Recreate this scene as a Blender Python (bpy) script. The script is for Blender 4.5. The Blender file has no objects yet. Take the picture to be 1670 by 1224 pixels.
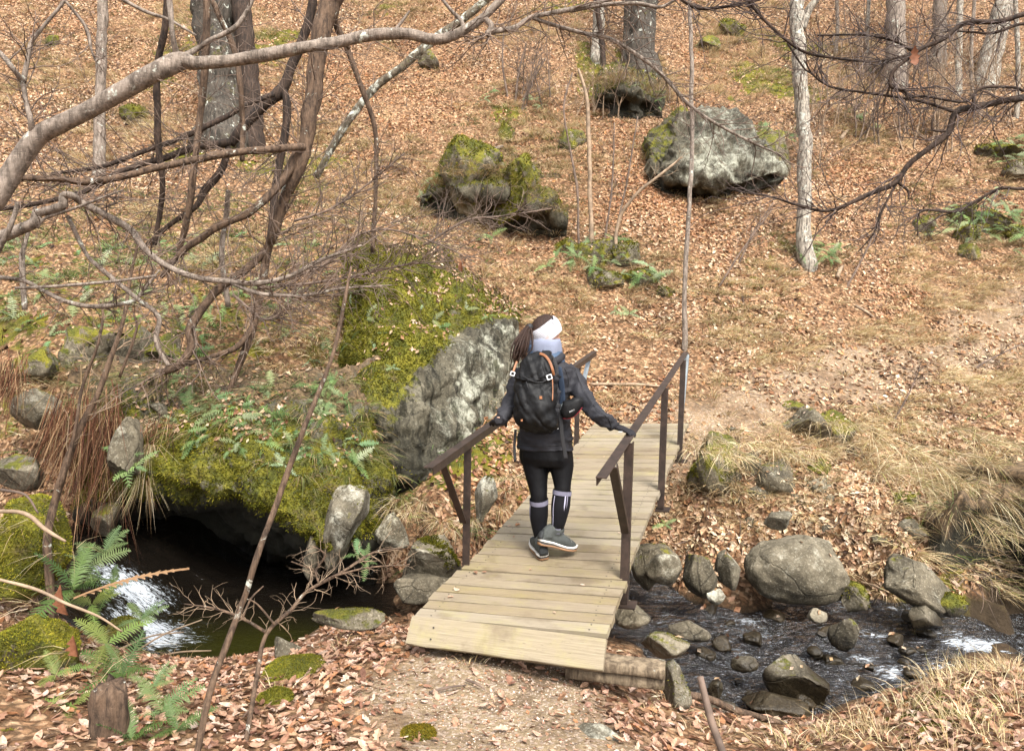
import bpy, bmesh, math, random
import numpy as np
from mathutils import Vector, Matrix

# ------------------------------------------------------------------ camera, sky, sun, exposure
scn = bpy.context.scene
COL = scn.collection
FPX = 1200.0                     # focal length in pixels of a 1670 px wide picture
EYE = np.array([0.0, 0.0, 1.65])
_p, _r = math.radians(4.6), math.radians(1.2)
FW = np.array([0, math.cos(_p), -math.sin(_p)])
_u = np.array([0, math.sin(_p), math.cos(_p)])
_x = np.array([1.0, 0, 0])
RT = math.cos(_r) * _x + math.sin(_r) * _u
UP = -math.sin(_r) * _x + math.cos(_r) * _u
cam_d = bpy.data.cameras.new("camera")
cam_d.sensor_width = 36.0
cam_d.lens = 36.0 * FPX / 1670.0
cam_d.clip_start = 0.05
cam_d.clip_end = 400.0
cam = bpy.data.objects.new("camera", cam_d)
COL.objects.link(cam)
cam.matrix_world = Matrix(((RT[0], UP[0], -FW[0], EYE[0]), (RT[1], UP[1], -FW[1], EYE[1]),
                           (RT[2], UP[2], -FW[2], EYE[2]), (0, 0, 0, 1)))
scn.camera = cam

SUN_EL, SUN_AZ = math.radians(54), math.radians(158)      # azimuth clockwise from +Y
world = bpy.data.worlds.new("World")
scn.world = world
world.use_nodes = True
wn = world.node_tree.nodes
wl = world.node_tree.links
wn.clear()
sky = wn.new("ShaderNodeTexSky")
sky.sky_type = 'NISHITA'
sky.sun_disc = False
sky.sun_elevation = SUN_EL
sky.sun_rotation = SUN_AZ
sky.air_density = 1.0
sky.dust_density = 4.0
sky.ozone_density = 0.6
bg = wn.new("ShaderNodeBackground")
bg.inputs[1].default_value = 0.125
wo = wn.new("ShaderNodeOutputWorld")
hsv = wn.new("ShaderNodeHueSaturation")           # cloud cover takes the blue out of the sky
hsv.inputs["Saturation"].default_value = 0.25
wl.new(sky.outputs[0], hsv.inputs["Color"])
wl.new(hsv.outputs[0], bg.inputs[0])
wl.new(bg.outputs[0], wo.inputs[0])
sun_d = bpy.data.lights.new("sun", 'SUN')
sun_d.energy = 1.9
sun_d.angle = math.radians(18)
sun_d.color = (1.0, 0.95, 0.87)
sun = bpy.data.objects.new("sun", sun_d)
COL.objects.link(sun)
_sd = Vector((math.sin(SUN_AZ) * math.cos(SUN_EL), math.cos(SUN_AZ) * math.cos(SUN_EL), math.sin(SUN_EL)))
sun.rotation_euler = _sd.to_track_quat('Z', 'Y').to_euler()
scn.view_settings.view_transform = 'Standard'
scn.view_settings.look = 'None'
scn.view_settings.gamma = 1.0
scn.view_settings.use_curve_mapping = False
scn.view_settings.exposure = 1.75
scn.cycles.max_bounces = 6
scn.cycles.diffuse_bounces = 3
scn.cycles.glossy_bounces = 3
scn.cycles.transparent_max_bounces = 8
scn.cycles.caustics_reflective = False
scn.cycles.caustics_refractive = False

RNG = np.random.default_rng(11)
random.seed(11)

# ------------------------------------------------------------------ picture geometry -> world points
def ray(x, y):
    return ((x - 835) / FPX) * RT - ((y - 612) / FPX) * UP + FW

def at(x, y, d):
    return EYE + ray(x, y) * d

def gz(x, y, z):
    r = ray(x, y)
    return EYE + r * ((z - EYE[2]) / r[2])

def to_px(P):
    v = np.asarray(P) - EYE
    d = v @ FW
    return 835 + FPX * (v @ RT) / d, 612 - FPX * (v @ UP) / d, d

# ------------------------------------------------------------------ noise
def _hash(ix, iy, iz, s):
    h = (ix * 374761393 + iy * 668265263 + iz * 2147483647 + s * 974634777) & 0xFFFFFFFF
    h = ((h ^ (h >> 13)) * 1274126177) & 0xFFFFFFFF
    h = ((h ^ (h >> 16)) * 2246822519) & 0xFFFFFFFF
    return ((h ^ (h >> 15)) & 0xFFFFFF) / float(0xFFFFFF)

def vnoise(P, s=0):
    P = np.asarray(P, dtype=np.float64)
    I = np.floor(P).astype(np.int64)
    f = P - I
    f = f * f * f * (f * (f * 6 - 15) + 10)
    out = 0
    for dx in (0, 1):
        wx = f[:, 0] if dx else 1 - f[:, 0]
        for dy in (0, 1):
            wy = f[:, 1] if dy else 1 - f[:, 1]
            for dz in (0, 1):
                wz = f[:, 2] if dz else 1 - f[:, 2]
                out = out + wx * wy * wz * _hash(I[:, 0] + dx, I[:, 1] + dy, I[:, 2] + dz, s)
    return out * 2 - 1

def fbm(P, octv=4, s=0, gain=0.5):
    P = np.asarray(P, dtype=np.float64)
    a, t, o = 1.0, 0.0, 0
    for k in range(octv):
        o = o + a * vnoise(P * (2.03 ** k) + 17.3 * k, s + k)
        t += a
        a *= gain
    return o / t

def sst(a, b, x):
    t = np.clip((x - a) / (b - a), 0, 1)
    return t * t * (3 - 2 * t)

# ------------------------------------------------------------------ mesh helpers
def mk_mesh(name, V, F, mat=None, smooth=True, col=None, attrs=None):
    V = np.asarray(V, dtype=np.float32)
    F = np.asarray(F, dtype=np.int32)
    me = bpy.data.meshes.new(name)
    n, k = F.shape
    me.vertices.add(len(V))
    me.vertices.foreach_set("co", V.ravel())
    me.loops.add(n * k)
    me.loops.foreach_set("vertex_index", F.ravel())
    me.polygons.add(n)
    me.polygons.foreach_set("loop_start", np.arange(0, n * k, k, dtype=np.int32))
    me.polygons.foreach_set("use_smooth", np.full(n, smooth, dtype=bool))
    if mat is not None:
        me.materials.append(mat)
    me.update(calc_edges=True)
    me.validate()
    if col is not None:
        a = me.color_attributes.new("Col", 'FLOAT_COLOR', 'POINT')
        c = np.ones((len(V), 4), dtype=np.float32)
        c[:, :3] = col
        a.data.foreach_set("color", c.ravel())
    for kx, arr in (attrs or {}).items():
        a = me.attributes.new(kx, 'FLOAT', 'POINT')
        a.data.foreach_set("value", np.asarray(arr, dtype=np.float32))
    return me

def obj(name, me, parent=None, loc=None, kind=None):
    o = bpy.data.objects.new(name, me)
    COL.objects.link(o)
    if parent is not None:
        o.parent = parent
    if loc is not None:
        o.location = loc
    if kind:
        o["kind"] = kind
    return o

def tag(o, label, cat, group=None):
    o["label"] = label
    o["category"] = cat
    if group:
        o["group"] = group
    return o

def empty(name, loc, label, cat, group=None):
    o = bpy.data.objects.new(name, None)
    COL.objects.link(o)
    o.location = loc
    o.empty_display_size = 0.1
    return tag(o, label, cat, group)

class MB:
    """collects tri/quad pieces as triangles"""
    def __init__(self):
        self.V, self.F, self.C, self.n = [], [], [], 0
    def add(self, V, F, c=(1, 1, 1)):
        V = np.asarray(V, float)
        F = np.asarray(F, int)
        if F.shape[1] == 4:
            F = np.concatenate([F[:, [0, 1, 2]], F[:, [0, 2, 3]]])
        self.V.append(V)
        self.F.append(F + self.n)
        self.C.append(np.broadcast_to(np.asarray(c, float), (len(V), 3)))
        self.n += len(V)
        return self
    def arrays(self):
        return np.concatenate(self.V), np.concatenate(self.F)
    def mesh(self, name, mat, smooth=True, origin=None, color=False):
        V, F = self.arrays()
        if origin is not None:
            V = V - np.asarray(origin)
        return mk_mesh(name, V, F, mat, smooth, np.concatenate(self.C) if color else None)

def catmull(P, per=6):
    P = np.asarray(P, float)
    if len(P) < 3:
        t = np.linspace(0, 1, per + 1)[:, None]
        return P[0] * (1 - t) + P[-1] * t
    Q = np.vstack([2 * P[0] - P[1], P, 2 * P[-1] - P[-2]])
    out = []
    for i in range(len(P) - 1):
        p0, p1, p2, p3 = Q[i:i + 4]
        for t in np.linspace(0, 1, per, endpoint=False):
            out.append(0.5 * ((2 * p1) + (p2 - p0) * t + (2 * p0 - 5 * p1 + 4 * p2 - p3) * t * t
                              + (3 * p1 - p0 - 3 * p2 + p3) * t ** 3))
    out.append(P[-1])
    return np.array(out)

def tube(P, R, n=8, cap=True):
    """round tube through points P with radii R"""
    P = np.asarray(P, float)
    R = np.broadcast_to(np.asarray(R, float), (len(P),))
    T = np.gradient(P, axis=0)
    T /= np.linalg.norm(T, axis=1)[:, None] + 1e-12
    ref = np.array([0.0, 0, 1]) if abs(T[0, 2]) < 0.9 else np.array([1.0, 0, 0])
    N = np.zeros_like(P)
    v = ref - T[0] * (ref @ T[0])
    for i in range(len(P)):
        v = v - T[i] * (v @ T[i])
        v /= np.linalg.norm(v) + 1e-12
        N[i] = v
    B = np.cross(T, N)
    a = np.linspace(0, 2 * math.pi, n, endpoint=False)
    V = (P[:, None, :] + R[:, None, None] * (np.cos(a)[None, :, None] * N[:, None, :] + np.sin(a)[None, :, None] * B[:, None, :])).reshape(-1, 3)
    m = len(P)
    i, j = np.meshgrid(np.arange(m - 1), np.arange(n), indexing='ij')
    i, j = i.ravel(), j.ravel()
    j2 = (j + 1) % n
    F = np.stack([i * n + j, i * n + j2, (i + 1) * n + j2, (i + 1) * n + j], 1)
    F = np.concatenate([F[:, [0, 1, 2]], F[:, [0, 2, 3]]])
    if cap:
        V = np.vstack([V, P[:1], P[-1:]])
        k = np.arange(n)
        k2 = (k + 1) % n
        F = np.concatenate([F, np.stack([np.full(n, m * n), k2, k], 1),
                            np.stack([np.full(n, m * n + 1), (m - 1) * n + k, (m - 1) * n + k2], 1)])
    return V, F

def loft(C, U, W, n=24, power=2.0):
    """closed loft: ring i is the superellipse C[i] + U[i] cos + W[i] sin"""
    C, U, W = (np.asarray(q, float) for q in (C, U, W))
    a = np.linspace(0, 2 * math.pi, n, endpoint=False)
    ca = np.sign(np.cos(a)) * np.abs(np.cos(a)) ** (2 / power)
    sa = np.sign(np.sin(a)) * np.abs(np.sin(a)) ** (2 / power)
    V = (C[:, None, :] + ca[None, :, None] * U[:, None, :] + sa[None, :, None] * W[:, None, :]).reshape(-1, 3)
    m = len(C)
    i, j = np.meshgrid(np.arange(m - 1), np.arange(n), indexing='ij')
    i, j = i.ravel(), j.ravel()
    j2 = (j + 1) % n
    F = np.stack([i * n + j, i * n + j2, (i + 1) * n + j2, (i + 1) * n + j], 1)
    F = np.concatenate([F[:, [0, 1, 2]], F[:, [0, 2, 3]]])
    V = np.vstack([V, C[:1], C[-1:]])
    k = np.arange(n)
    k2 = (k + 1) % n
    F = np.concatenate([F, np.stack([np.full(n, m * n), k2, k], 1), np.stack([np.full(n, m * n + 1), (m - 1) * n + k, (m - 1) * n + k2], 1)])
    return V, F

def box(c, ax, ay, az):
    """box of half-axis vectors ax, ay, az about c"""
    c, ax, ay, az = (np.asarray(q, float) for q in (c, ax, ay, az))
    V = np.array([c + sx * ax + sy * ay + sz * az for sz in (-1, 1) for sy in (-1, 1) for sx in (-1, 1)])
    F = np.array([[0, 2, 3, 1], [4, 5, 7, 6], [0, 1, 5, 4], [2, 6, 7, 3], [0, 4, 6, 2], [1, 3, 7, 5]])
    return V, F

_ico = {}
def ico(sub):
    if sub not in _ico:
        bm = bmesh.new()
        bmesh.ops.create_icosphere(bm, subdivisions=sub, radius=1.0)
        V = np.array([v.co[:] for v in bm.verts])
        F = np.array([[v.index for v in f.verts] for f in bm.faces])
        bm.free()
        _ico[sub] = (V, F)
    return _ico[sub]

def normals_of(V, F):
    n = np.cross(V[F[:, 1]] - V[F[:, 0]], V[F[:, 2]] - V[F[:, 0]])
    N = np.zeros_like(V)
    for k in range(3):
        np.add.at(N, F[:, k], n)
    return N / (np.linalg.norm(N, axis=1)[:, None] + 1e-12)

def scatter(V, F, n, w=None, rng=RNG):
    """n random points on triangles, with normals; w = per-vertex weight"""
    a, b, c = V[F[:, 0]], V[F[:, 1]], V[F[:, 2]]
    nn = np.cross(b - a, c - a)
    ar = np.linalg.norm(nn, axis=1)
    if w is not None:
        ar = ar * w[F].mean(1)
    if ar.sum() <= 0:
        return np.zeros((0, 3)), np.zeros((0, 3))
    t = rng.choice(len(F), n, p=ar / ar.sum())
    u, v = rng.random(n), rng.random(n)
    k = u + v > 1
    u[k], v[k] = 1 - u[k], 1 - v[k]
    P = a[t] + u[:, None] * (b - a)[t] + v[:, None] * (c - a)[t]
    N = nn[t] / (np.linalg.norm(nn[t], axis=1)[:, None] + 1e-12)
    return P, N

def remesh(name, parts, voxel, mat, parent=None, smooth_it=4, disp=None):
    """union of closed pieces -> one continuous smooth surface"""
    mb = MB()
    for V, F in parts:
        mb.add(V, F)
    me = mb.mesh(name, None)
    o = bpy.data.objects.new(name, me)
    COL.objects.link(o)
    m = o.modifiers.new("r", 'REMESH')
    m.mode = 'VOXEL'
    m.voxel_size = voxel
    m2 = o.modifiers.new("s", 'SMOOTH')
    m2.iterations = smooth_it
    m2.factor = 0.5
    dg = bpy.context.evaluated_depsgraph_get()
    me2 = bpy.data.meshes.new_from_object(o.evaluated_get(dg))
    bpy.data.objects.remove(o)
    bpy.data.meshes.remove(me)
    me2.name = name
    nv = len(me2.vertices)
    V = np.empty(nv * 3, dtype=np.float32)
    me2.vertices.foreach_get("co", V)
    V = V.reshape(-1, 3).astype(float)
    if disp is not None:
        N = np.empty(nv * 3, dtype=np.float32)
        me2.vertex_normals.foreach_get("vector", N)
        V = V + N.reshape(-1, 3) * disp(V)[:, None]
        me2.vertices.foreach_set("co", V.astype(np.float32).ravel())
    me2.polygons.foreach_set("use_smooth", np.ones(len(me2.polygons), dtype=bool))
    me2.materials.clear()
    me2.materials.append(mat)
    me2.update()
    return obj(name, me2, parent)

def parent_keep(child, par):
    """parent while leaving the child where it stands (parents here are only moved, never turned)"""
    child.parent = par
    child.matrix_parent_inverse = Matrix.Translation(-Vector(par.location))
    return child
# ------------------------------------------------------------------ materials
def new_mat(name):
    m = bpy.data.materials.new(name)
    m.use_nodes = True
    nt = m.node_tree
    b = nt.nodes["Principled BSDF"]
    return m, nt, b

class NT:
    def __init__(self, nt):
        self.nt = nt
    def n(self, t, **k):
        x = self.nt.nodes.new(t)
        for a, v in k.items():
            setattr(x, a, v)
        return x
    def set(self, sock, v):
        if isinstance(v, bpy.types.NodeSocket):
            self.nt.links.new(v, sock)
        elif v is not None:
            sock.default_value = v
    def coord(self, kind="Object"):
        return self.n("ShaderNodeTexCoord").outputs[kind]
    def pos(self):
        return self.n("ShaderNodeNewGeometry").outputs["Position"]
    def mapping(self, v, scale=(1, 1, 1), loc=(0, 0, 0), rot=(0, 0, 0)):
        m = self.n("ShaderNodeMapping")
        self.set(m.inputs["Vector"], v)
        m.inputs["Scale"].default_value = scale
        m.inputs["Location"].default_value = loc
        m.inputs["Rotation"].default_value = rot
        return m.outputs[0]
    def noise(self, v, scale, detail=5, rough=0.6, dist=0.0):
        x = self.n("ShaderNodeTexNoise")
        self.set(x.inputs["Vector"], v)
        x.inputs["Scale"].default_value = scale
        x.inputs["Detail"].default_value = detail
        x.inputs["Roughness"].default_value = rough
        x.inputs["Distortion"].default_value = dist
        return x.outputs["Fac"]
    def voro(self, v, scale, feature='F1', out="Distance", rand=1.0):
        x = self.n("ShaderNodeTexVoronoi", feature=feature)
        self.set(x.inputs["Vector"], v)
        x.inputs["Scale"].default_value = scale
        x.inputs["Randomness"].default_value = rand
        return x.outputs[out]
    def ramp(self, f, stops, interp='LINEAR'):
        x = self.n("ShaderNodeValToRGB")
        self.set(x.inputs[0], f)
        cr = x.color_ramp
        cr.interpolation = interp
        while len(cr.elements) < len(stops):
            cr.elements.new(0.5)
        for e, (p, c) in zip(cr.elements, stops):
            e.position = p
            e.color = (*c, 1) if len(c) == 3 else c
        return x.outputs[0]
    def mix(self, f, a, b, mode='MIX'):
        x = self.n("ShaderNodeMix", data_type='RGBA', blend_type=mode)
        self.set(x.inputs[0], f)
        for s, v in ((x.inputs[6], a), (x.inputs[7], b)):
            if isinstance(v, tuple):
                v = (*v, 1) if len(v) == 3 else v
            self.set(s, v)
        return x.outputs[2]
    def math(self, op, a, b=None, c=None, clamp=False):
        x = self.n("ShaderNodeMath", operation=op, use_clamp=clamp)
        self.set(x.inputs[0], a)
        self.set(x.inputs[1], b)
        self.set(x.inputs[2], c)
        return x.outputs[0]
    def mapr(self, v, a, b, c=0.0, d=1.0):
        x = self.n("ShaderNodeMapRange", interpolation_type='SMOOTHSTEP')
        self.set(x.inputs["Value"], v)
        x.inputs["From Min"].default_value = a
        x.inputs["From Max"].default_value = b
        x.inputs["To Min"].default_value = c
        x.inputs["To Max"].default_value = d
        return x.outputs[0]
    def attr(self, name, t='GEOMETRY', out="Fac"):
        x = self.n("ShaderNodeAttribute", attribute_type=t, attribute_name=name)
        return x.outputs[out]
    def rnd(self):
        return self.n("ShaderNodeObjectInfo").outputs["Random"]
    def bump(self, h, strength=0.3, dist=0.02, normal=None):
        x = self.n("ShaderNodeBump")
        self.set(x.inputs["Height"], h)
        x.inputs["Strength"].default_value = strength
        x.inputs["Distance"].default_value = dist
        if normal is not None:
            self.set(x.inputs["Normal"], normal)
        return x.outputs[0]
    def sep(self, v):
        x = self.n("ShaderNodeSeparateXYZ")
        self.set(x.inputs[0], v)
        return x.outputs

def plain(name, col, rough=0.7, bump=None, var=0.0, metal=0.0, spec=None, weave=None):
    m, nt, b = new_mat(name)
    t = NT(nt)
    v = t.coord()
    f = t.noise(v, 9, 4)
    c = t.mix(t.mapr(f, 0.3, 0.7), tuple(x * (1 - var) for x in col), tuple(min(1, x * (1 + var)) for x in col))
    t.set(b.inputs["Base Color"], c)
    b.inputs["Roughness"].default_value = rough
    b.inputs["Metallic"].default_value = metal
    if spec is not None:
        b.inputs["Specular IOR Level"].default_value = spec
    if bump:
        t.set(b.inputs["Normal"], t.bump(t.noise(v, bump[0], 4), bump[1], bump[2]))
    return m

def vcol_mat(name, rough=0.8, transl=0.0, spec=0.2, varscale=None):
    m, nt, b = new_mat(name)
    t = NT(nt)
    c = t.attr("Col", out="Color")
    if varscale:
        f = t.noise(t.pos(), varscale, 3)
        c = t.mix(t.mapr(f, 0.25, 0.75), c, t.mix(1.0, c, (0.55, 0.5, 0.45), 'MULTIPLY'))
    t.set(b.inputs["Base Color"], c)
    b.inputs["Roughness"].default_value = rough
    b.inputs["Specular IOR Level"].default_value = spec
    if transl:
        tr = t.n("ShaderNodeBsdfTranslucent")
        t.set(tr.inputs[0], c)
        mx = t.n("ShaderNodeMixShader")
        mx.inputs[0].default_value = transl
        nt.links.new(b.outputs[0], mx.inputs[1])
        nt.links.new(tr.outputs[0], mx.inputs[2])
        nt.links.new(mx.outputs[0], nt.nodes["Material Output"].inputs[0])
    return m

def rock_nodes(t, v, tint=None, lichen=None, wetc=None):
    """mottled grey-brown granite with lichen; returns colour and height"""
    n1 = t.noise(v, 2.2, 8, 0.65, 0.4)
    n2 = t.noise(v, 11, 7, 0.7)
    n3 = t.noise(v, 55, 4, 0.7)
    c = t.ramp(n1, [(0.30, (0.035, 0.031, 0.022)), (0.48, (0.125, 0.11, 0.08)), (0.66, (0.25, 0.222, 0.17))])
    c = t.mix(t.mapr(n2, 0.35, 0.7), t.mix(1.0, c, (0.58, 0.57, 0.54), 'MULTIPLY'), c)
    c = t.mix(t.mapr(n3, 0.52, 0.75, 0, 0.55), c, (0.46, 0.43, 0.36))
    c = t.mix(t.mapr(n3, 0.46, 0.3, 0, 0.6), c, (0.07, 0.06, 0.05))
    l1 = t.math('ADD', t.noise(v, 3.6, 12, 0.82, 0.2), t.math('MULTIPLY', lichen, 0.3) if lichen is not None else 0.0)
    c = t.mix(t.mapr(l1, 0.58, 0.76, 0, 0.85), c, t.mix(t.noise(v, 30, 3), (0.42, 0.43, 0.36), (0.66, 0.65, 0.58)))
    crack = t.mapr(t.voro(t.mix(0.15, v, t.noise(v, 4, 3)), 3.2, 'DISTANCE_TO_EDGE'), 0.0, 0.03)
    ck2 = t.mapr(t.voro(t.mix(0.2, v, t.noise(v, 6, 4)), 7.0, 'DISTANCE_TO_EDGE'), 0.0, 0.05)
    ckm = t.math('MULTIPLY', t.math('ADD', t.math('MULTIPLY', crack, 0.6), 0.4), t.math('ADD', t.math('MULTIPLY', ck2, 0.3), 0.7))
    c = t.mix(t.mapr(t.noise(v, 1.7, 4), 0.4, 0.6), c, t.mix(1.0, c, t.mix(ckm, (0.12, 0.11, 0.09), (1.0, 1.0, 1.0)), 'MULTIPLY'))
    h = t.math('ADD', t.math('MULTIPLY', n2, 0.7), t.math('ADD', t.math('MULTIPLY', n3, 0.3), t.math('MULTIPLY', crack, 0.22)))
    return c, h

def moss_col(t, v):
    n = t.noise(v, 5, 6, 0.65)
    n2 = t.noise(v, 60, 3, 0.6)
    c = t.ramp(n, [(0.26, (0.022, 0.026, 0.004)), (0.42, (0.075, 0.08, 0.008)), (0.56, (0.155, 0.142, 0.013)), (0.72, (0.24, 0.208, 0.02))])
    br = t.noise(v, 2.1, 6, 0.7)
    c = t.mix(t.mapr(br, 0.54, 0.68, 0, 0.75), c, t.mix(t.noise(v, 24, 4), (0.06, 0.04, 0.018), (0.19, 0.135, 0.06)))
    return t.mix(t.mapr(n2, 0.3, 0.7), t.mix(1.0, c, (0.5, 0.52, 0.5), 'MULTIPLY'), c), n2

def make_rock_mat(name, use_attr):
    m, nt, b = new_mat(name)
    t = NT(nt)
    v = t.pos()
    if use_attr:
        moss = t.attr("moss")
        lich = t.attr("lichen")
    else:
        moss = t.attr("moss", 'OBJECT')
        lich = t.attr("lichen", 'OBJECT')
    c, h = rock_nodes(t, v, lichen=lich)
    tint = t.mix(t.rnd(), (0.80, 0.78, 0.74), (1.0, 0.95, 0.86)) if not use_attr else (0.62, 0.62, 0.57)
    c = t.mix(1.0, c, tint, 'MULTIPLY')
    mc, mh = moss_col(t, v)
    nz = t.sep(t.n("ShaderNodeNewGeometry").outputs["Normal"])[2]
    mn = t.noise(v, 7, 7, 0.7)
    if use_attr:
        k = t.math('ADD', moss, t.math('MULTIPLY', t.math('SUBTRACT', mn, 0.5), 1.9))
    else:
        k = t.math('ADD', t.math('ADD', moss, t.math('MULTIPLY', nz, 0.38)), t.math('MULTIPLY', t.math('SUBTRACT', mn, 0.5), 2.0))
    mk = t.mapr(k, 0.5, 0.72)
    c = t.mix(mk, c, mc)
    if use_attr:
        st = t.noise(t.mapping(v, (9, 9, .8)), 1.6, 6, 0.7, .6)
        c0 = c
        c = t.mix(t.math('MULTIPLY', t.mapr(st, 0.46, 0.62), t.attr("streak")), c, t.mix(1.0, c0, (0.22, 0.22, 0.17), 'MULTIPLY'))
        sc = t.mix(t.mapr(t.noise(v, 13, 6, 0.7), .35, .65), (0.035, 0.024, 0.013), (0.15, 0.098, 0.052))
        c = t.mix(t.mapr(t.math('ADD', t.attr("soil"), t.math('MULTIPLY', t.math('SUBTRACT', t.noise(v, 3.5, 6, .7), .5), 1.5)), .45, .65), c, sc)
        dk = t.attr("damp")  # shade painted into hollows and undersides; also the cliff's dark lower left
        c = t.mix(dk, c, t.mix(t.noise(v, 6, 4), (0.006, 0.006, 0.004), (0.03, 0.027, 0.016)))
    wet = t.mapr(t.math('ADD', t.sep(v)[2], t.math('MULTIPLY', t.noise(v, 3, 4), 0.16)), -0.66, -0.54, 1.0, 0.0)   # wet band above the water line
    c = t.mix(t.math('MULTIPLY', wet, 0.95), c, t.mix(1.0, c, (0.20, 0.17, 0.13), 'MULTIPLY'))
    t.set(b.inputs["Base Color"], c)
    t.set(b.inputs["Roughness"], t.mix(wet, (0.85,) * 3, (0.3,) * 3))
    b.inputs["Specular IOR Level"].default_value = 0.3
    hh = t.mix(mk, h, mh)
    t.set(b.inputs["Normal"], t.bump(hh, 0.75, 0.03))
    return m

def make_bark(name, dark, light, lichen=0.0, vert=6.0, ring=False, moss=0.0):
    m, nt, b = new_mat(name)
    t = NT(nt)
    v = t.coord()
    vs = t.mapping(v, (vert, vert, vert * 0.22))
    n1 = t.noise(vs, 4, 7, 0.7, 0.3)
    n2 = t.noise(v, 40, 5, 0.7)
    c = t.mix(t.mapr(n1, 0.33, 0.66), dark, light)
    c = t.mix(t.mapr(n2, 0.35, 0.65, 0, 0.5), c, t.mix(1.0, c, (0.5, 0.48, 0.46), 'MULTIPLY'))
    if ring:
        r = t.noise(t.mapping(v, (9, 9, 160)), 1.5, 4, 0.6)
        r2 = t.noise(t.mapping(v, (160, 9, 9)), 1.5, 4, 0.6)
        c = t.mix(t.mapr(t.math('MULTIPLY', r2, r), 0.26, 0.40, 0, 0.35), c, tuple(min(1, x * 1.9) for x in light))
    if lichen:
        l = t.noise(v, 8, 7, 0.75, 0.7)
        c = t.mix(t.mapr(l, 0.62 - lichen * 0.2, 0.68 - lichen * 0.2), c, t.mix(n2, (0.30, 0.32, 0.26), (0.55, 0.56, 0.5)))
    if moss:
        l = t.noise(v, 3, 6, 0.7)
        c = t.mix(t.mapr(l, 0.58, 0.68, 0, moss), c, (0.12, 0.115, 0.012))
    t.set(b.inputs["Base Color"], c)
    b.inputs["Roughness"].default_value = 0.85
    b.inputs["Specular IOR Level"].default_value = 0.25
    t.set(b.inputs["Normal"], t.bump(t.math('ADD', n1, t.math('MULTIPLY', n2, 0.4)), 0.7, 0.02))
    return m

M = {}
M['rock'] = make_rock_mat("granite", False)
M['cliff'] = make_rock_mat("cliff_granite", True)
M['bark_grey'] = make_bark("grey_beech_bark", (0.08, 0.063, 0.05), (0.27, 0.22, 0.18), 0.15, 8, True)
M['bark_brown'] = make_bark("brown_bark", (0.035, 0.023, 0.016), (0.15, 0.097, 0.063), 0.1, 8)
M['bark_dark'] = make_bark("dark_bark", (0.015, 0.011, 0.009), (0.065, 0.042, 0.03), 0.0, 8)
M['bark_oak'] = make_bark("oak_bark", (0.02, 0.017, 0.013), (0.09, 0.075, 0.06), 0.2, 5, False, 0.5)
M['bark_birch'] = make_bark("birch_bark", (0.06, 0.05, 0.042), (0.44, 0.39, 0.32), 0.35, 9, False)
M['bark_lichen'] = make_bark("lichen_bark", (0.05, 0.042, 0.03), (0.16, 0.13, 0.09), 0.55, 8, False, 0.4)
M['twig'] = plain("thin_twig", (0.11, 0.075, 0.055), 0.8, var=0.5)
M['twig_pale'] = plain("pale_twig", (0.22, 0.155, 0.10), 0.8, var=0.4)
M['twig_dark'] = plain("dark_twig", (0.06, 0.04, 0.034), 0.8, var=0.4)
M['leaf'] = vcol_mat("dry_leaf", 0.65, 0.18, 0.25, 45)
M['grass'] = vcol_mat("dry_straw", 0.8, 0.25, 0.15)
M['fern'] = vcol_mat("fern_frond", 0.55, 0.25, 0.3)
M['mosstuft'] = vcol_mat("moss_tuft", 0.9, 0.2, 0.1)
M['gravel'] = vcol_mat("gravel_grain", 0.85, 0.0, 0.25)

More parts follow.
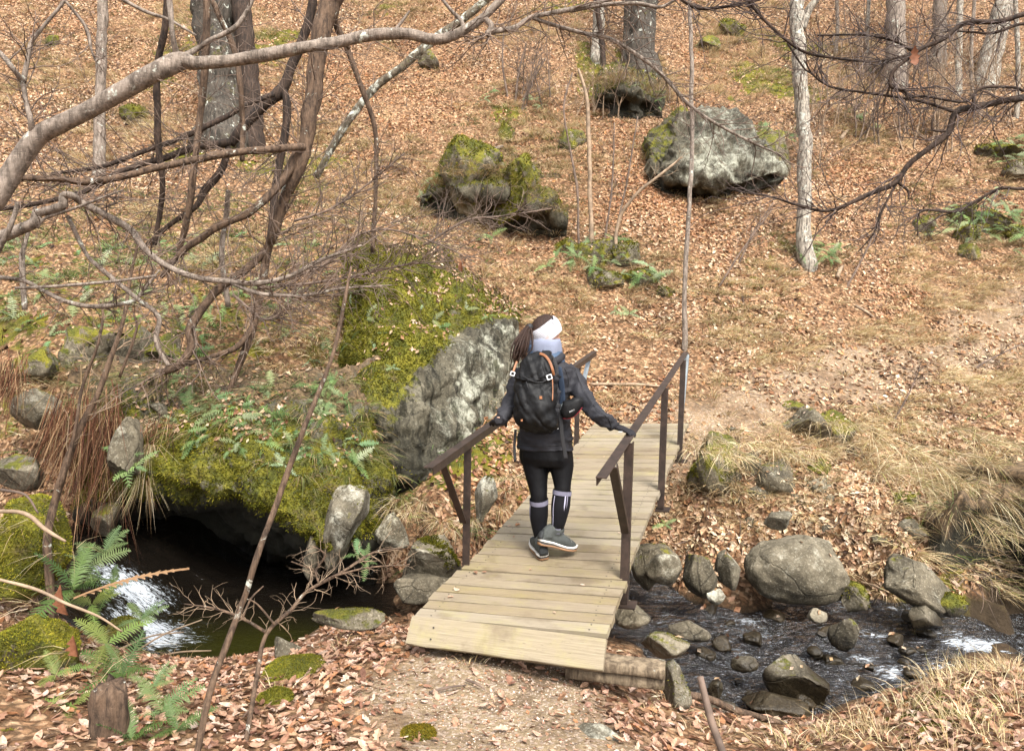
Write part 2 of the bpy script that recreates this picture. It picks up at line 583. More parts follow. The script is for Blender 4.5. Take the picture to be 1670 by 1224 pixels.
def ground_mat():
    m, nt, b = new_mat("leafy_soil")
    t = NT(nt)
    v = t.pos()
    nz_ = t.n("ShaderNodeTexNoise")
    t.set(nz_.inputs["Vector"], v)
    nz_.inputs["Scale"].default_value = 9
    d = t.mix(0.10, v, nz_.outputs["Color"])
    cell = t.n("ShaderNodeTexVoronoi")
    t.set(cell.inputs["Vector"], d)
    cell.inputs["Scale"].default_value = 24
    cell.distance = 'CHEBYCHEV'
    lc = t.ramp(t.sep(cell.outputs["Color"])[0], [(0.0, (0.10, 0.048, 0.024)), (0.4, (0.22, 0.12, 0.062)), (0.75, (0.32, 0.19, 0.105)), (1.0, (0.42, 0.28, 0.17))])
    gap = t.mapr(t.math('ADD', cell.outputs["Distance"], t.math('MULTIPLY', t.noise(v, 40, 4, 0.7), 0.5)), 0.45, 0.85)
    n1 = t.noise(v, 1.3, 6, 0.6)
    soil = t.mix(t.noise(v, 9, 6, 0.7), (0.022, 0.014, 0.008), (0.085, 0.05, 0.027))
    c = t.mix(t.math('MULTIPLY', gap, 0.8), lc, soil)
    c = t.mix(t.mapr(n1, 0.55, 0.75, 0, 0.5), c, (0.30, 0.22, 0.11))
    # trodden path: sandy earth with small stones
    pm = t.attr("path")
    pc = t.mix(t.noise(v, 16, 7, 0.75), (0.13, 0.09, 0.052), (0.33, 0.25, 0.155))
    gv = t.voro(v, 70, out="Color")
    pc = t.mix(t.mapr(t.sep(gv)[0], 0.6, 0.75), pc, t.mix(t.sep(gv)[1], (0.22, 0.16, 0.115), (0.42, 0.34, 0.27)))
    pd = t.noise(v, 2.6, 6, 0.7)
    pc = t.mix(t.mapr(pd, 0.45, 0.62, 0, 0.8), pc, t.mix(t.noise(v, 28, 5), (0.055, 0.036, 0.022), (0.17, 0.115, 0.072)))
    c = t.mix(pm, c, pc)
    gm = t.attr("green")
    mc, mh = moss_col(t, v)
    c = t.mix(t.mapr(t.math('ADD', gm, t.math('MULTIPLY', t.math('SUBTRACT', t.noise(v, 4, 6, 0.7), 0.5), 1.6)), 0.5, 0.7, 0, 0.9), c, mc)
    wt = t.attr("wet")  # wet stream bed, plus shade painted under the overhang and right bank
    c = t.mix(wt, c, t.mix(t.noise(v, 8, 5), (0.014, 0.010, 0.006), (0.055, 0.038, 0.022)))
    t.set(b.inputs["Base Color"], c)
    b.inputs["Roughness"].default_value = 0.9
    b.inputs["Specular IOR Level"].default_value = 0.15
    h = t.math('ADD', t.math('MULTIPLY', cell.outputs["Distance"], 0.6), t.noise(v, 30, 5, 0.7))
    t.set(b.inputs["Normal"], t.bump(h, 0.8, 0.03))
    return m
M['ground'] = ground_mat()

def water_mat():
    m, nt, b = new_mat("stream_water")
    nt.nodes.remove(b)
    t = NT(nt)
    out = nt.nodes["Material Output"]
    v = t.pos()
    vs = t.mapping(v, (0.8, 1.6, 1.0))
    n1 = t.noise(vs, 5, 4, 0.55, 1.2)
    n2 = t.noise(vs, 22, 4, 0.6, 0.8)
    nrm = t.bump(t.math('MULTIPLY', t.math('ADD', n1, t.math('MULTIPLY', n2, 0.45)), t.mapr(t.attr('still'), 0, 1, 1.0, 0.16)), 0.8, 0.11)
    gl = t.n("ShaderNodeBsdfGlossy")
    gl.inputs["Roughness"].default_value = 0.06
    gl.inputs["Color"].default_value = (0.92, 0.94, 1.0, 1)
    t.set(gl.inputs["Normal"], nrm)
    tr = t.n("ShaderNodeBsdfTransparent")
    t.set(tr.inputs[0], t.mix(t.attr("pool"), (0.30, 0.22, 0.14), (0.28, 0.28, 0.11)))
    df = t.n("ShaderNodeBsdfDiffuse")
    t.set(df.inputs[0], t.mix(t.attr("pool"), (0.010, 0.008, 0.006), (0.038, 0.038, 0.007)))
    body = t.n("ShaderNodeMixShader")
    body.inputs[0].default_value = 0.5
    nt.links.new(tr.outputs[0], body.inputs[1])
    nt.links.new(df.outputs[0], body.inputs[2])
    fr = t.n("ShaderNodeFresnel")
    fr.inputs[0].default_value = 1.48
    t.set(fr.inputs["Normal"], nrm)
    mx = t.n("ShaderNodeMixShader")
    nt.links.new(fr.outputs[0], mx.inputs[0])
    nt.links.new(body.outputs[0], mx.inputs[1])
    nt.links.new(gl.outputs[0], mx.inputs[2])
    foam_glint = t.attr("foam_glint")  # white water patches plus glints painted as pale streaks
    fn = t.noise(t.mapping(v, (5, 15, 6)), 1.9, 8, 0.78, 1.8)
    fk = t.math('MULTIPLY', t.mapr(t.math('ADD', foam_glint, t.math('MULTIPLY', t.math('SUBTRACT', fn, 0.5), 2.6)), 0.60, 0.95), 0.72)
    fd = t.n("ShaderNodeBsdfDiffuse")
    fd.inputs[0].default_value = (0.50, 0.54, 0.58, 1)
    m2 = t.n("ShaderNodeMixShader")
    t.set(m2.inputs[0], fk)
    nt.links.new(mx.outputs[0], m2.inputs[1])
    nt.links.new(fd.outputs[0], m2.inputs[2])
    nt.links.new(m2.outputs[0], out.inputs[0])
    return m
M['water'] = water_mat()

def plank_mat():
    m, nt, b = new_mat("weathered_plank")
    t = NT(nt)
    v = t.coord()
    r = t.rnd()
    off = t.n("ShaderNodeCombineXYZ")
    t.set(off.inputs[0], t.math('MULTIPLY', r, 37))
    t.set(off.inputs[1], t.math('MULTIPLY', r, 91))
    va = t.n("ShaderNodeVectorMath", operation='ADD')
    t.set(va.inputs[0], v)
    t.set(va.inputs[1], off.outputs[0])
    g = t.mapping(va.outputs[0], (1.6, 55, 55))
    n1 = t.noise(g, 2.2, 8, 0.7, 0.35)
    n2 = t.noise(va.outputs[0], 5, 6, 0.7)
    c = t.ramp(n1, [(0.22, (0.115, 0.092, 0.064)), (0.45, (0.215, 0.18, 0.13)), (0.8, (0.31, 0.265, 0.195))])
    c = t.mix(t.mapr(n2, 0.45, 0.75, 0, 0.55), c, (0.27, 0.245, 0.105))          # thin green algae
    c = t.mix(t.mapr(r, 0, 1, 0, 0.6), c, t.mix(1.0, c, (0.70, 0.62, 0.54), 'MULTIPLY'))
    r2 = t.math('FRACT', t.math('MULTIPLY', r, 7.31))
    c = t.mix(t.mapr(r2, 0.5, 1, 0, 0.5), c, t.mix(1.0, c, (1.05, 1.02, 0.80), 'MULTIPLY'))
    st = t.noise(va.outputs[0], 2.6, 5, 0.6)
    c = t.mix(t.mapr(st, 0.52, 0.66, 0, 0.6), c, t.mix(1.0, c, (0.55, 0.50, 0.45), 'MULTIPLY'))
    kn = t.noise(t.mapping(va.outputs[0], (3, 30, 30)), 6, 3, 0.6)
    c = t.mix(t.mapr(kn, 0.66, 0.72, 0, 0.7), c, (0.06, 0.045, 0.03))
    t.set(b.inputs["Base Color"], c)
    b.inputs["Roughness"].default_value = 0.75
    b.inputs["Specular IOR Level"].default_value = 0.25
    t.set(b.inputs["Normal"], t.bump(n1, 0.35, 0.006))
    return m
M['plank'] = plank_mat()

def rust_mat():
    m, nt, b = new_mat("brown_painted_steel")
    t = NT(nt)
    v = t.coord()
    n1 = t.noise(v, 14, 6, 0.7)
    n2 = t.noise(v, 70, 4, 0.7)
    c = t.mix(t.mapr(n1, 0.35, 0.7), (0.017, 0.011, 0.008), (0.045, 0.028, 0.021))
    c = t.mix(t.mapr(n2, 0.6, 0.75, 0, 0.6), c, (0.13, 0.09, 0.07))
    t.set(b.inputs["Base Color"], c)
    b.inputs["Roughness"].default_value = 0.5
    b.inputs["Specular IOR Level"].default_value = 0.5
    t.set(b.inputs["Normal"], t.bump(n2, 0.15, 0.003))
    return m
M['rust'] = rust_mat()
M['galv'] = plain("galvanised_steel", (0.22, 0.25, 0.27), 0.45, var=0.25, metal=0.6)
M['screw'] = plain("screw_head", (0.03, 0.025, 0.02), 0.5)
M['beam'] = make_bark("old_timber", (0.07, 0.05, 0.033), (0.27, 0.21, 0.14), 0.05, 5, False, 0.35)
# clothes
def fabric(name, col, rough=0.75, sc=220, st=0.25, var=0.2, big=0.4):
    m, nt, b = new_mat(name)
    t = NT(nt)
    v = t.coord()
    n = t.noise(v, 6, 5, 0.6)
    w = t.noise(v, sc, 2, 0.5)
    c = t.mix(t.mapr(n, 0.3, 0.7), tuple(x * (1 - var) for x in col), tuple(x * (1 + var) for x in col))
    c = t.mix(t.mapr(w, 0.35, 0.65, 0, 0.4), c, t.mix(1.0, c, (0.6, 0.6, 0.6), 'MULTIPLY'))
    t.set(b.inputs["Base Color"], c)
    b.inputs["Roughness"].default_value = rough
    b.inputs["Specular IOR Level"].default_value = 0.2
    h = t.math('ADD', t.math('MULTIPLY', t.noise(v, 16, 4, 0.6, 1.0), big), t.math('MULTIPLY', w, 0.1))
    t.set(b.inputs["Normal"], t.bump(h, st, 0.02))
    return m
M['jacket'] = fabric("charcoal_softshell", (0.028, 0.028, 0.033), 0.7, big=0.5, st=0.4)
M['hood'] = fabric("slate_blue_fabric", (0.06, 0.095, 0.155), 0.7)
M['panel'] = fabric("dark_blue_panel", (0.022, 0.034, 0.058), 0.7)
M['legging'] = fabric("black_legging", (0.003, 0.003, 0.004), 0.6)
M['sock'] = fabric("black_sock", (0.006, 0.006, 0.008), 0.8)
M['sockband'] = fabric("grey_violet_knit", (0.17, 0.165, 0.22), 0.85)
M['sockline'] = fabric("pale_violet_knit", (0.40, 0.39, 0.50), 0.8)
M['white_knit'] = fabric("white_knit", (0.50, 0.50, 0.54), 0.85, 300, 0.15, 0.05)
M['lilac_knit'] = fabric("pale_lilac_knit", (0.19, 0.21, 0.28), 0.85, 260, 0.25, 0.1)
M['pack'] = fabric("black_pack_nylon", (0.0085, 0.0085, 0.009), 0.55, 400, 0.35, 0.2, 0.5)
M['strap'] = plain("tan_leather", (0.25, 0.10, 0.038), 0.6, var=0.2)
M['webbing'] = plain("black_webbing", (0.015, 0.015, 0.017), 0.7)
M['white_plastic'] = plain("white_plastic", (0.7, 0.7, 0.7), 0.4)
M['red_piping'] = plain("crimson_piping", (0.35, 0.015, 0.04), 0.5)
M['glove'] = fabric("black_knit_glove", (0.020, 0.019, 0.022), 0.8)
M['boot'] = fabric("grey_green_boot", (0.06, 0.065, 0.061), 0.75)
M['boot_dark'] = fabric("dark_boot_rubber", (0.03, 0.032, 0.033), 0.7)
M['midsole'] = plain("pale_midsole", (0.55, 0.53, 0.49), 0.6)
M['gum'] = plain("brown_gum_sole", (0.20, 0.105, 0.05), 0.6, var=0.4)
M['copper'] = plain("copper_loop", (0.38, 0.14, 0.07), 0.6)
M['lace'] = plain("grey_lace", (0.18, 0.17, 0.15), 0.8)
M['skin'] = plain("skin", (0.50, 0.28, 0.19), 0.5, var=0.08)
def hair_mat():
    m, nt, b = new_mat("brown_hair")
    t = NT(nt)
    v = t.coord()
    n = t.noise(t.mapping(v, (60, 60, 5)), 4, 4, 0.7)
    c = t.mix(t.mapr(n, 0.3, 0.7), (0.007, 0.0045, 0.0035), (0.045, 0.02, 0.012))
    t.set(b.inputs["Base Color"], c)
    b.inputs["Roughness"].default_value = 0.55
    b.inputs["Specular IOR Level"].default_value = 0.25
    t.set(b.inputs["Normal"], t.bump(n, 0.6, 0.01))
    return m
M['hair'] = hair_mat()
M['hair_dark'] = plain("dark_hair", (0.018, 0.012, 0.010), 0.4, var=0.5)
# ------------------------------------------------------------------ terrain
WL = -0.87                                  # level of the pool
G = []
def gd(*pts):
    for x, y, d in pts:
        G.append(at(x, y, d))
def gl(*pts):
    for x, y, z in pts:
        G.append(gz(x, y, z))
def gw(*pts):
    for p in pts:
        G.append(np.array(p, float))
# near bank in front of the bridge
gl((815, 1085, -.34), (720, 1065, -.33), (930, 1105, -.38), (840, 1150, -.30), (840, 1220, -.24), (600, 1100, -.33), (500, 1150, -.30),
   (600, 1200, -.25), (350, 1215, -.22), (1080, 1150, -.50), (1100, 1210, -.42), (470, 1075, -.46), (560, 1040, -.5), (640, 1035, -.42), (330, 1120, -.45),
   (190, 1150, -.22), (130, 1215, -.1), (1210, 1190, -.62), (1300, 1195, -.6), (1000, 1180, -.30), (1420, 1175, -.52), (1500, 1130, -.48),
   (1560, 1100, -.42), (1640, 1095, -.36), (1620, 1210, -.22), (1450, 1215, -.38), (750, 1040, -.50), (900, 1060, -.55))
gd((20, 960, 4.6), (60, 1100, 3.6), (10, 1210, 3.0), (120, 1060, 4.3))
gw((0, 1.5, -.05), (-3, 1.5, .2), (3, 1.5, -.1), (0, -2, .1), (-8, 0, .8), (8, 0, .3), (-6, 3, .5), (6, 3, -.1), (-12, -10, 1.5), (12, -10, 1.0), (0, -25, 2.5), (-25, -25, 4), (25, -25, 4))
# near water line, then the bed
for x, y in ((200, 1080), (330, 1085), (430, 1055), (500, 1028), (560, 1008), (650, 1000), (770, 1000), (900, 1010), (1010, 1030), (1080, 1060), (1110, 1120), (1200, 1160), (1330, 1168),
             (1440, 1128), (1510, 1090), (1570, 1068), (1640, 1050)):
    G.append(gz(x, y, WL - .03))
for x, y in ((260, 1020), (360, 1010), (460, 990), (560, 975), (680, 985), (850, 975), (960, 985), (1060, 990), (1150, 1050), (1250, 1060), (1250, 1110), (1350, 1060), (1400, 1110), (1450, 1060), (1530, 1050), (1600, 1030), (1500, 1025), (1560, 1025), (1650, 1022), (1720, 1018), (1800, 1015)):
    G.append(gz(x, y, WL - .22))
gw((-4.2, 6.6, -.62), (-5.2, 6.9, -.5), (-7, 7.5, -.3), (4.6, 5.5, -1.2), (6, 5.2, -1.3), (9, 5.0, -1.5))
# far water line
for x, y in ((300, 905), (450, 905), (560, 925), (650, 950), (800, 945), (930, 935), (1040, 915), (1120, 935), (1210, 948), (1300, 957), (1400, 972), (1480, 984), (1570, 990), (1640, 988), (1720, 984), (1800, 982)):
    G.append(gz(x, y, WL - .02))
# far bank
gd((700, 870, 6.75), (700, 820, 7.0), (740, 850, 6.9), (780, 740, 7.75), (810, 700, 8.3), (850, 640, 9.0), (640, 860, 7.1), (900, 800, 7.6),
   (1000, 680, 8.75), (1130, 690, 8.45), (1000, 600, 9.8), (950, 540, 10.6), (1080, 600, 9.75), (1190, 690, 8.5), (1200, 640, 9.1),
   (1150, 830, 7.2), (1200, 870, 6.95), (1250, 760, 7.75), (1330, 640, 9.25), (1330, 720, 8.35), (1400, 760, 7.8), (1400, 850, 7.0), (1480, 900, 6.75),
   (1520, 820, 7.35), (1500, 590, 10.35), (1420, 610, 9.9), (1670, 530, 11.9), (1600, 560, 11.1), (1500, 680, 8.9), (1600, 660, 9.4), (1660, 750, 8.3), (1600, 815, 8.2), (1680, 815, 8.2),
   (1580, 965, 6.9), (1640, 955, 7.1), (1700, 950, 7.1), (1600, 880, 8.0), (1660, 870, 8.0), (1720, 870, 8.0))
# hillside
gd((1200, 600, 9.7), (1200, 500, 11.0), (1200, 430, 12.0), (1200, 330, 13.6), (1200, 250, 15.2), (1200, 100, 18.4), (1200, 0, 22),
   (1000, 480, 11.3), (1000, 400, 12.3), (1000, 300, 13.9), (1000, 150, 17), (1000, 0, 21.5), (850, 400, 12.2), (830, 300, 13.6), (830, 150, 17), (830, 0, 21.5),
   (700, 350, 12.9), (650, 200, 15.8), (650, 50, 20), (1400, 500, 11.5), (1400, 430, 12.6), (1400, 300, 14.6), (1400, 150, 17.8), (1400, 0, 22.3),
   (1600, 450, 12.9), (1600, 300, 15.2), (1600, 150, 18.4), (1600, 0, 23), (1400, 560, 10.6), (1600, 500, 12.2),
   (650, 430, 10.4), (600, 395, 10.9), (500, 350, 11.6), (500, 450, 9.9), (450, 530, 9.0), (300, 480, 9.2), (300, 400, 10.4), (100, 480, 8.9), (100, 400, 10.2), (300, 300, 12.2), (100, 300, 12.3),
   (100, 150, 15.7), (300, 100, 17.2), (100, 0, 20.3), (300, 0, 20.8), (500, 200, 15.2), (500, 100, 17.4), (500, 0, 20.8),
   (50, 600, 7.9), (150, 570, 8.3), (60, 690, 7.3), (300, 560, 8.7), (20, 800, 6.9), (60, 870, 6.6))
gd((560, 500, 9.6), (640, 560, 9.0), (720, 560, 9.4), (800, 540, 10.0), (620, 700, 8.2), (760, 680, 8.5), (400, 700, 8.6), (250, 700, 8.5), (500, 760, 8.5), (350, 800, 8.6), (560, 850, 7.9))
gw((0, 32, 18.5), (14, 32, 18.0), (-14, 32, 18.5), (0, 60, 36), (-40, 60, 36), (40, 60, 36), (-30, 30, 17), (30, 30, 17), (-16, 15, 6.5), (16, 15, 5.5), (-30, 12, 5.5), (30, 12, 4.5), (-12, 8.5, 1.5), (12, 8.5, .6), (-14, 6, 0.4), (14, 5.4, -1.5))
G = np.array(G)
_n = len(G)
_Kd = np.linalg.norm(G[:, None, :2] - G[None, :, :2], axis=2)
_A = np.zeros((_n + 3, _n + 3))
_A[:_n, :_n] = -_Kd + 0.02 * np.eye(_n) * -1
_A[:_n, _n] = 1
_A[:_n, _n + 1:] = G[:, :2]
_A[_n:, :_n] = _A[:_n, _n:].T
_sol = np.linalg.solve(_A, np.concatenate([G[:, 2], np.zeros(3)]))

def hz0(XY):
    XY = np.asarray(XY, float)
    out = np.empty(len(XY))
    for s in range(0, len(XY), 20000):
        q = XY[s:s + 20000]
        K = -np.linalg.norm(q[:, None, :] - G[None, :, :2], axis=2)
        out[s:s + 20000] = K @ _sol[:_n] + _sol[_n] + q @ _sol[_n + 1:]
    return out

def ground_z(XY):
    XY = np.asarray(XY, float)
    P = np.column_stack([XY, np.zeros(len(XY))])
    d = np.hypot(XY[:, 0], XY[:, 1])
    amp = np.clip(d / 11, 0.25, 1.0)
    near = sst(7.0, 9.5, XY[:, 1])
    z = hz0(XY)
    big = sst(9.5, 13.0, XY[:, 1])
    hum = 1 - np.abs(fbm(P * 0.55 + 3.3, 3, 41)) * 2.2
    return z + amp * (fbm(P * 0.9, 4, 3) * 0.17 * (0.25 + 0.75 * near) + fbm(P * 3.5, 3, 5) * 0.055) + big * (0.16 * hum + 0.20 * fbm(P * np.array([.5, 1.1, 1]), 3, 45))

def hit(x, y, d0=2.0, d1=45.0, n=900):
    d = np.geomspace(d0, d1, n)
    P = EYE[None, :] + ray(x, y)[None, :] * d[:, None]
    below = P[:, 2] < ground_z(P[:, :2])
    k = int(np.argmax(below)) if below.any() else n - 1
    return P[k].copy()

def put(x, y, d0=2.0):
    """point on the ground seen at a place in the photograph, and its distance"""
    p = hit(x, y, d0)
    return p, float((p - EYE) @ FW)

# fan-shaped grid round the viewpoint: fine near, coarse far
na, nr = 420, 430
ang = np.concatenate([np.linspace(-180, -62, 30, endpoint=False), np.linspace(-62, 62, na), np.linspace(62, 180, 31)[1:-1]])
rad = np.concatenate([[0.02, 0.5, 1.0, 1.5], np.geomspace(1.9, 28, nr), np.geomspace(30, 75, 14)])
A_, R_ = np.meshgrid(np.radians(ang), rad, indexing='ij')
gx, gy = (R_ * np.sin(A_)).ravel(), (R_ * np.cos(A_)).ravel()
gzv = ground_z(np.column_stack([gx, gy]))
GV = np.column_stack([gx, gy, gzv])
na_, nr_ = len(ang), len(rad)
ii, jj = np.meshgrid(np.arange(na_), np.arange(nr_ - 1), indexing='ij')
ii, jj = ii.ravel(), jj.ravel()
i2 = (ii + 1) % na_
GF = np.stack([ii * nr_ + jj, ii * nr_ + jj + 1, i2 * nr_ + jj + 1, i2 * nr_ + jj], 1)[:, ::-1]
GF = GF[:, ::-1]
_t = np.cross(GV[GF[1000, 1]] - GV[GF[1000, 0]], GV[GF[1000, 2]] - GV[GF[1000, 0]])
if _t[2] < 0:
    GF = GF[:, ::-1]

def seg_dist(XY, chain):
    d = np.full(len(XY), 1e9)
    c = np.asarray(chain)[:, :2]
    for a, b in zip(c[:-1], c[1:]):
        t = np.clip(((XY - a) @ (b - a)) / ((b - a) @ (b - a)), 0, 1)
        d = np.minimum(d, np.linalg.norm(XY - a - t[:, None] * (b - a), axis=1))
    return d

XYg = GV[:, :2]
wob = fbm(np.column_stack([XYg * 1.4, np.zeros(len(GV))]), 3, 21) * 0.28
near_path = [gz(800, 1100, -.33), gz(830, 1150, -.3), gz(840, 1224, -.24), np.array([0.0, 2.0, -.1]), np.array([-.1, -6, .2])]
far_path = [at(1050, 690, 8.6), at(1190, 680, 8.6), at(1320, 645, 9.2), at(1420, 612, 9.9), at(1500, 590, 10.35), at(1600, 560, 11.1), at(1670, 530, 11.9), at(1900, 500, 13.5)]
def path_mask(XY, w):
    a = sst(0.78, 0.38, seg_dist(XY, near_path) + w)
    b = sst(0.72, 0.30, seg_dist(XY, far_path) + w * 1.1) * 0.66
    return np.maximum(a, b)
pathm = path_mask(XYg, wob)
wet = sst(WL + 0.05, WL - 0.03, GV[:, 2]) * (XYg[:, 1] > 3) * (XYg[:, 1] < 10)
P3 = GV * np.array([1, 1, 1])
green = sst(0.08, 0.5, fbm(P3 * 0.5, 4, 33)) * 0.75
# greener ground on the shaded left bank
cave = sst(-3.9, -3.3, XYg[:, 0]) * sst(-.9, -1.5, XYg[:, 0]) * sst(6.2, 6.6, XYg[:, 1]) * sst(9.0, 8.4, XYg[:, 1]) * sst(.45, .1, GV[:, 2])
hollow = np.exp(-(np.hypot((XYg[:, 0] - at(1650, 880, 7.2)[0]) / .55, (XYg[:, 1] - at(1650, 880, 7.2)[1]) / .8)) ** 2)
wet = np.maximum(wet, np.maximum(cave, sst(.3, .6, hollow) * .9))  # cave and hollow add painted shade to the wet mask
left = sst(0.3, -1.4, XYg[:, 0]) * sst(6.5, 7.6, XYg[:, 1]) * sst(13.0, 10.5, XYg[:, 1])
green = np.clip(green + 0.5 * left, 0, 1) * (1 - pathm)
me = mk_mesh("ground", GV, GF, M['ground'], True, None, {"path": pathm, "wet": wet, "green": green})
ground = obj("ground", me, kind="structure")
ground["label"] = "steep leaf covered woodland slope and bank on both sides of the stream"
ground["category"] = "ground"

# visible part of the ground, used for scattering
def in_view(P, mx=60, my=60):
    v = P - EYE
    d = v @ FW
    x = 835 + FPX * (v @ RT) / np.maximum(d, .01)
    y = 612 - FPX * (v @ UP) / np.maximum(d, .01)
    return (d > 1.5) & (x > -mx) & (x < 1670 + mx) & (y > -my) & (y < 1224 + my)
vis = in_view(GV, 260, 200) & (np.hypot(gx, gy) < 30)
GT = np.concatenate([GF[:, [0, 1, 2]], GF[:, [0, 2, 3]]])
GT = GT[vis[GT].all(1)]

# ------------------------------------------------------------------ stream
wx = np.linspace(-8.0, 9.0, 420)
wy = np.linspace(3.2, 9.5, 170)
X_, Y_ = np.meshgrid(wx, wy, indexing='ij')
WX, WY = X_.ravel(), Y_.ravel()
lev = WL + 0.42 * sst(-2.55, -3.4, WX) - 0.03 * sst(0.9, 2.6, WX) - 0.22 * sst(3.9, 4.6, WX)
Q = np.column_stack([WX * 1.0, WY * 1.8, np.zeros_like(WX)])
riff = np.clip(sst(0.8, 1.6, WX) + sst(-1.9, -2.7, WX) * 1.2, 0.12, 1.3)
lev = lev + riff * (fbm(Q * 2.3, 4, 51) * 0.045 + np.abs(fbm(Q * 5, 3, 55)) * 0.04)
WV = np.column_stack([WX, WY, lev])
nx, ny = len(wx), len(wy)
ii, jj = np.meshgrid(np.arange(nx - 1), np.arange(ny - 1), indexing='ij')
ii, jj = ii.ravel(), jj.ravel()
WF = np.stack([ii * ny + jj, (ii + 1) * ny + jj, (ii + 1) * ny + jj + 1, ii * ny + jj + 1], 1)
gh = ground_z(WV[:, :2])
keep = (lev - gh > -0.06)
WF = WF[keep[WF].any(1)]
foam_glint = np.full(len(WV), .0) + .44 * sst(.6, 1.4, WX)  # base over the right riffle paints glints; spots added next are white water
for px_, py_, r_, a_ in ((215, 1010, .30, .95), (240, 1040, .26, .95), (280, 1040, .26, .75), (320, 1050, .18, .4), (255, 1000, .2, .7), (1215, 1010, .16, .7), (1225, 1030, .16, .65), (1200, 1060, .14, .6), (1275, 1035, .13, .5),
                         (1430, 1030, .14, .65), (1405, 1070, .16, .7), (1455, 1090, .18, .75), (1500, 1100, .13, .6), (1530, 1085, .16, .6), (1370, 1105, .12, .55), (1580, 1045, .22, .9), (1610, 1050, .22, .9), (1640, 1045, .2, .8),
                         (1380, 1140, .12, .5), (1300, 1010, .1, .35), (1560, 1030, .2, .6), (1330, 1080, .2, .3), (500, 960, .3, .22), (430, 1000, .3, .22), (1480, 1050, .2, .4), (1130, 1000, .2, .3)):
    c = gz(px_, py_, WL)
    dd = np.hypot((WX - c[0]) * 0.75, WY - c[1])
    foam_glint = np.maximum(foam_glint, a_ * np.exp(-(dd / r_) ** 2))
still = sst(0.3, -1.0, WX)
_pc = gz(420, 1055, WL)
pool = np.exp(-(((WX - _pc[0]) / .8) ** 2 + ((WY - _pc[1]) / .42) ** 2))
me = mk_mesh("stream_water", WV, WF, M['water'], True, None, {"foam_glint": foam_glint, "pool": pool, "still": still})
water = obj("stream_water", me, kind="structure")
water["label"] = "dark clear mountain stream with small white riffles running under the footbridge"

# ------------------------------------------------------------------ leaf litter
LEAFC = np.array([[.52, .345, .215], [.61, .435, .285], [.40, .235, .135], [.24, .12, .06], [.67, .515, .36], [.73, .60, .45], [.49, .285, .14], [.085, .045, .026]])
LEAFW = np.array([.22, .2, .15, .1, .13, .06, .09, .05])
LEAFC_NEAR = np.array([[.42, .26, .175], [.48, .31, .22], [.34, .19, .12], [.22, .115, .075], [.54, .39, .30], [.60, .47, .38], [.40, .20, .10], [.14, .075, .05]])

def leaf_template(kind, rng):
    """leaf blade along +x, unit length, z up; kind 0 coarse (4 tris), 1 lobed oak-like (14 tris), 2 beech-like (10 tris)"""
    if kind == 0:
        V = np.array([[-.5, 0, .06], [0.02, -.30, .10 * rng.uniform(.2, 2)], [.5, 0, .08 * rng.uniform(0, 3)], [0, .30, .1 * rng.uniform(.2, 2)], [0, 0, -.03]])
        F = np.array([[0, 1, 4], [1, 2, 4], [2, 3, 4], [3, 0, 4]])
        return V, F
    if kind == 1:
        xs = [-.5, -.34, -.22, -.08, .04, .18, .30, .42, .5]
        ws = [.02, .10, .20, .13, .29, .17, .25, .12, .03]
    else:
        xs = [-.5, -.3, -.08, .15, .36, .5]
        ws = [.02, .19, .27, .25, .14, .01]
    xs, ws = np.array(xs), np.array(ws) * rng.uniform(.85, 1.15)
    n = len(xs)
    curl, cup, tw = rng.uniform(-.5, .9), rng.uniform(-.3, 1.1), rng.uniform(-.4, .4)
    z0 = curl * (xs ** 2) * 0.6
    Lh = np.column_stack([xs, -ws, z0 + cup * ws + tw * xs * ws])
    Rh = np.column_stack([xs + .01, ws * rng.uniform(.85, 1.1), z0 + cup * ws - tw * xs * ws])
    Mi = np.column_stack([xs, 0 * xs, z0])
    V = np.vstack([Lh, Mi, Rh])
    F = []
    for i in range(n - 1):
        F += [[i, i + 1, n + i + 1], [i, n + i + 1, n + i], [n + i, n + i + 1, 2 * n + i + 1], [n + i, 2 * n + i + 1, 2 * n + i]]
    return V, np.array(F)

def frames(N, tilt, rng):
    """random tangent frames about normals N tilted by up to ~tilt radians"""
    n = len(N)
    N = N + rng.normal(0, tilt, (n, 3))
    N /= np.linalg.norm(N, axis=1)[:, None]
    r = rng.normal(size=(n, 3))
    T = r - N * (r * N).sum(1)[:, None]
    T /= np.linalg.norm(T, axis=1)[:, None]
    B = np.cross(N, T)
    return T, B, N

def stamp(templates, P, N, size, tilt, cols, rng, lift=0.01):
    """copies of leaf templates laid on points: arrays V, F, C"""
    T, B, NN = frames(N, tilt, rng)
    which = rng.integers(0, len(templates), len(P))
    Vs, Fs, Cs, off = [], [], [], 0
    for k, (tv, tf) in enumerate(templates):
        s = np.where(which == k)[0]
        if len(s) == 0:
            continue
        q = tv[None] * size[s][:, None, None]
        v = P[s][:, None, :] + q[:, :, 0:1] * T[s][:, None] + q[:, :, 1:2] * B[s][:, None] + (q[:, :, 2:3] + lift) * NN[s][:, None]
        f = tf[None] + (np.arange(len(s)) * len(tv))[:, None, None] + off
        Vs.append(v.reshape(-1, 3))
        Fs.append(f.reshape(-1, tf.shape[1]))
        Cs.append(np.repeat(cols[s], len(tv), axis=0))
        off += len(s) * len(tv)
    return np.concatenate(Vs), np.concatenate(Fs), np.concatenate(Cs)

def pick_cols(n, pal, w, rng, jit=0.18):
    c = pal[rng.choice(len(pal), n, p=w)]
    return np.clip(c * rng.uniform(1 - jit, 1 + jit, (n, 1)) * rng.uniform(.95, 1.05, (n, 3)), 0, 1)

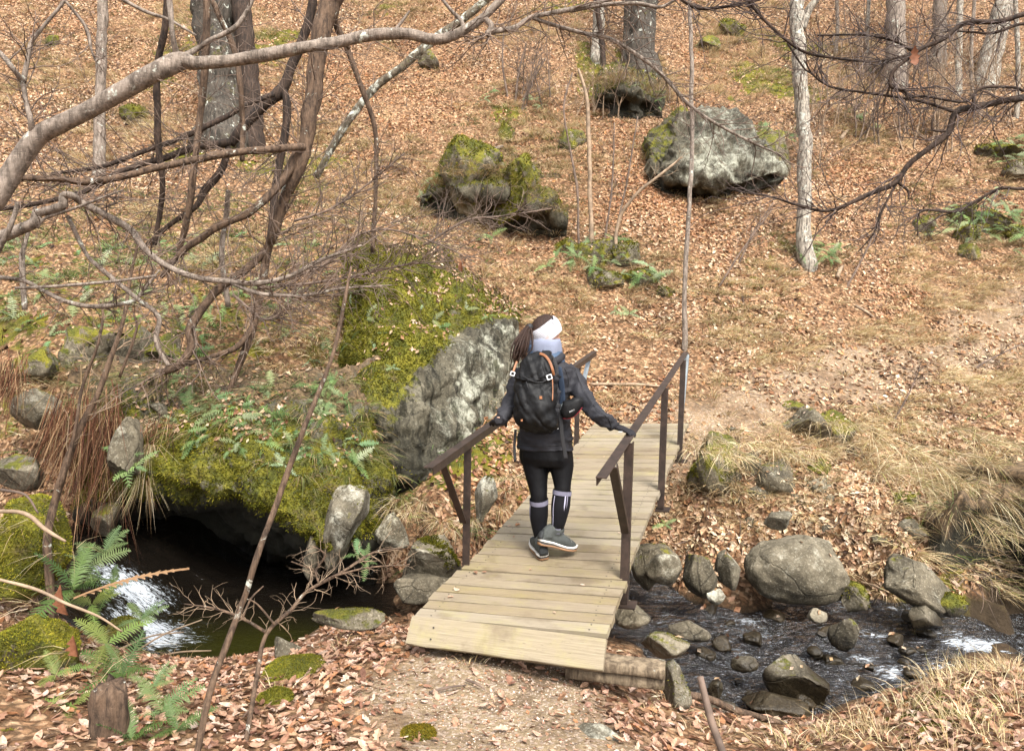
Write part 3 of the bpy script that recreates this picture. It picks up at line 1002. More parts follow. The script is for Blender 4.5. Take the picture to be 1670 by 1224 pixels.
tmp_far = [leaf_template(0, RNG) for _ in range(6)]
tmp_oak = [leaf_template(1, RNG) for _ in range(5)] + [leaf_template(2, RNG) for _ in range(5)]
zv = GV[:, 2]
dist = np.hypot(gx, gy)
dry = sst(WL + .0, WL + .10, zv) * (1 - cave)
patch = fbm(P3 * 0.8, 4, 61)
# far slope: coarse leaves, thinner on the grassy and mossy places
grassy = np.clip(sst(0.05, 0.4, fbm(P3 * 0.55, 4, 71)), 0, 1)
grass_extra = np.zeros(len(GV))
for px_, py_, d_, r_ in ((1500, 740, 8.3, 1.2), (1620, 790, 7.8, 1.0), (1250, 700, 8.3, .8), (1180, 730, 8.0, .6), (1450, 660, 9.0, .9), (1350, 600, 9.9, 1.0), (1600, 600, 10.4, 1.1), (740, 310, 13.2, 1.4),
                         (1540, 470, 12.4, 1.0), (560, 300, 13, 1.2), (1560, 860, 7.3, .8), (1480, 560, 10.8, .9), (880, 230, 15, 1.3), (650, 330, 13, 1.0)):
    c = at(px_, py_, d_)
    grass_extra = np.maximum(grass_extra, np.exp(-(np.hypot(gx - c[0], gy - c[1]) / r_) ** 2))
grassy = np.clip(np.maximum(grassy * sst(8, 9.5, gy), grass_extra), 0, 1)
thick = np.zeros(len(GV))
for px_, py_, r_, a_ in ((800, 300, 1.3, 1), (700, 330, 1.0, .8), (880, 370, .9, .9), (960, 420, .8, 1), (1030, 450, .8, .9), (1080, 475, .6, .6), (930, 235, 1.0, .8), (870, 180, 1.0, .8), (800, 165, .8, .6), (1010, 165, 1.1, 1), (1060, 150, .8, .6), (1250, 225, .9, .8), (1290, 260, .9, .7), (1170, 320, .7, .6),
                         (1595, 370, 1.1, 1), (1500, 370, .6, .7), (1650, 260, 1.2, 1), (1430, 150, 1.4, .6), (1540, 200, 1.3, .6), (1400, 210, .9, .7), (560, 330, 1.1, .7), (650, 250, 1.0, .5), (220, 190, .9, .6), (90, 90, 1.6, .7), (480, 180, 1.2, .5), (1180, 500, .6, .5), (1000, 520, .6, .5), (700, 40, 1.5, .5), (1240, 60, 1.3, .6), (1350, 420, .5, .8), (900, 480, .6, .5)):
    c = put(px_, py_, 6.0)[0]
    thick = np.maximum(thick, a_ * np.exp(-(np.hypot(gx - c[0], (gy - c[1]) * .8) / r_) ** 2))
thick = np.clip(thick * (1 + .9 * fbm(P3 * 1.3, 3, 91)), 0, 1)
wfar = dry * (1 - .82 * thick) * (1 - 0.80 * pathm) * (1 - 0.62 * grassy) * np.clip(0.6 + patch * 1.4, 0.06, 1.5) * (1 - .55 * green) * (gy > 5.6) * np.clip(13 / dist, .4, 1.4) ** 1.3 * (1 - 0.88 * left)
nfar = 150000
P_, N_ = scatter(GV, GT, nfar, wfar)
c_ = pick_cols(nfar, LEAFC, LEAFW, RNG)
hue = sst(-.25, .35, fbm(P_ * 0.42, 4, 81))[:, None]
c_ = c_ * (1 - hue * np.array([.10, .24, .34]))
pale = sst(.05, .5, fbm(P_ * 0.6 + 40, 3, 83))[:, None]
c_ = np.clip(c_ * (1 + pale * np.array([.10, .16, .20])), 0, .85)
old = (RNG.random(nfar) < sst(-.1, .5, fbm(P_ * 0.9 + 9, 4, 87)) * .55)[:, None]
c_ = np.where(old, c_ * np.array([.42, .38, .36]), c_)
left_dark = (sst(0.3, -1.4, P_[:, 0]) * sst(13.0, 10.5, P_[:, 1]))[:, None]
c_ = c_ * (1 - left_dark * np.array([.45, .5, .52]))     # darker leaves on the left bank
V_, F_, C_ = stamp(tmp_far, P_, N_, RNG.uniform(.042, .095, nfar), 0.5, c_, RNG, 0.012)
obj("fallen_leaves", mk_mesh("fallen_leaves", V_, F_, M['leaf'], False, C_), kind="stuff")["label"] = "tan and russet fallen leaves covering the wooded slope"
# near bank: larger leaves with real outlines
wnear = sst(WL + .02, WL + .14, zv) * (gy < 5.6) * (1 - 0.96 * pathm) * np.clip(0.8 + patch, 0.15, 1.4) * (dist > 1.8)
GTn = GT[(gy[GT] < 5.8).all(1) & (dist[GT] > 1.8).all(1)]
nnear = 11500
P_, N_ = scatter(GV, GTn, nnear, wnear)
c_ = pick_cols(nnear, LEAFC_NEAR, LEAFW, RNG)
sz = RNG.uniform(.034, .078, nnear)
# the largest-looking 300 are pieces of the ground on their own
vv = P_ - EYE
seen = in_view(P_, -20, -25)
app = np.where(seen, sz / (vv @ FW), 0) * (0.8 + 0.4 * RNG.random(nnear))
big = np.argsort(-app)[:300]
rest = np.setdiff1d(np.arange(nnear), big)
V_, F_, C_ = stamp(tmp_oak, P_[rest], N_[rest], sz[rest], 0.38, c_[rest], RNG, 0.014)
obj("fallen_leaves", mk_mesh("near_leaves", V_, F_, M['leaf'], False, C_), kind="stuff")["label"] = "pale pinkish brown oak leaves lying on the near bank"
leaf_meshes = []
for k, (tv, tf) in enumerate(tmp_oak):
    for col in LEAFC_NEAR[[0, 1, 2, 4, 5, 6]]:
        leaf_meshes.append(mk_mesh("leaf", tv, tf, M['leaf'], False, np.broadcast_to(col, (len(tv), 3))))
T_, B_, N2_ = frames(N_[big], 0.42, RNG)
for q, i in enumerate(big):
    o = obj("leaf", leaf_meshes[int(RNG.integers(len(leaf_meshes)))], ground)
    s = sz[i]
    p = P_[i] + N2_[q] * 0.02
    o.matrix_world = Matrix(((T_[q, 0] * s, B_[q, 0] * s, N2_[q, 0] * s, p[0]), (T_[q, 1] * s, B_[q, 1] * s, N2_[q, 1] * s, p[1]), (T_[q, 2] * s, B_[q, 2] * s, N2_[q, 2] * s, p[2]), (0, 0, 0, 1)))

# ------------------------------------------------------------------ gravel on the trodden ground
def gravel(n, w, tris, s0, s1, name, label):
    P, N = scatter(GV, tris, n, w)
    T, B, NN = frames(N, .3, RNG)
    oc = np.array([[1, 0, 0], [0, 1, 0], [-1, 0, 0], [0, -1, 0], [0, 0, .8]])
    of = np.array([[0, 1, 4], [1, 2, 4], [2, 3, 4], [3, 0, 4]])
    s = RNG.uniform(s0, s1, n) * RNG.uniform(.5, 1, n)
    q = oc[None] * s[:, None, None] * RNG.uniform(.6, 1.3, (n, 5, 1))
    v = P[:, None] + q[:, :, 0:1] * T[:, None] + q[:, :, 1:2] * B[:, None] + q[:, :, 2:3] * NN[:, None] - NN[:, None] * .002
    f = (of[None] + (np.arange(n) * 5)[:, None, None]).reshape(-1, 3)
    pal = np.array([[.27, .195, .14], [.36, .28, .215], [.47, .39, .32], [.17, .115, .08], [.58, .51, .44]])
    c = np.repeat(pick_cols(n, pal, np.array([.3, .28, .17, .15, .1]), RNG), 5, 0)
    obj(name, mk_mesh(name, v.reshape(-1, 3), f, M['gravel'], False, c), kind="stuff")["label"] = label
nearp = pathm * (gy < 5) * (dist > 1.8) * np.clip(.45 + 1.4 * fbm(P3 * 2.2, 3, 95), .03, 1) + 0.06 * (gy < 4.6) * (dist > 1.8)
gravel(13000, nearp, GTn, .0025, .009, "path_gravel", "small pale stones and grit on the trodden path before the bridge")

# crumbled leaf fragments on the path
P_, N_ = scatter(GV, GTn, 1700, pathm * (gy < 5) * (dist > 1.8))
V_, F_, C_ = stamp(tmp_far, P_, N_, RNG.uniform(.008, .035, len(P_)), .35, pick_cols(len(P_), LEAFC_NEAR, LEAFW, RNG), RNG, .004)
obj("fallen_leaves", mk_mesh("leaf_fragments", V_, F_, M['leaf'], False, C_), kind="stuff")["label"] = "crumbled bits of leaf on the trodden path"
# ------------------------------------------------------------------ grass
def blades(P, D, L, W, bend, cols, rng, seg=3):
    """grass blades from points P leaning along unit D, arching over"""
    n = len(P)
    side = np.cross(D, rng.normal(size=(n, 3)))
    side /= np.linalg.norm(side, axis=1)[:, None] + 1e-9
    out = D * np.array([1, 1, 0]) + rng.normal(0, .15, (n, 3)) * np.array([1, 1, 0])
    out /= np.linalg.norm(out, axis=1)[:, None] + 1e-9
    Vs = []
    for k in range(seg + 1):
        t = k / seg
        c = P + D * (L * t)[:, None] + out * (bend * L * t * t * .6)[:, None] - np.array([0, 0, 1]) * (bend * L * t * t * .75)[:, None]
        w = W * (1 - t) ** .7
        if k < seg:
            Vs += [c - side * w[:, None], c + side * w[:, None]]
        else:
            Vs += [c]
    m = 2 * seg + 1
    V = np.stack(Vs, 1).reshape(-1, 3)
    f = []
    for k in range(seg - 1):
        a = 2 * k
        f += [[a, a + 1, a + 3], [a, a + 3, a + 2]]
    a = 2 * (seg - 1)
    f += [[a, a + 1, a + 2]]
    F = (np.array(f)[None] + (np.arange(n) * m)[:, None, None]).reshape(-1, 3)
    C = np.repeat(cols, m, 0)
    return V, F, C

STRAW = np.array([[.54, .42, .24], [.64, .52, .32], [.43, .31, .16], [.72, .61, .42], [.32, .22, .11], [.34, .33, .12]])
STRAWW = np.array([.28, .24, .2, .1, .12, .06])
def tussocks(cent, nor, nb, L0, L1, W, spread, rng, pal=STRAW, w=STRAWW, droop=(.3, 1.1), up=0.8, flow=None):
    n = len(cent)
    tot = n * nb
    ci = np.repeat(np.arange(n), nb)
    r = rng.normal(0, 1, (tot, 3)) * np.array([1, 1, .15])
    P = cent[ci] + r * spread * .5
    D = nor[ci] * .5 + np.array([0, 0, up]) + r * .42
    if flow is not None:
        D = D + flow
    D /= np.linalg.norm(D, axis=1)[:, None]
    sc = rng.uniform(.7, 1.25, n)[ci]
    L = rng.uniform(L0, L1, tot) * sc
    base = rng.uniform(.75, 1.15, n)[ci][:, None]
    cols = np.clip(pick_cols(tot, pal, w, rng) * base, 0, 1)
    return blades(P, D, L, np.full(tot, W) * rng.uniform(.6, 1.2, tot), rng.uniform(*droop, tot), cols, rng)

def stuff_mesh(name, parts, mat, label=None, parent=None):
    mb, off = [], 0
    V = np.concatenate([p[0] for p in parts])
    F, o_ = [], 0
    for p in parts:
        F.append(p[1] + o_)
        o_ += len(p[0])
    o = obj(name, mk_mesh(name, V, np.concatenate(F), mat, False, np.concatenate([p[2] for p in parts])), parent, kind="stuff")
    if label:
        o["label"] = label
    return o

down = np.array([0, -0.35, -0.25])
wg = dry * grassy * (gy > 6.0) * (1 - pathm) ** 2
P_, N_ = scatter(GV, GT, 3000, wg * np.clip(12 / dist, .5, 1.5))
g1 = tussocks(P_, N_, 38, .08, .26, .0045, .10, RNG, flow=down)
wg2 = dry * (gy > 6.2) * (1 - pathm) * np.clip(.2 + patch, 0, 1)
P_, N_ = scatter(GV, GT, 1500, wg2)
g2 = tussocks(P_, N_, 18, .07, .20, .0045, .12, RNG, flow=down)
stuff_mesh("dry_grass", [g1, g2], M['grass'], "straw coloured tufts of dead grass on the far slope")
# green low herbs on the slope
wh = dry * (gy > 6.5) * np.clip(green * 1.2 + left, 0, 1.5) * (1 - pathm)
P_, N_ = scatter(GV, GT, 1900, wh)
HERB = np.array([[.10, .15, .05], [.16, .19, .06], [.07, .11, .04], [.20, .20, .07]])
g3 = tussocks(P_, N_, 22, .06, .18, .006, .16, RNG, HERB, np.array([.3, .3, .2, .2]), (.4, 1.2), .4)
stuff_mesh("ground_herbs", [g3], M['grass'], "low green herbs and small ferns growing through the leaves on the slope")
# grass fringes along both sides of the far path
edge = np.exp(-((seg_dist(XYg, far_path) + wob * 1.1 - .68) / .15) ** 2) * (gy > 8) * dry
P_, N_ = scatter(GV, GT, 420, edge)
stuff_mesh("dry_grass", [tussocks(P_, N_, 34, .08, .22, .003, .10, RNG, flow=down)], M['grass'], "pale grass fringes along both sides of the far path")
# bits of fallen twig all over the slope
P_, N_ = scatter(GV, GT, 1500, dry * (gy > 6.3) * (1 - pathm))
T_, B_, N2_ = frames(N_, .25, RNG)
mbt = MB()
for k in range(len(P_)):
    l = RNG.uniform(.12, .5)
    c = np.array([P_[k] + N2_[k] * .02 + T_[k] * l * s + B_[k] * l * .12 * math.sin(s * 3 + k) + N2_[k] * (.05 * s * RNG.random()) for s in (0, .35, .7, 1)])
    mbt.add(*tube(c, np.array([.006, .005, .004, .002]) * RNG.uniform(.5, 1.2), 4, False))
obj("fallen_twigs", mbt.mesh("fallen_twigs", M['twig'], True), kind="stuff")["label"] = "small dead twigs strewn over the leafy slope"
# long straw on the near bank, bottom right
cs = []
for px_, py_, z_ in ((1540, 1090, -.42), (1580, 1075, -.42), (1620, 1080, -.38), (1660, 1085, -.36), (1500, 1120, -.45), (1560, 1120, -.42), (1620, 1120, -.34), (1650, 1150, -.3), (1480, 1150, -.46), (1540, 1160, -.4), (1600, 1170, -.3),
                      (1430, 1190, -.45), (1360, 1200, -.5), (1390, 1190, -.48), (1320, 1205, -.5), (1470, 1210, -.38), (1550, 1205, -.3), (1640, 1205, -.22), (1270, 1215, -.5), (1590, 1060, -.45), (1660, 1060, -.45), (1640, 1095, -.36), (1520, 1080, -.5)):
    for _ in range(3):
        p = gz(px_ + 14 + RNG.normal(0, 16), py_ + 22 + RNG.normal(0, 12), z_)
        p[2] = ground_z(p[None, :2])[0]
        cs.append(p)
cs = np.array(cs)
up1 = np.tile([0, 0, 1.0], (len(cs), 1))
g4 = tussocks(cs, up1, 36, .05, .18, .0020, .13, RNG, droop=(.2, 1.0), up=.6)
stuff_mesh("dry_grass", [g4], M['grass'], "long pale dry grass on the near bank beside the stream")
P_, N_ = scatter(GV, GT, 1300, thick * dry)
DARKG = np.array([[.24, .17, .085], [.15, .11, .055], [.34, .26, .14], [.12, .14, .05], [.08, .095, .035], [.18, .17, .06]])
stuff_mesh("ground_herbs", [tussocks(P_, N_, 30, .06, .22, .0045, .12, RNG, DARKG, np.array([.25, .2, .2, .15, .1, .1]), (.3, 1.2), .6, flow=down)], M['grass'], "dark matted grass and herbs round the outcrops of the slope")
# few tall single stalks rising from it
st = []
for px_, py_, h_ in ((1535, 1075, .32), (1545, 1070, .26), (1560, 1070, .30), (1575, 1070, .24), (1590, 1062, .28), (1605, 1066, .22), (1630, 1065, .3), (1650, 1062, .26), (1530, 1090, .25)):
    p = gz(px_, py_, -.5)
    p[2] = ground_z(p[None, :2])[0]
    st.append((p, h_))
Pp = np.array([s[0] for s in st])
g5 = blades(Pp, np.tile([0, 0, 1.], (len(st), 1)) + RNG.normal(0, .06, (len(st), 3)), np.array([s[1] for s in st]), np.full(len(st), .0022), RNG.uniform(0, .15, len(st)), pick_cols(len(st), STRAW, STRAWW, RNG), RNG)
stuff_mesh("grass_stalks", [g5], M['grass'], "thin upright dead grass stalks in front of the riffle")
# grass edge on the path and bank by the bridge
cs = []
for px_, py_ in ((1020, 1110), (1060, 1120), (1090, 1150), (980, 1100), (1130, 1190), (450, 1130), (560, 1060), (1050, 1160), (1180, 1195), (760, 1085)):
    cs.append(put(px_, py_)[0])
cs = np.array(cs)
g6 = tussocks(cs, np.tile([0, 0, 1.0], (len(cs), 1)), 26, .05, .16, .002, .10, RNG)
stuff_mesh("dry_grass", [g6], M['grass'], "thin wisps of dead grass beside the bridge end")
# ------------------------------------------------------------------ rocks
def poly_clip(v, rng, k, lo=.42, hi=.88, hard=.96):
    for _ in range(k):
        n = rng.normal(size=3)
        n /= np.linalg.norm(n)
        o = rng.uniform(lo, hi)
        d = v @ n
        m = d > o
        v[m] -= n * ((d[m] - o) * hard)[:, None]
    return v

def rock_shape(size, seed, facets=5, rough=.22, sub=4, yaw=0.0, pitch=0.0, roll=0.0, fine=.05):
    rng = np.random.default_rng(seed)
    V, F = ico(sub)
    v = V * (1 + rough * fbm(V * 1.2 + seed * 3.1, 3, seed)[:, None])
    v = poly_clip(v, rng, facets)
    v = v + normals_of(v, F) * (fine * fbm(v * 3.2 + seed, 5, seed + 9, .6))[:, None]
    v = v / np.abs(v).max(0)
    v = v * (np.asarray(size) * .5)
    cy, sy, cp, sp, cr, sr = math.cos(yaw), math.sin(yaw), math.cos(pitch), math.sin(pitch), math.cos(roll), math.sin(roll)
    Rz = np.array([[cy, -sy, 0], [sy, cy, 0], [0, 0, 1]])
    Rx = np.array([[1, 0, 0], [0, cp, -sp], [0, sp, cp]])
    Ry = np.array([[cr, 0, sr], [0, 1, 0], [-sr, 0, cr]])
    return v @ (Rz @ Rx @ Ry).T, F

MOSSC = np.array([[.105, .10, .010], [.16, .142, .014], [.065, .07, .008], [.215, .185, .024], [.13, .135, .014]])
def moss_tufts(V, F, n, weight, size, parent, rng=RNG, pal=MOSSC):
    """short soft moss shoots standing on a rock's skin"""
    if weight.sum() <= 0:
        return
    P, N = scatter(V, F, n, weight, rng)
    D = N + rng.normal(0, .45, (n, 3)) + np.array([0, 0, .25])
    D /= np.linalg.norm(D, axis=1)[:, None]
    cl = .55 + .55 * (fbm(P * 7, 3, 5) + .5) + .5 * fbm(P * 1.7, 3, 6)
    cl = np.clip(cl, .25, 1.4)
    c = np.clip(pal[rng.integers(0, len(pal), n)] * cl[:, None] * rng.uniform(.8, 1.2, (n, 1)), 0, 1)
    b = blades(P - N * .003, D, rng.uniform(.5, 1, n) * size, np.full(n, size * .22), rng.uniform(0, .6, n), c, rng, seg=2)
    o = obj("moss", mk_mesh("moss", b[0], b[1], M['mosstuft'], False, b[2]), parent, kind="stuff")
    return o

BASES, ROCKS = [], []
def rock(px_, py_, d, w, h, label, seed, depth=.8, facets=5, moss=0.0, lichen=0.0, yaw=0., pitch=0., roll=0., name="rock", cat="rock", group=None, rough=.22, sub=4, tufts=0, tsize=.018, out=0.0):
    """rock whose middle is seen at (px_, py_), d metres away, w x h picture pixels in size"""
    if d > 7.2:
        d = put(px_, py_ + h * .30, 5.0)[1]
        k = d / FPX
        size = np.array([w * k * 1.12, (w + h) * .55 * k * depth * 1.3, h * k * 1.3])
        d += size[1] * .16 - out
        c = at(px_, py_ + h * .06, d)
        facets += 3
        rough += .14
        fine = .13
        moss += .16
        BASES.append((px_, py_ + h * .5, w, d))
    else:
        k = d / FPX
        size = np.array([w * k, (w + h) * .5 * k * depth * 1.2, h * k])
        c = at(px_, py_, d)
        facets += 4 if rough > .16 else 1
        fine = .075
    V, F = rock_shape(size, seed, facets, rough, sub, yaw, pitch, roll, fine)
    ROCKS.append((V + c, F, d))
    o = obj(name, mk_mesh(name, V, F, M['rock'], True), loc=c)
    o["moss"] = float(moss)
    o["lichen"] = float(lichen)
    tag(o, label, cat, group)
    if tufts:
        N = normals_of(V, F)
        wt = np.clip(moss + N[:, 2] * .4 + fbm((V + c) * 4, 3, seed) * .9 - .45, 0, 1)
        moss_tufts(V, F, tufts, wt, tsize, o, pal=MOSSC * (2.1 if d < 4.6 else 1.1))
    return o

# big stones of the slope
rock(1100, 240, 14.5, 72, 110, "moss covered flank stone against the left side of the huge pale boulder", 8, .8, 5, .42, .1, name="rock", tufts=900, tsize=.05)
rock(1245, 262, 14.6, 90, 90, "dark low stone sheltered at the right side of the huge pale boulder", 9, .8, 5, .3, .0)
rock(770, 290, 13.1, 92, 104, "left mossy block of the rock outcrop half way up the slope", 12, .8, 7, .42, 0, name="rock", sub=5, tufts=1800, tsize=.05, out=.75)
rock(848, 300, 13.3, 66, 104, "bright moss covered tilted block in the middle of the slope outcrop", 13, .8, 7, .6, 0, roll=.4, tufts=1500, tsize=.05, sub=5, out=.8)
rock(702, 103, 18.0, 37, 33, "small round grassy stone alone on the upper slope below the big branch", 17, .9, 3, .28, 0)
rock(828, 217, 15.4, 28, 36, "small moss topped stone just above the slope outcrop", 18, .8, 5, .5, 0, tufts=200, tsize=.05)
rock(926, 228, 15.0, 56, 36, "mossy stone half buried between the outcrop and the pale thin stem", 19, .8, 5, .4, 0, tufts=200, tsize=.05)
rock(1156, 74, 19.2, 42, 28, "small mossy stone near the top of the slope left of the birch", 23, .8, 5, .4, 0)
rock(1195, 46, 20.4, 44, 34, "grassy moss covered stone highest on the slope left of the birch", 24, .8, 4, .55, 0, tufts=200, tsize=.07)
rock(224, 190, 15.0, 52, 30, "mossy mound among leaves between the slim trunk and the oak", 25, .8, 3, .6, 0, tufts=300, tsize=.05)
rock(88, 68, 18.6, 26, 22, "tiny bright mossy stone in the upper left corner of the slope", 26, .8, 3, .6, 0)
rock(1506, 370, 13.6, 36, 40, "fern grown stone left of the larger ferny mound on the right slope", 27, .8, 4, .4, 0, tufts=200, tsize=.05)
rock(1580, 412, 12.6, 36, 26, "small mossy stone under the ferny mound on the right slope", 30, .8, 4, .45, 0)
# low mossy stones and plant mounds half buried in the slope
mrng = np.random.default_rng(12)
for x, y, w, h, lab, m in ((925, 402, 50, 30, "mossy stone at the left end of the ferny hump below the thin stems", .35), (965, 412, 62, 44, "main dark mossy stone of the ferny hump below the thin stems", .4), (1010, 418, 56, 46, "dark mossy stone right of the main one in the ferny hump", .3), (985, 452, 70, 36, "low dark stone under the main one of the ferny hump", .25),
                          (1045, 455, 60, 34, "mossy stone at the right of the ferny hump", .35), (1080, 478, 40, 22, "lowest small mossy stone right of the ferny hump", .4), (1570, 350, 50, 36, "upper left mossy stone of the ferny mound on the right slope", .5), (1610, 365, 66, 46, "main mossy stone of the ferny mound on the right slope", .5),
                          (1575, 385, 52, 30, "lower left mossy stone of the ferny mound on the right slope", .45), (1645, 378, 40, 26, "small mossy stone at the right of the ferny mound on the right slope", .5), (1640, 248, 70, 34, "mossy stone over a dark hollow near the right edge of the slope", .5), (1665, 275, 60, 30, "dark stone under the mossy one near the right edge of the slope", .1), (1605, 250, 36, 26, "small mossy stone left of the one over the dark hollow", .4)):
    rock(x, y, 12.0, w, h, lab, int(900 + x), .9, 6, m, 0.0, roll=mrng.normal(0, .3), yaw=mrng.uniform(0, 3), sub=5, tufts=500, tsize=.045, rough=.3)
# right bank between path and stream
rock(1310, 692, 8.5, 92, 56, "flat sided angular grey stone set in the edge of the far path", 31, .8, 8, -.1, .1, roll=.35)
rock(1364, 700, 8.45, 70, 50, "dark mossy stone touching the right of the angular stone by the path", 32, .8, 6, .3, 0, roll=.4, tufts=250, tsize=.03)
rock(1168, 755, 7.6, 92, 92, "grass draped mossy stone beside the far end of the bridge", 33, .8, 4, .3, 0, tufts=500, tsize=.03)
rock(1268, 778, 7.55, 66, 56, "grey brown stone with a moss spot below the angular path stone", 34, .8, 6, .06, .1)
rock(1332, 762, 7.8, 46, 28, "small dark green mossy stone right of the spotted bank stone", 35, .8, 4, .55, 0, tufts=150, tsize=.03)
rock(1332, 790, 7.6, 46, 24, "small pale flat stone under the dark mossy one on the right bank", 36, .8, 5, -.2, .2)
rock(1238, 801, 7.5, 36, 18, "small pale stone lying in leaves left of the spotted bank stone", 37, .8, 4, -.3, .3)
rock(1230, 752, 7.8, 36, 40, "small upright stone between the grassy stone and the spotted one", 38, .8, 5, .0, .1)
rock(1268, 846, 7.1, 44, 38, "grey triangular stone alone in the leaves above the round boulder", 39, .8, 7, -.05, .2)
rock(1488, 866, 6.95, 54, 46, "pale stone with a moss cap at the edge of the dark brambles", 40, .8, 6, .12, .2, tufts=100, tsize=.025)
rock(1480, 815, 7.4, 44, 24, "yellow mossy stone half buried on the bank above the capped stone", 41, .8, 4, .5, 0, tufts=150, tsize=.03)
rock(1290, 660, 9.0, 40, 18, "thin mossy stone edge showing at the side of the far path", 42, .8, 4, .3, 0)
# along the water
rock(1306, 930, 6.35, 180, 112, "big smooth rounded grey boulder at the far water edge", 50, .75, 2, -.12, .1, name="boulder", cat="boulder", rough=.14, sub=5)
rock(1392, 975, 6.1, 40, 56, "green mossy wedge between the round boulder and the sloping slab", 51, .8, 5, .4, 0, tufts=250, tsize=.025)
rock(1488, 948, 6.2, 182, 72, "long sloping grey slab with moss at its lower right end", 52, .7, 5, .02, .1, roll=.42, rough=.15, sub=5)
rock(1550, 985, 6.1, 56, 40, "bright moss lump on the low end of the sloping slab", 53, .8, 3, .6, 0, tufts=500, tsize=.022)
rock(1510, 1010, 5.95, 56, 46, "plain grey wet stone standing in the water below the sloping slab", 54, .8, 5, -.3, .1)
rock(1070, 915, 6.3, 86, 96, "dark angular stone in shade tucked behind the right edge of the bridge", 55, .8, 7, .16, .1)
rock(1085, 925, 6.05, 64, 56, "pale flat faced wedge in front of the dark angular stone", 56, .6, 8, -.3, .3, roll=.3)
rock(1140, 935, 6.2, 62, 76, "brown and moss dappled stone between the pale wedge and the round boulder", 57, .8, 6, .22, 0)
rock(1182, 925, 6.3, 50, 70, "grey stone with a mossy side touching the dappled one", 58, .8, 6, .08, .2)
rock(1168, 972, 5.95, 32, 26, "small whitish stone at the water line under the dappled one", 59, .8, 5, -.4, .5)
rock(1376, 1030, 5.5, 46, 58, "dark wet mossy stone standing in the riffle", 60, .8, 4, .14, 0, roll=.3)
rock(1332, 1003, 5.75, 34, 24, "small dark wet cobble at the foot of the round boulder", 61, .8, 3, -.3, .1)
rock(1300, 1108, 4.95, 112, 80, "flat topped greenish stone in the middle of the stream", 62, .8, 7, .14, .1, roll=.25, yaw=.4)
rock(1272, 1152, 4.72, 112, 42, "flat pale slab lying in the near edge of the stream", 63, .9, 6, -.25, .3)
rock(1126, 1028, 5.5, 72, 30, "low flat brown slab at the left of the riffle", 64, .9, 6, -.3, 0)
rock(1168, 1122, 4.9, 28, 28, "small round speckled cobble near the fallen stick", 65, .8, 3, -.4, .5)
rock(1218, 1085, 5.1, 52, 30, "dark cobble just left of the greenish stream stone", 66, .8, 4, -.3, .1)
rock(1175, 1172, 4.55, 130, 52, "mossy edge stone of the near bank under the fallen stick", 67, .8, 6, .2, .1)
rock(1100, 1118, 4.28, 52, 84, "upright whitish stone against the end of the old timber", 68, 1.0, 7, .16, .3, tufts=160, tsize=.016)
rock(1083, 1046, 4.7, 84, 52, "grey stone with moss and leaves behind the old timber", 69, .9, 6, .2, .05, tufts=200, tsize=.016)
rock(1502, 1135, 4.5, 70, 54, "grey green stone half hidden by the dry grass at the near bank", 70, .8, 5, .1, .2)
rock(1440, 1165, 4.5, 44, 38, "small dark stone at the water edge below the dry grass", 71, .8, 5, -.2, 0)
rock(1030, 1000, 5.6, 60, 40, "dark wet stone in the stream directly under the bridge edge", 72, .9, 5, -.2, 0)
def riffle_label(x, y):
    side = "nearest the bridge" if x < 1230 else "before the big round boulder" if x < 1400 else "below the sloping slab"
    row = "far row" if y < 1040 else "middle" if y < 1095 else "near edge"
    return "small dark wet stone in the %s of the riffle %s" % (row, side)
srng = np.random.default_rng(77)
for k in range(30):
    x, y = srng.uniform(1120, 1570), srng.uniform(992, 1150)
    if y > 1165 - abs(x - 1330) * .32 + 10:
        continue
    w_ = srng.uniform(14, 38)
    p_ = gz(x, y, WL + srng.uniform(-.03, .03))
    rock(x, y, float((p_ - EYE) @ FW), w_, w_ * srng.uniform(.5, .8), riffle_label(x, y), 600 + k, .9, 3, -.5, srng.uniform(-.2, .3), group="small wet stones in the riffle", sub=3)
RUB = ((1185, 790, 22, 14, "small angular stone in the leaves under the grassy bridge end stone"), (1205, 815, 16, 10, "smallest pale rubble stone on the bank right of the bridge"), (1298, 812, 24, 14, "flat pale rubble stone under the spotted bank stone"), (1352, 812, 18, 12, "little grey rubble stone right of the flat pale one"), (1300, 745, 30, 18, "half buried stone just under the angular path stone"),
       (1225, 850, 20, 14, "small brown stone left of the grey triangular stone"), (1205, 778, 26, 18, "grey half buried stone between the grassy stone and the spotted one"), (1390, 735, 30, 16, "low stone under the dark mossy path stone"), (1430, 880, 30, 20, "half buried grey stone above the sloping slab"), (1350, 860, 18, 12, "small pale stone in the leaves above the round boulder"), (1195, 700, 20, 9, "pale stone trodden into the path at the far bridge end"), (1242, 690, 16, 8, "second pale stone trodden into the far path"))
for k, (x, y, w_, h_, lab) in enumerate(RUB):
    p_, d_ = put(x, y, 4.0)
    rock(x, y, min(d_, 7.19) if d_ < 7.2 else d_, w_, h_, lab, 700 + k, .9, 6, .02, .15, sub=3, yaw=k)
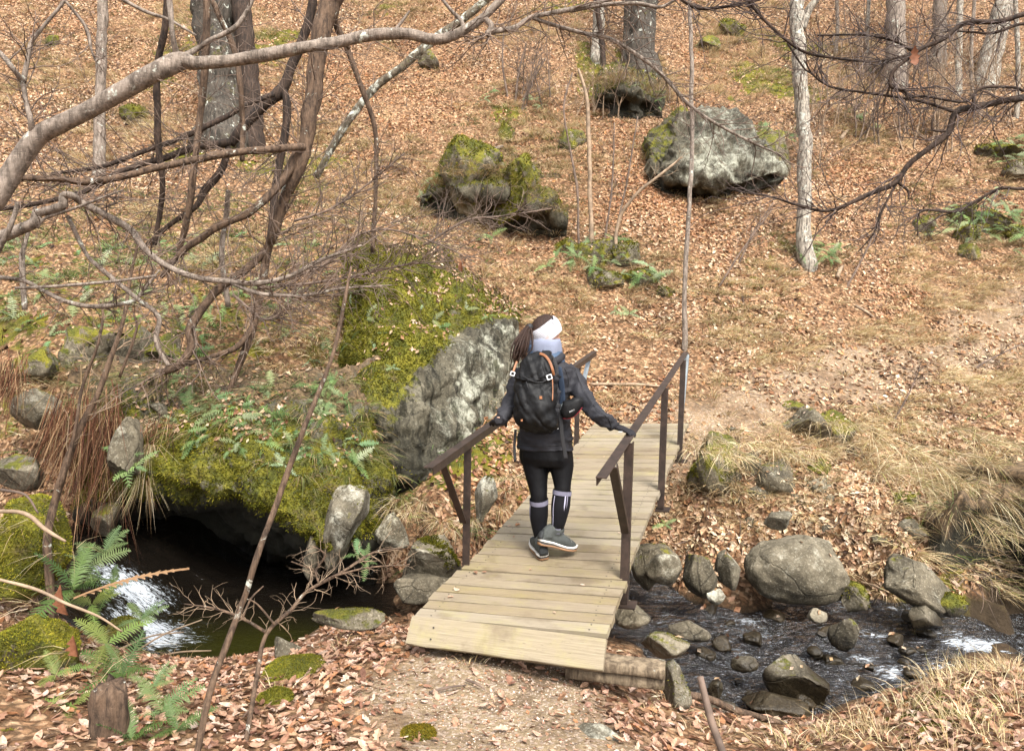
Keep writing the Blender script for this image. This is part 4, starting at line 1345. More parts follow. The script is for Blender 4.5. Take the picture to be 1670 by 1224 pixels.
# near bank
rock(966, 1209, 3.42, 92, 44, "smooth whitish stone bedded in the path at the bottom of the picture", 80, .9, 4, -.35, .45)
rock(928, 1155, 3.75, 26, 15, "small white stone on the path above the large bedded one", 81, .9, 5, -.4, .5)
rock(575, 1010, 5.0, 140, 34, "long squared mossy slab on the near bank left of the bridge", 82, .6, 6, .28, .1, tufts=500, tsize=.016)
rock(466, 1058, 4.65, 56, 46, "plain grey corner stone at the pool edge", 83, .9, 7, -.2, .3)
def moss_cushion(px_, py_, w, h, label, seed, dry=False):
    p, d = put(px_, py_)
    k = d / FPX
    V, F = rock_shape(np.array([w * k, w * k * .95, h * k * .8]), seed, 1, .25, 4)
    o = obj("moss_cushion", mk_mesh("moss_cushion", V, F, M['rock'], True), loc=p)
    o["moss"], o["lichen"] = 1.2, 0.0
    tag(o, label, "moss")
    N = normals_of(V, F)
    pal = MOSSC * np.array([1.5, 1.2, 1.0]) if dry else MOSSC * 1.35
    moss_tufts(V, F, 5000 if w > 70 else 2600, np.clip(N[:, 2], 0, 1), .014, o, pal=pal)
moss_cushion(488, 1093, 112, 46, "large bright yellow green moss cushion on the leafy near bank", 90)
moss_cushion(446, 1140, 62, 34, "smaller moss cushion below the large one", 91)
moss_cushion(682, 1197, 60, 26, "dull dry moss patch on the trodden path", 92, True)
# left of the bridge
rock(702, 905, 6.35, 128, 100, "broad grey stone with a thick moss skirt between the slab and the bridge", 100, .8, 5, .12, .1, roll=-.45, sub=5, tufts=2200, tsize=.03)
rock(690, 955, 6.15, 120, 52, "wet grey foot of stone at the water under the moss skirted stone", 101, .8, 6, -.5, .2)
rock(645, 868, 6.6, 64, 66, "whitish mossy stone leaning behind the moss skirted one", 102, .8, 7, .08, .4, roll=-.3)
rock(790, 815, 6.95, 44, 84, "upright white and yellow mossy stone beside the left bridge post", 103, .8, 6, .2, .45, tufts=400, tsize=.025)
rock(570, 848, 6.3, 76, 175, "tall pale grey upright slab at the right end of the overhanging rock", 104, .8, 7, .12, .28, roll=.25, sub=5, tufts=300, tsize=.025)
rock(512, 905, 6.35, 38, 110, "narrow dark grey pillar standing in the pool under the overhang", 105, .9, 6, .05, .1)
rock(212, 742, 6.25, 62, 128, "smooth grey shoulder of stone at the left end of the overhanging rock", 106, .8, 5, -.1, .2, roll=.12)
rock(240, 645, 6.95, 46, 36, "small grey stone in red needles above the smooth shoulder", 107, .8, 6, -.1, .2)
rock(262, 668, 6.8, 36, 28, "smallest grey stone just below another in the red needles", 108, .8, 5, -.2, .2)
rock(70, 600, 7.6, 84, 62, "rounded grey stone with hanging straw at the left edge", 109, .8, 8, .36, .0)
rock(150, 570, 8.0, 140, 84, "mossy grey rock face behind the dead ferns", 110, .7, 9, .34, .0, sub=5)
rock(225, 575, 8.0, 80, 80, "pale grey rock face beneath the curling branch", 111, .7, 9, .3, .1)
rock(280, 570, 7.9, 90, 60, "grey stone with moss under the curling branch foot", 117, .7, 9, .34, .0)
rock(56, 668, 6.9, 76, 70, "violet grey leaf strewn stone at the left edge", 112, .8, 8, .16, .2)
rock(36, 765, 6.3, 84, 70, "wet bluish stone with a moss spot beside the waterfall gully", 113, .8, 7, .3, .1)
rock(165, 845, 6.5, 60, 60, "dark mossy stone in the shade of the dead ferns", 114, .8, 4, .35, 0)
rock(40, 890, 4.3, 140, 170, "big bright mossy rock at the left edge beside the leaning stem", 115, .8, 4, .9, .1, sub=5, rough=.18, tufts=9000, tsize=.018)
rock(45, 1065, 3.75, 150, 200, "nearest mossy rock in the lower left corner with a bare grey flank", 116, .8, 4, .75, .2, sub=5, rough=.18, tufts=7000, tsize=.018)
rock(5, 1215, 3.1, 70, 60, "bit of bright moss covered stone at the very bottom left corner", 118, .8, 3, .7, .0, tufts=1500, tsize=.015)
rock(100, 1170, 3.35, 60, 50, "greyish stone half under brown leaves in the lower left", 119, .8, 5, -.1, .2)
rock(200, 1040, 5.4, 60, 70, "green mossy stone under the ferns beside the white cascade", 120, .8, 4, .5, 0, tufts=800, tsize=.02)

# ------------------------------------------------------------------ the two rock faces, shaped from rows of measured points
def face_grid(cols, rows_px, seed, amp, mossf, lichf, name, label, soilf, shade_dampf, streakf, nu=150, nv=110):
    """surface through columns of (y, distance) at picture columns rows_px; closed behind"""
    K = np.array([[at(x, y, d) for (y, d) in c] for x, c in zip(rows_px, cols)])       # (ncol, nrow, 3)
    a = np.stack([catmull(K[i], 24) for i in range(len(K))])
    b = np.stack([catmull(a[:, j], 24) for j in range(a.shape[1])], 1)
    iu = np.linspace(0, b.shape[0] - 1, nu).astype(int)
    iv = np.linspace(0, b.shape[1] - 1, nv).astype(int)
    S = b[iu][:, iv]
    V = S.reshape(-1, 3)
    ii, jj = np.meshgrid(np.arange(nu - 1), np.arange(nv - 1), indexing='ij')
    ii, jj = ii.ravel(), jj.ravel()
    F = np.stack([ii * nv + jj, ii * nv + jj + 1, (ii + 1) * nv + jj + 1, (ii + 1) * nv + jj], 1)
    F = np.concatenate([F[:, [0, 1, 2]], F[:, [0, 2, 3]]])
    N = normals_of(V, F)
    if (N * (EYE - V)).sum(1).mean() < 0:
        F = F[:, ::-1]
        N = -N
    # blocky relief: ridged noise plus rounded roughness
    r1 = fbm(V * 1.6 + seed, 4, seed)
    r2 = 1 - np.abs(fbm(V * np.array([2.4, 2.4, 1.4]) + 7.7, 3, seed + 3)) * 2
    r3 = fbm(V * 9, 4, seed + 5)
    step = np.floor((fbm(V * np.array([1.7, 1.7, 2.2]), 3, seed + 8) + 1) * 4) / 4
    r4 = fbm(V * 4.2 + 3.1, 3, seed + 11)
    V = V + N * (amp * (0.9 * r1 + 0.45 * r2 + 0.8 * step - 0.9 + 0.2 * r3 + .42 * r4))[:, None]
    uu = np.repeat(np.linspace(0, 1, nu), nv)
    vv = np.tile(np.linspace(0, 1, nv), nu)
    N = normals_of(V, F)
    ms, li = mossf(uu, vv, N, V), lichf(uu, vv, N, V)
    # back shell so that the rock is solid from the side
    back = V + np.array([0, 1.6, -0.3])
    base = V.min(0)
    nV = len(V)
    edge = np.concatenate([np.arange(nv), np.arange(1, nu) * nv + nv - 1, (nu - 1) * nv + np.arange(nv - 2, -1, -1), np.arange(nu - 2, 0, -1) * nv])
    e2 = np.roll(edge, -1)
    F2 = F[:, ::-1] + nV
    Fs = np.concatenate([np.stack([edge, edge + nV, e2], 1), np.stack([e2, edge + nV, e2 + nV], 1)])
    Vall = np.vstack([V, back])
    org = V.mean(0)
    me = mk_mesh(name, Vall - org, np.concatenate([F, F2, Fs]), M['cliff'], True, None, {k_: np.concatenate([a_, a_]) for k_, a_ in (("moss", ms), ("lichen", li), ("soil", soilf(uu, vv, N, V)), ("damp", shade_dampf(uu, vv, N, V)), ("streak", streakf(uu, vv, N, V)))})
    o = obj(name, me, loc=org)
    tag(o, label, "rock face")
    return o, V, F, N, ms, org

ov_cols = [[(600, 8.1), (650, 7.6), (700, 7.3), (750, 7.1), (820, 7.1), (870, 7.3), (930, 7.5)],
           [(598, 8.0), (645, 7.3), (690, 6.9), (740, 6.65), (800, 6.6), (850, 7.2), (930, 7.7)],
           [(596, 7.9), (635, 7.05), (680, 6.7), (728, 6.45), (776, 6.4), (825, 7.2), (930, 7.9)],
           [(600, 7.7), (636, 6.95), (688, 6.6), (740, 6.38), (788, 6.32), (832, 7.3), (932, 8.0)],
           [(602, 7.6), (640, 6.9), (698, 6.55), (762, 6.3), (815, 6.22), (850, 7.2), (936, 8.0)],
           [(600, 7.6), (643, 6.95), (712, 6.55), (786, 6.25), (848, 6.15), (880, 7.0), (942, 7.8)],
           [(596, 7.7), (645, 7.05), (720, 6.65), (805, 6.32), (888, 6.15), (910, 6.9), (950, 7.4)],
           [(590, 7.9), (645, 7.3), (710, 6.95), (780, 6.55), (860, 6.45), (905, 6.8), (950, 7.1)],
           [(590, 8.3), (650, 7.9), (720, 7.6), (790, 7.3), (860, 7.2), (910, 7.2), (950, 7.2)]]
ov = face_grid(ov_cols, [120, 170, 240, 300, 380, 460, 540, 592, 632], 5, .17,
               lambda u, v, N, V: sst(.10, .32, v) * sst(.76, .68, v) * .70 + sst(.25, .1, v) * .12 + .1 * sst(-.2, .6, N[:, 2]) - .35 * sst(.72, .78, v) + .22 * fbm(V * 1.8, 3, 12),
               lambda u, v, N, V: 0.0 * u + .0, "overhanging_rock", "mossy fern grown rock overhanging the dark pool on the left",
               lambda u, v, N, V: sst(.34, .16, v) * .55 + .12 * sst(.65, .4, v), lambda u, v, N, V: sst(.66, .73, v), lambda u, v, N, V: .5 * sst(.4, .5, v))  # underside below the lip blackened with painted shade
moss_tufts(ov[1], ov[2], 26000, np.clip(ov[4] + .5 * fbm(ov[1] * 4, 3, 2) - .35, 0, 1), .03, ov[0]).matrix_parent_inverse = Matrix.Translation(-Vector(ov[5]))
cl_cols = [[(400, 9.9), (470, 9.3), (550, 8.75), (620, 8.35), (680, 8.1), (740, 8.0), (820, 8.1)],
           [(392, 9.5), (470, 8.8), (550, 8.25), (615, 7.8), (660, 7.45), (740, 7.35), (815, 7.8)],
           [(395, 9.4), (470, 8.7), (550, 8.2), (625, 7.75), (680, 7.35), (750, 7.3), (805, 7.6)],
           [(405, 9.5), (475, 8.8), (542, 8.35), (595, 8.0), (660, 7.6), (740, 7.55), (795, 7.6)],
           [(428, 9.6), (480, 9.1), (528, 8.75), (558, 8.45), (630, 8.05), (710, 7.95), (770, 7.95)],
           [(455, 9.8), (490, 9.4), (520, 9.05), (538, 8.8), (600, 8.55), (680, 8.4), (740, 8.3)],
           [(478, 10.1), (495, 9.8), (511, 9.5), (526, 9.25), (580, 9.0), (650, 8.9), (710, 8.8)],
           [(500, 10.5), (515, 10.2), (525, 10.0), (540, 9.8), (580, 9.6), (630, 9.5), (690, 9.4)]]
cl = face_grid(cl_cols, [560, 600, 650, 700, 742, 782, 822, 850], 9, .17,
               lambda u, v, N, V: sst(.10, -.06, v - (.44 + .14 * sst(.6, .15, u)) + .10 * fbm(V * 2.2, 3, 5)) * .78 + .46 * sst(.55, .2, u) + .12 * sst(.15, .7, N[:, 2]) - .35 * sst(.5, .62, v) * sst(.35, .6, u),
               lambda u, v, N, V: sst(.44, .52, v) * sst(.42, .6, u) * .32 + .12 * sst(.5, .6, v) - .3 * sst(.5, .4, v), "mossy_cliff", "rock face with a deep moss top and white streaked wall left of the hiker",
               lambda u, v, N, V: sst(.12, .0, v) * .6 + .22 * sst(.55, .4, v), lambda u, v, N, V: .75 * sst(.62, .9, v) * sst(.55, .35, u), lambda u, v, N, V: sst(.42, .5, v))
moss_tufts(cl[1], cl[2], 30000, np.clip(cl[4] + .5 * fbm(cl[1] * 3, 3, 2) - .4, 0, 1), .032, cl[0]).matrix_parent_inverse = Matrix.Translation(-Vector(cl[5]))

# dead grass and leaves gathered round the stones
cs = []
for px_, py_, w_, d_ in BASES:
    for q in range(max(2, int(w_ / 14))):
        cs.append(put(px_ + RNG.uniform(-.6, .6) * w_, py_ + RNG.uniform(-.15, .3) * w_ * .5, 5.0)[0])
cs = np.array(cs)
stuff_mesh("dry_grass", [tussocks(cs, np.tile([0, -.4, .8], (len(cs), 1)), 30, .10, .28, .0035, .12, RNG, flow=down)], M['grass'], "dead grass gathered round the stones of the slope")
lv = []
for V_r, F_r, d_ in ROCKS:
    N_r = normals_of(V_r, F_r)
    P_, N_ = scatter(V_r, F_r, 16 if d_ > 7.2 else int(RNG.integers(0, 3)), np.clip(N_r[:, 2] - .3, 0, 1))
    if len(P_):
        lv.append(stamp(tmp_far, P_, N_, RNG.uniform(.03, .06, len(P_)), .3, pick_cols(len(P_), LEAFC * .8, LEAFW, RNG), RNG, .006))
stuff_mesh("fallen_leaves", lv, M['leaf'], "odd leaves lying on top of the stones")
# ledges of rock standing out of the slope, each with a dark hollow under its lip
LEDGES = []
def ledge(xs, ys, lip, out, hol, label, seed, amp=.10, mossy=.75, lichen=0.0, name="rock_ledge", tufts=5000, nu=110, nv=80, jag=0.0, soilv=0.0):
    """xs: picture columns; ys: (top, lip, hollow, foot) heights in the picture at each column"""
    cols = []
    rg = np.random.default_rng(seed)
    # extra columns between the measured ones, with an uneven lip
    xs0, Y0 = np.array(xs, float), np.array(ys, float)
    xs = np.linspace(xs0[0], xs0[-1], len(xs0) * 2 + 1)
    ys = np.stack([np.interp(xs, xs0, Y0[:, k]) for k in range(4)], 1)
    hh_ = (ys[:, 2] - ys[:, 0]).mean()
    ys[1:-1, 1] += rg.normal(0, .06, len(xs) - 2) * hh_ * (jag > 0)
    ys[1:-1, 0] += rg.normal(0, .10, len(xs) - 2) * hh_ * (jag > 0)
    for i, (x, y4) in enumerate(zip(xs, ys)):
        e = 1 - abs(2 * i / (len(xs) - 1) - 1) ** 3            # ends sink into the slope
        b = put(x, y4[3], 5.0)[1]
        tp = put(x, y4[0], 5.0)[1]
        o = out * (.25 + .75 * e) * rg.uniform(1 - jag, 1 + jag)
        cols.append([(y4[0] - (y4[1] - y4[0]) * .35, tp + .55), (y4[0], tp - .10 * e), ((y4[0] + y4[1]) / 2, (tp * .4 + b * .6) - o * .8), (y4[1], b - o * lip * .9 + .05), (y4[2], b - o * .25 + hol * .45 * e), ((y4[2] + y4[3]) / 2 + 2, b - o * .12 + hol * .4 * e + .02), (y4[3] + 6, b + .25)])
    r = face_grid(cols, xs, seed, amp, lambda u, v, N, V: mossy * sst(.60, .46, v) + .25 * sst(.1, .7, N[:, 2]) - .2 + .25 * fbm(V * 1.6, 3, seed),
                  lambda u, v, N, V: lichen + 0 * u, name, label, lambda u, v, N, V: np.maximum(sst(.18, .05, v) * .8 + .25 * sst(.4, .2, v), soilv), lambda u, v, N, V: sst(.50, .66, v + .25 * fbm(V * 2.5, 3, seed + 1)) * (.75 if hol < .5 else 1), lambda u, v, N, V: sst(.3, .4, v) * .6, nu, nv)  # hollow under the lip has its shade painted into the colour
    if tufts:
        moss_tufts(r[1], r[2], tufts, np.clip(r[4] + .6 * fbm(r[1] * 4, 3, 2) - .35, 0, 1), .05, r[0]).matrix_parent_inverse = Matrix.Translation(-Vector(r[5]))
    LEDGES.append(r)
    vt = np.tile(np.linspace(0, 1, nv), nu)
    wl_ = np.clip(r[3][:, 2], 0, 1) * sst(.42, .25, vt)
    P_, N_ = scatter(r[1], r[2], 220, wl_)
    LV.append(stamp(tmp_far, P_, N_, RNG.uniform(.05, .09, len(P_)), .4, pick_cols(len(P_), LEAFC, LEAFW, RNG), RNG, .02))
    # straw hanging over the lip
    cs_ = [at(x + RNG.normal(0, 10), y4[0] + (y4[1] - y4[0]) * RNG.uniform(.1, .7), put(x, y4[3], 5.0)[1] - out * .7) for x, y4 in zip(xs, ys) for _ in range(3)]
    if name != 'bank_ledge': GR.append(tussocks(np.array(cs_), np.tile([0, -.5, .6], (len(cs_), 1)), 26, .12, .34, .004, .14, RNG, pal=STRAW * np.array([.6, .55, .5]), droop=(.6, 1.3), flow=np.array([0, -.5, -.1])))
    return r
LV, GR = [], []
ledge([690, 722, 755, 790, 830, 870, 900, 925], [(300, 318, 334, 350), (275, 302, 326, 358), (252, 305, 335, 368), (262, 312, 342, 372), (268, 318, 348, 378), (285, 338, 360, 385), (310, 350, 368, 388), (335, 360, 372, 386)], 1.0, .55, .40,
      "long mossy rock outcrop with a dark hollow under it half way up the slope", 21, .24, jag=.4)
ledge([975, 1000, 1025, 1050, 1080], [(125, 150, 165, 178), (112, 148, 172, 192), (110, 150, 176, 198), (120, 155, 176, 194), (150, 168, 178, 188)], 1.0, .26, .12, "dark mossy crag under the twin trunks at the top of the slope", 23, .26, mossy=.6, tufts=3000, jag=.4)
ledge([1535, 1570, 1605, 1645, 1690, 1740], [(800, 845, 880, 960), (775, 825, 868, 965), (765, 815, 862, 965), (760, 812, 860, 962), (765, 815, 862, 960), (770, 820, 865, 960)], 1.0, .22, .55, "grassy overhung bank with a dark hollow at the right edge", 26, .035, mossy=.1, tufts=0, name="bank_ledge", jag=.3, soilv=.9)
stuff_mesh("fallen_leaves", LV, M['leaf'], "leaves lying on the mossy ledges of the slope")
stuff_mesh("dry_grass", GR, M['grass'], "dead grass hanging over the lips of the ledges")
# the big pale boulder, undercut at its foot
b0 = put(1160, 326, 5.0)[1]
bc = []
for x, t_, l_, f_, e in ((1060, 232, 282, 300, .75), (1085, 208, 288, 322, .35), (1115, 194, 293, 330, .1), (1150, 186, 297, 332, .0), (1185, 184, 300, 326, .0), (1215, 190, 299, 318, .05), (1240, 206, 292, 306, .2), (1265, 232, 284, 294, .5), (1288, 256, 278, 288, .9)):
    bc.append([(t_ + 6, b0 + 1.9 + e), (t_, b0 + .95 + e), (t_ + (l_ - t_) * .2, b0 + .35 + e), (t_ + (l_ - t_) * .6, b0 - .15 + e * .9), (l_, b0 - .42 + e * .8), (l_ * .6 + f_ * .4, b0 - .02 + e * .5), (f_ + 6, b0 + .12 + e * .3)])
face_grid(bc, [1066, 1088, 1115, 1148, 1180, 1208, 1230, 1252, 1272], 31, .24, lambda u, v, N, V: .62 * sst(.34, .12, u) * sst(.7, .5, v) + .12 * sst(.3, .1, v), lambda u, v, N, V: 0.46 * sst(.15, .35, u) + .2 * fbm(V * 1.1, 3, 4), "boulder",
          "huge pale lichen covered boulder with a dark undercut foot on the leafy slope", lambda u, v, N, V: 0 * u, lambda u, v, N, V: sst(.69, .76, v) * .9, lambda u, v, N, V: .35 + 0 * u, 110, 90)[0]["category"] = "boulder"  # undercut foot darkened by painted shade
# extra dark grass and moss-brown herbs over the ledges
dg = []
for r in LEDGES:
    P_, N_ = scatter(r[1], r[2], 60, np.clip(r[3][:, 2] + .3, 0, 1) * np.tile((np.linspace(0, 1, 80) < .55).astype(float), 110))
    dg.append(tussocks(P_, N_, 20, .08, .24, .005, .12, RNG, np.array([[.22, .16, .08], [.13, .10, .05], [.30, .23, .12], [.12, .14, .05], [.08, .09, .035]]), np.array([.25, .2, .2, .2, .15]), (.5, 1.3), .5, flow=np.array([0, -.5, -.1])))
stuff_mesh("dry_grass", dg, M['grass'], "dark matted grass and herbs on the mossy ledges")
br_ = LEDGES[-1]
P_, N_ = scatter(br_[1], br_[2], 110, np.tile((np.linspace(0, 1, 80) < .50).astype(float), 110))
stuff_mesh("dry_grass", [tussocks(P_, N_, 20, .10, .26, .0028, .16, RNG, STRAW * .7, droop=(.4, 1.4), up=.35, flow=np.array([-.15, -.5, -.35]))], M['grass'], "combed dead grass hanging over the bank at the right edge")
# leaves and straw caught on the two rocks
for (o_, V_r, F_r, N_r, ms_, org_), nlv, dens, lab in ((ov, 1100, 1.0, "brown leaves caught on the overhanging rock"), (cl, 900, .6, "brown leaves caught on the mossy rock face")):
    vt = np.tile(np.linspace(0, 1, 110), 150)
    wl_ = np.clip(N_r[:, 2], 0, 1) ** 1.5 * sst(.48, .3, vt) * np.clip(.5 + fbm(V_r * 1.3, 3, 77) * 1.6, 0, 1)
    P_, N_ = scatter(V_r, F_r, nlv, wl_)
    V_, F_, C_ = stamp(tmp_far, P_, N_, RNG.uniform(.035, .07, nlv), .5, pick_cols(nlv, LEAFC * .8, LEAFW, RNG), RNG, .02)
    obj("fallen_leaves", mk_mesh("fallen_leaves", V_, F_, M['leaf'], False, C_), kind="stuff")["label"] = lab
P_, N_ = scatter(ov[1], ov[2], 330, np.clip(ov[3][:, 2] + .45, 0, 1) * np.tile(sst(.55, .35, np.linspace(0, 1, 110)), 150))
stuff_mesh("ground_herbs", [tussocks(P_, N_, 22, .05, .16, .004, .09, RNG, np.array([[.20, .14, .07], [.10, .11, .04], [.28, .21, .11], [.13, .15, .05], [.07, .08, .03]]), np.ones(5) / 5, (.5, 1.4), .3, flow=np.array([0, -.5, -.1]))], M['grass'], "matted dark grass and herbs over the overhanging rock")
def hang_grass(pts, nb, L0, L1, spread, label, droop=(.7, 1.5), W=.0028, pal=STRAW, up=.35, drop=None):
    c = np.array([at(*p) for p in pts])
    g = tussocks(c, np.tile([0, -.5, .5], (len(c), 1)), nb, L0, L1, W, spread, RNG, pal=pal, w=np.ones(len(pal)) / len(pal), droop=droop, up=up, flow=np.array([0, -.5, 0]) if drop is None else drop)
    return stuff_mesh("dry_grass", [g], M['grass'], label)
hang_grass([(x, y, d) for x, y, d in ((285, 655, 7.1), (310, 650, 7.15), (335, 645, 7.2), (355, 655, 7.1), (300, 675, 6.95), (330, 670, 7.0), (265, 690, 6.8), (380, 650, 7.2), (250, 700, 6.75), (345, 690, 6.85), (290, 700, 6.75))],
           90, .12, .34, .12, "pale dead grass hanging over the top of the overhanging rock")
hang_grass([(238, 735, 6.4), (228, 750, 6.4), (245, 725, 6.42), (235, 765, 6.38)], 55, .22, .46, .05, "beard of straw hanging down the left end of the overhanging rock", (.1, .5), up=-.7, drop=np.array([.05, -.25, -.6]), pal=STRAW * .75)
hang_grass([(1140, 735, 7.5), (1165, 720, 7.6), (1190, 735, 7.5), (1205, 745, 7.6), (1150, 715, 7.7), (1215, 725, 7.8), (1180, 745, 7.4), (1265, 735, 7.8), (1300, 745, 7.8), (1330, 740, 7.9)], 70, .12, .28, .1, "dry grass hanging over the stones by the far bridge end")
hang_grass([(650, 815, 6.8), (670, 835, 6.7), (690, 820, 6.75), (720, 850, 6.7), (640, 830, 6.75), (770, 850, 6.75), (735, 865, 6.65), (825, 800, 7.2), (815, 830, 7.0), (835, 780, 7.4)], 60, .10, .24, .08, "brown dead grass between the rocks left of the bridge", pal=STRAW * .8)
hang_grass([(1340, 690, 8.3), (1370, 690, 8.2), (1400, 700, 8.1), (1430, 720, 7.9), (1480, 740, 7.8), (1520, 760, 7.6), (1560, 790, 7.4), (1600, 800, 7.4), (1640, 820, 7.3), (1560, 740, 7.9), (1620, 760, 7.8), (1500, 790, 7.4), (1440, 770, 7.6),
            (1580, 840, 7.1), (1620, 870, 7.0), (1650, 790, 7.6), (1530, 830, 7.1), (1660, 860, 7.1), (1600, 720, 8.2), (1550, 700, 8.4), (1480, 690, 8.6)], 90, .18, .46, .16, "long combed dry grass on the bank below the far path", pal=STRAW * .82)

# ------------------------------------------------------------------ footbridge
P0 = at(900, 908, 5.0)
AX = np.array([0.32072, 0.93998, 0.11650])
AX /= np.linalg.norm(AX)
NB = np.array([-0.10735, -0.08613, 0.99048])
NB = NB - AX * (AX @ NB)
NB /= np.linalg.norm(NB)
BX = np.cross(AX, NB)
def bp(s, w, h=0.0):
    return P0 + AX * s + BX * w + NB * h
bridge = empty("footbridge", P0, "narrow wooden plank footbridge with brown steel handrails across the stream", "footbridge")
bl = np.array(P0)
def bpart(name, mb, mat, smooth=False, parent=None):
    o = obj(name, mb.mesh(name, mat, smooth), parent or bridge)
    if parent is None:
        o.matrix_parent_inverse = Matrix.Translation(-Vector(bl))
    return o
def bev_box(L, w, t, bev, rng, sub=6):
    """plank along x with softened edges, slight wear"""
    ys = np.array([-w / 2, -w / 2 + bev, w / 2 - bev, w / 2])
    prof = np.array([[-w / 2, -t], [-w / 2, -bev], [-w / 2 + bev, 0], [w / 2 - bev, 0], [w / 2, -bev], [w / 2, -t]])
    xs = np.linspace(-L / 2, L / 2, sub)
    V = []
    for x in xs:
        wob_ = rng.normal(0, .0012, (6, 2)) * (np.arange(6)[:, None] >= 0)
        q = prof + wob_
        V += [[x + rng.normal(0, .001), a, b] for a, b in q]
    F = []
    for i in range(sub - 1):
        for j in range(6):
            k = (j + 1) % 6
            F.append([i * 6 + j, (i + 1) * 6 + j, (i + 1) * 6 + k, i * 6 + k])
    V = np.array(V)
    T = np.concatenate([np.array(F)[:, [0, 1, 2]], np.array(F)[:, [0, 2, 3]]])
    ends = []
    for base, rv in ((0, False), ((sub - 1) * 6, True)):
        for j in range(1, 5):
            tri = [base, base + j, base + j + 1]
            ends.append(tri[::-1] if rv else tri)
    return V, np.concatenate([T, np.array(ends)])
plank_me = []
for k in range(6):
    v, f = bev_box(1.0, 1.0, 1.0, .03, np.random.default_rng(k))
    plank_me.append(None)
npl_main, npl_ramp = 31, 6
s_cre, s_far, s_near = -0.27, 3.72, -0.925
prng = np.random.default_rng(3)
screws = MB()
protos = []
for k in range(5):
    rr = np.random.default_rng(40 + k)
    v, f = bev_box(1.0, .121, .034, .0035, rr, 8)
    protos.append(mk_mesh("plank", v, f, M['plank'], False))
def frame_mat(c, ax, ay, az, L=1.0, W=1.0):
    return Matrix(((ax[0] * L, ay[0] * W, az[0], c[0]), (ax[1] * L, ay[1] * W, az[1], c[1]), (ax[2] * L, ay[2] * W, az[2], c[2]), (0, 0, 0, 1)))
def lay(s0, s1, n, wl, wr, ramp):
    pitch = (s1 - s0) / n
    for i in range(n):
        s = s0 + (i + .5) * pitch
        L = (wr - wl) + prng.normal(0, .004)
        c = bp(s, (wl + wr) / 2 + prng.normal(0, .004), prng.normal(0, .0022))
        o = obj("plank", protos[int(prng.integers(len(protos)))], bridge)
        tilt = prng.normal(0, .004)
        ax = BX * math.cos(tilt) + AX * math.sin(tilt)
        ax /= np.linalg.norm(ax)
        ay = AX - ax * (ax @ AX)
        ay /= np.linalg.norm(ay)
        o.matrix_parent_inverse = Matrix.Translation(-Vector(bl))
        o.matrix_basis = frame_mat(c, ax, ay, np.cross(ax, ay), L, (pitch - .0135) / .121)
        for w in (wl + .10, wr - .10):
            for ds in (-.028, .028):
                q = c + ax * (w - (wl + wr) / 2) + ay * (ds + prng.normal(0, .004))
                V_, F_ = tube([q - NB * .004, q + NB * .0012], .0048, 6)
                screws.add(V_, F_)
lay(s_cre + .003, s_far, npl_main, -.545, .535, False)
lay(s_near, s_cre - .002, npl_ramp, -.585, .565, True)
# sloping front board
fb_top = bp(s_near - .006, -.01, -.003)
fdir = -AX * .62 - np.array([0, 0, 1.0]) * .78
fdir /= np.linalg.norm(fdir)
rr = np.random.default_rng(77)
v, f = bev_box(1.17, .165, .034, .004, rr, 10)
o = obj("front_board", mk_mesh("front_board", v, f, M['plank'], False), bridge)
fn = np.cross(BX, -fdir)
o.matrix_parent_inverse = Matrix.Translation(-Vector(bl))
o.matrix_basis = frame_mat(fb_top + fdir * .0825, BX, -fdir, fn)
for w in (-.43, .46):
    for q in (.045, .11):
        c = fb_top + fdir * q + BX * w
        V_, F_ = tube([c - fn * .004, c + fn * .0012], .0052, 6)
        screws.add(V_, F_)
bpart("screw_heads", screws, M['screw'])["kind"] = "stuff"
# steel beams under the deck, cross pieces
for w in (-.42, .40):
    mb = MB().add(*box(bp((s_far + s_near) / 2 + .02, w, -.034 - .062), AX * (s_far - s_near - .06) / 2, BX * .035, NB * .06))
    mb.add(*box(bp((s_far + s_near) / 2 + .02, w, -.034 - .128), AX * (s_far - s_near - .06) / 2, BX * .055, NB * .005))
    bpart("support_beam", mb, M['rust'])
ZV = np.array([0, 0, 1.0])
RAILH = .86
def post(s, w, top=RAILH - .005, side=1):
    b = bp(s, w, -.16)
    t = bp(s, w, 0) + ZV * top
    hgt = (t - b) @ ZV
    c = (b + t) / 2
    mb = MB().add(*box(c + BX * .0, AX * .004, BX * .026, ZV * hgt / 2))           # angle iron: web and flange
    mb.add(*box(c + BX * .0225 * side + AX * .0245, AX * .0204, BX * .0035, ZV * hgt / 2))
    o = bpart("post", mb, M['rust'])
    mb = MB().add(*box(bp(s, w + .012 * side, -.168), AX * .05, BX * .06, NB * .005))
    o2 = bpart("bracket", mb, M['rust'], parent=o)
    return bp(s, w, 0) + ZV * top
rails = {}
WLft, WRgt = -.555, .535
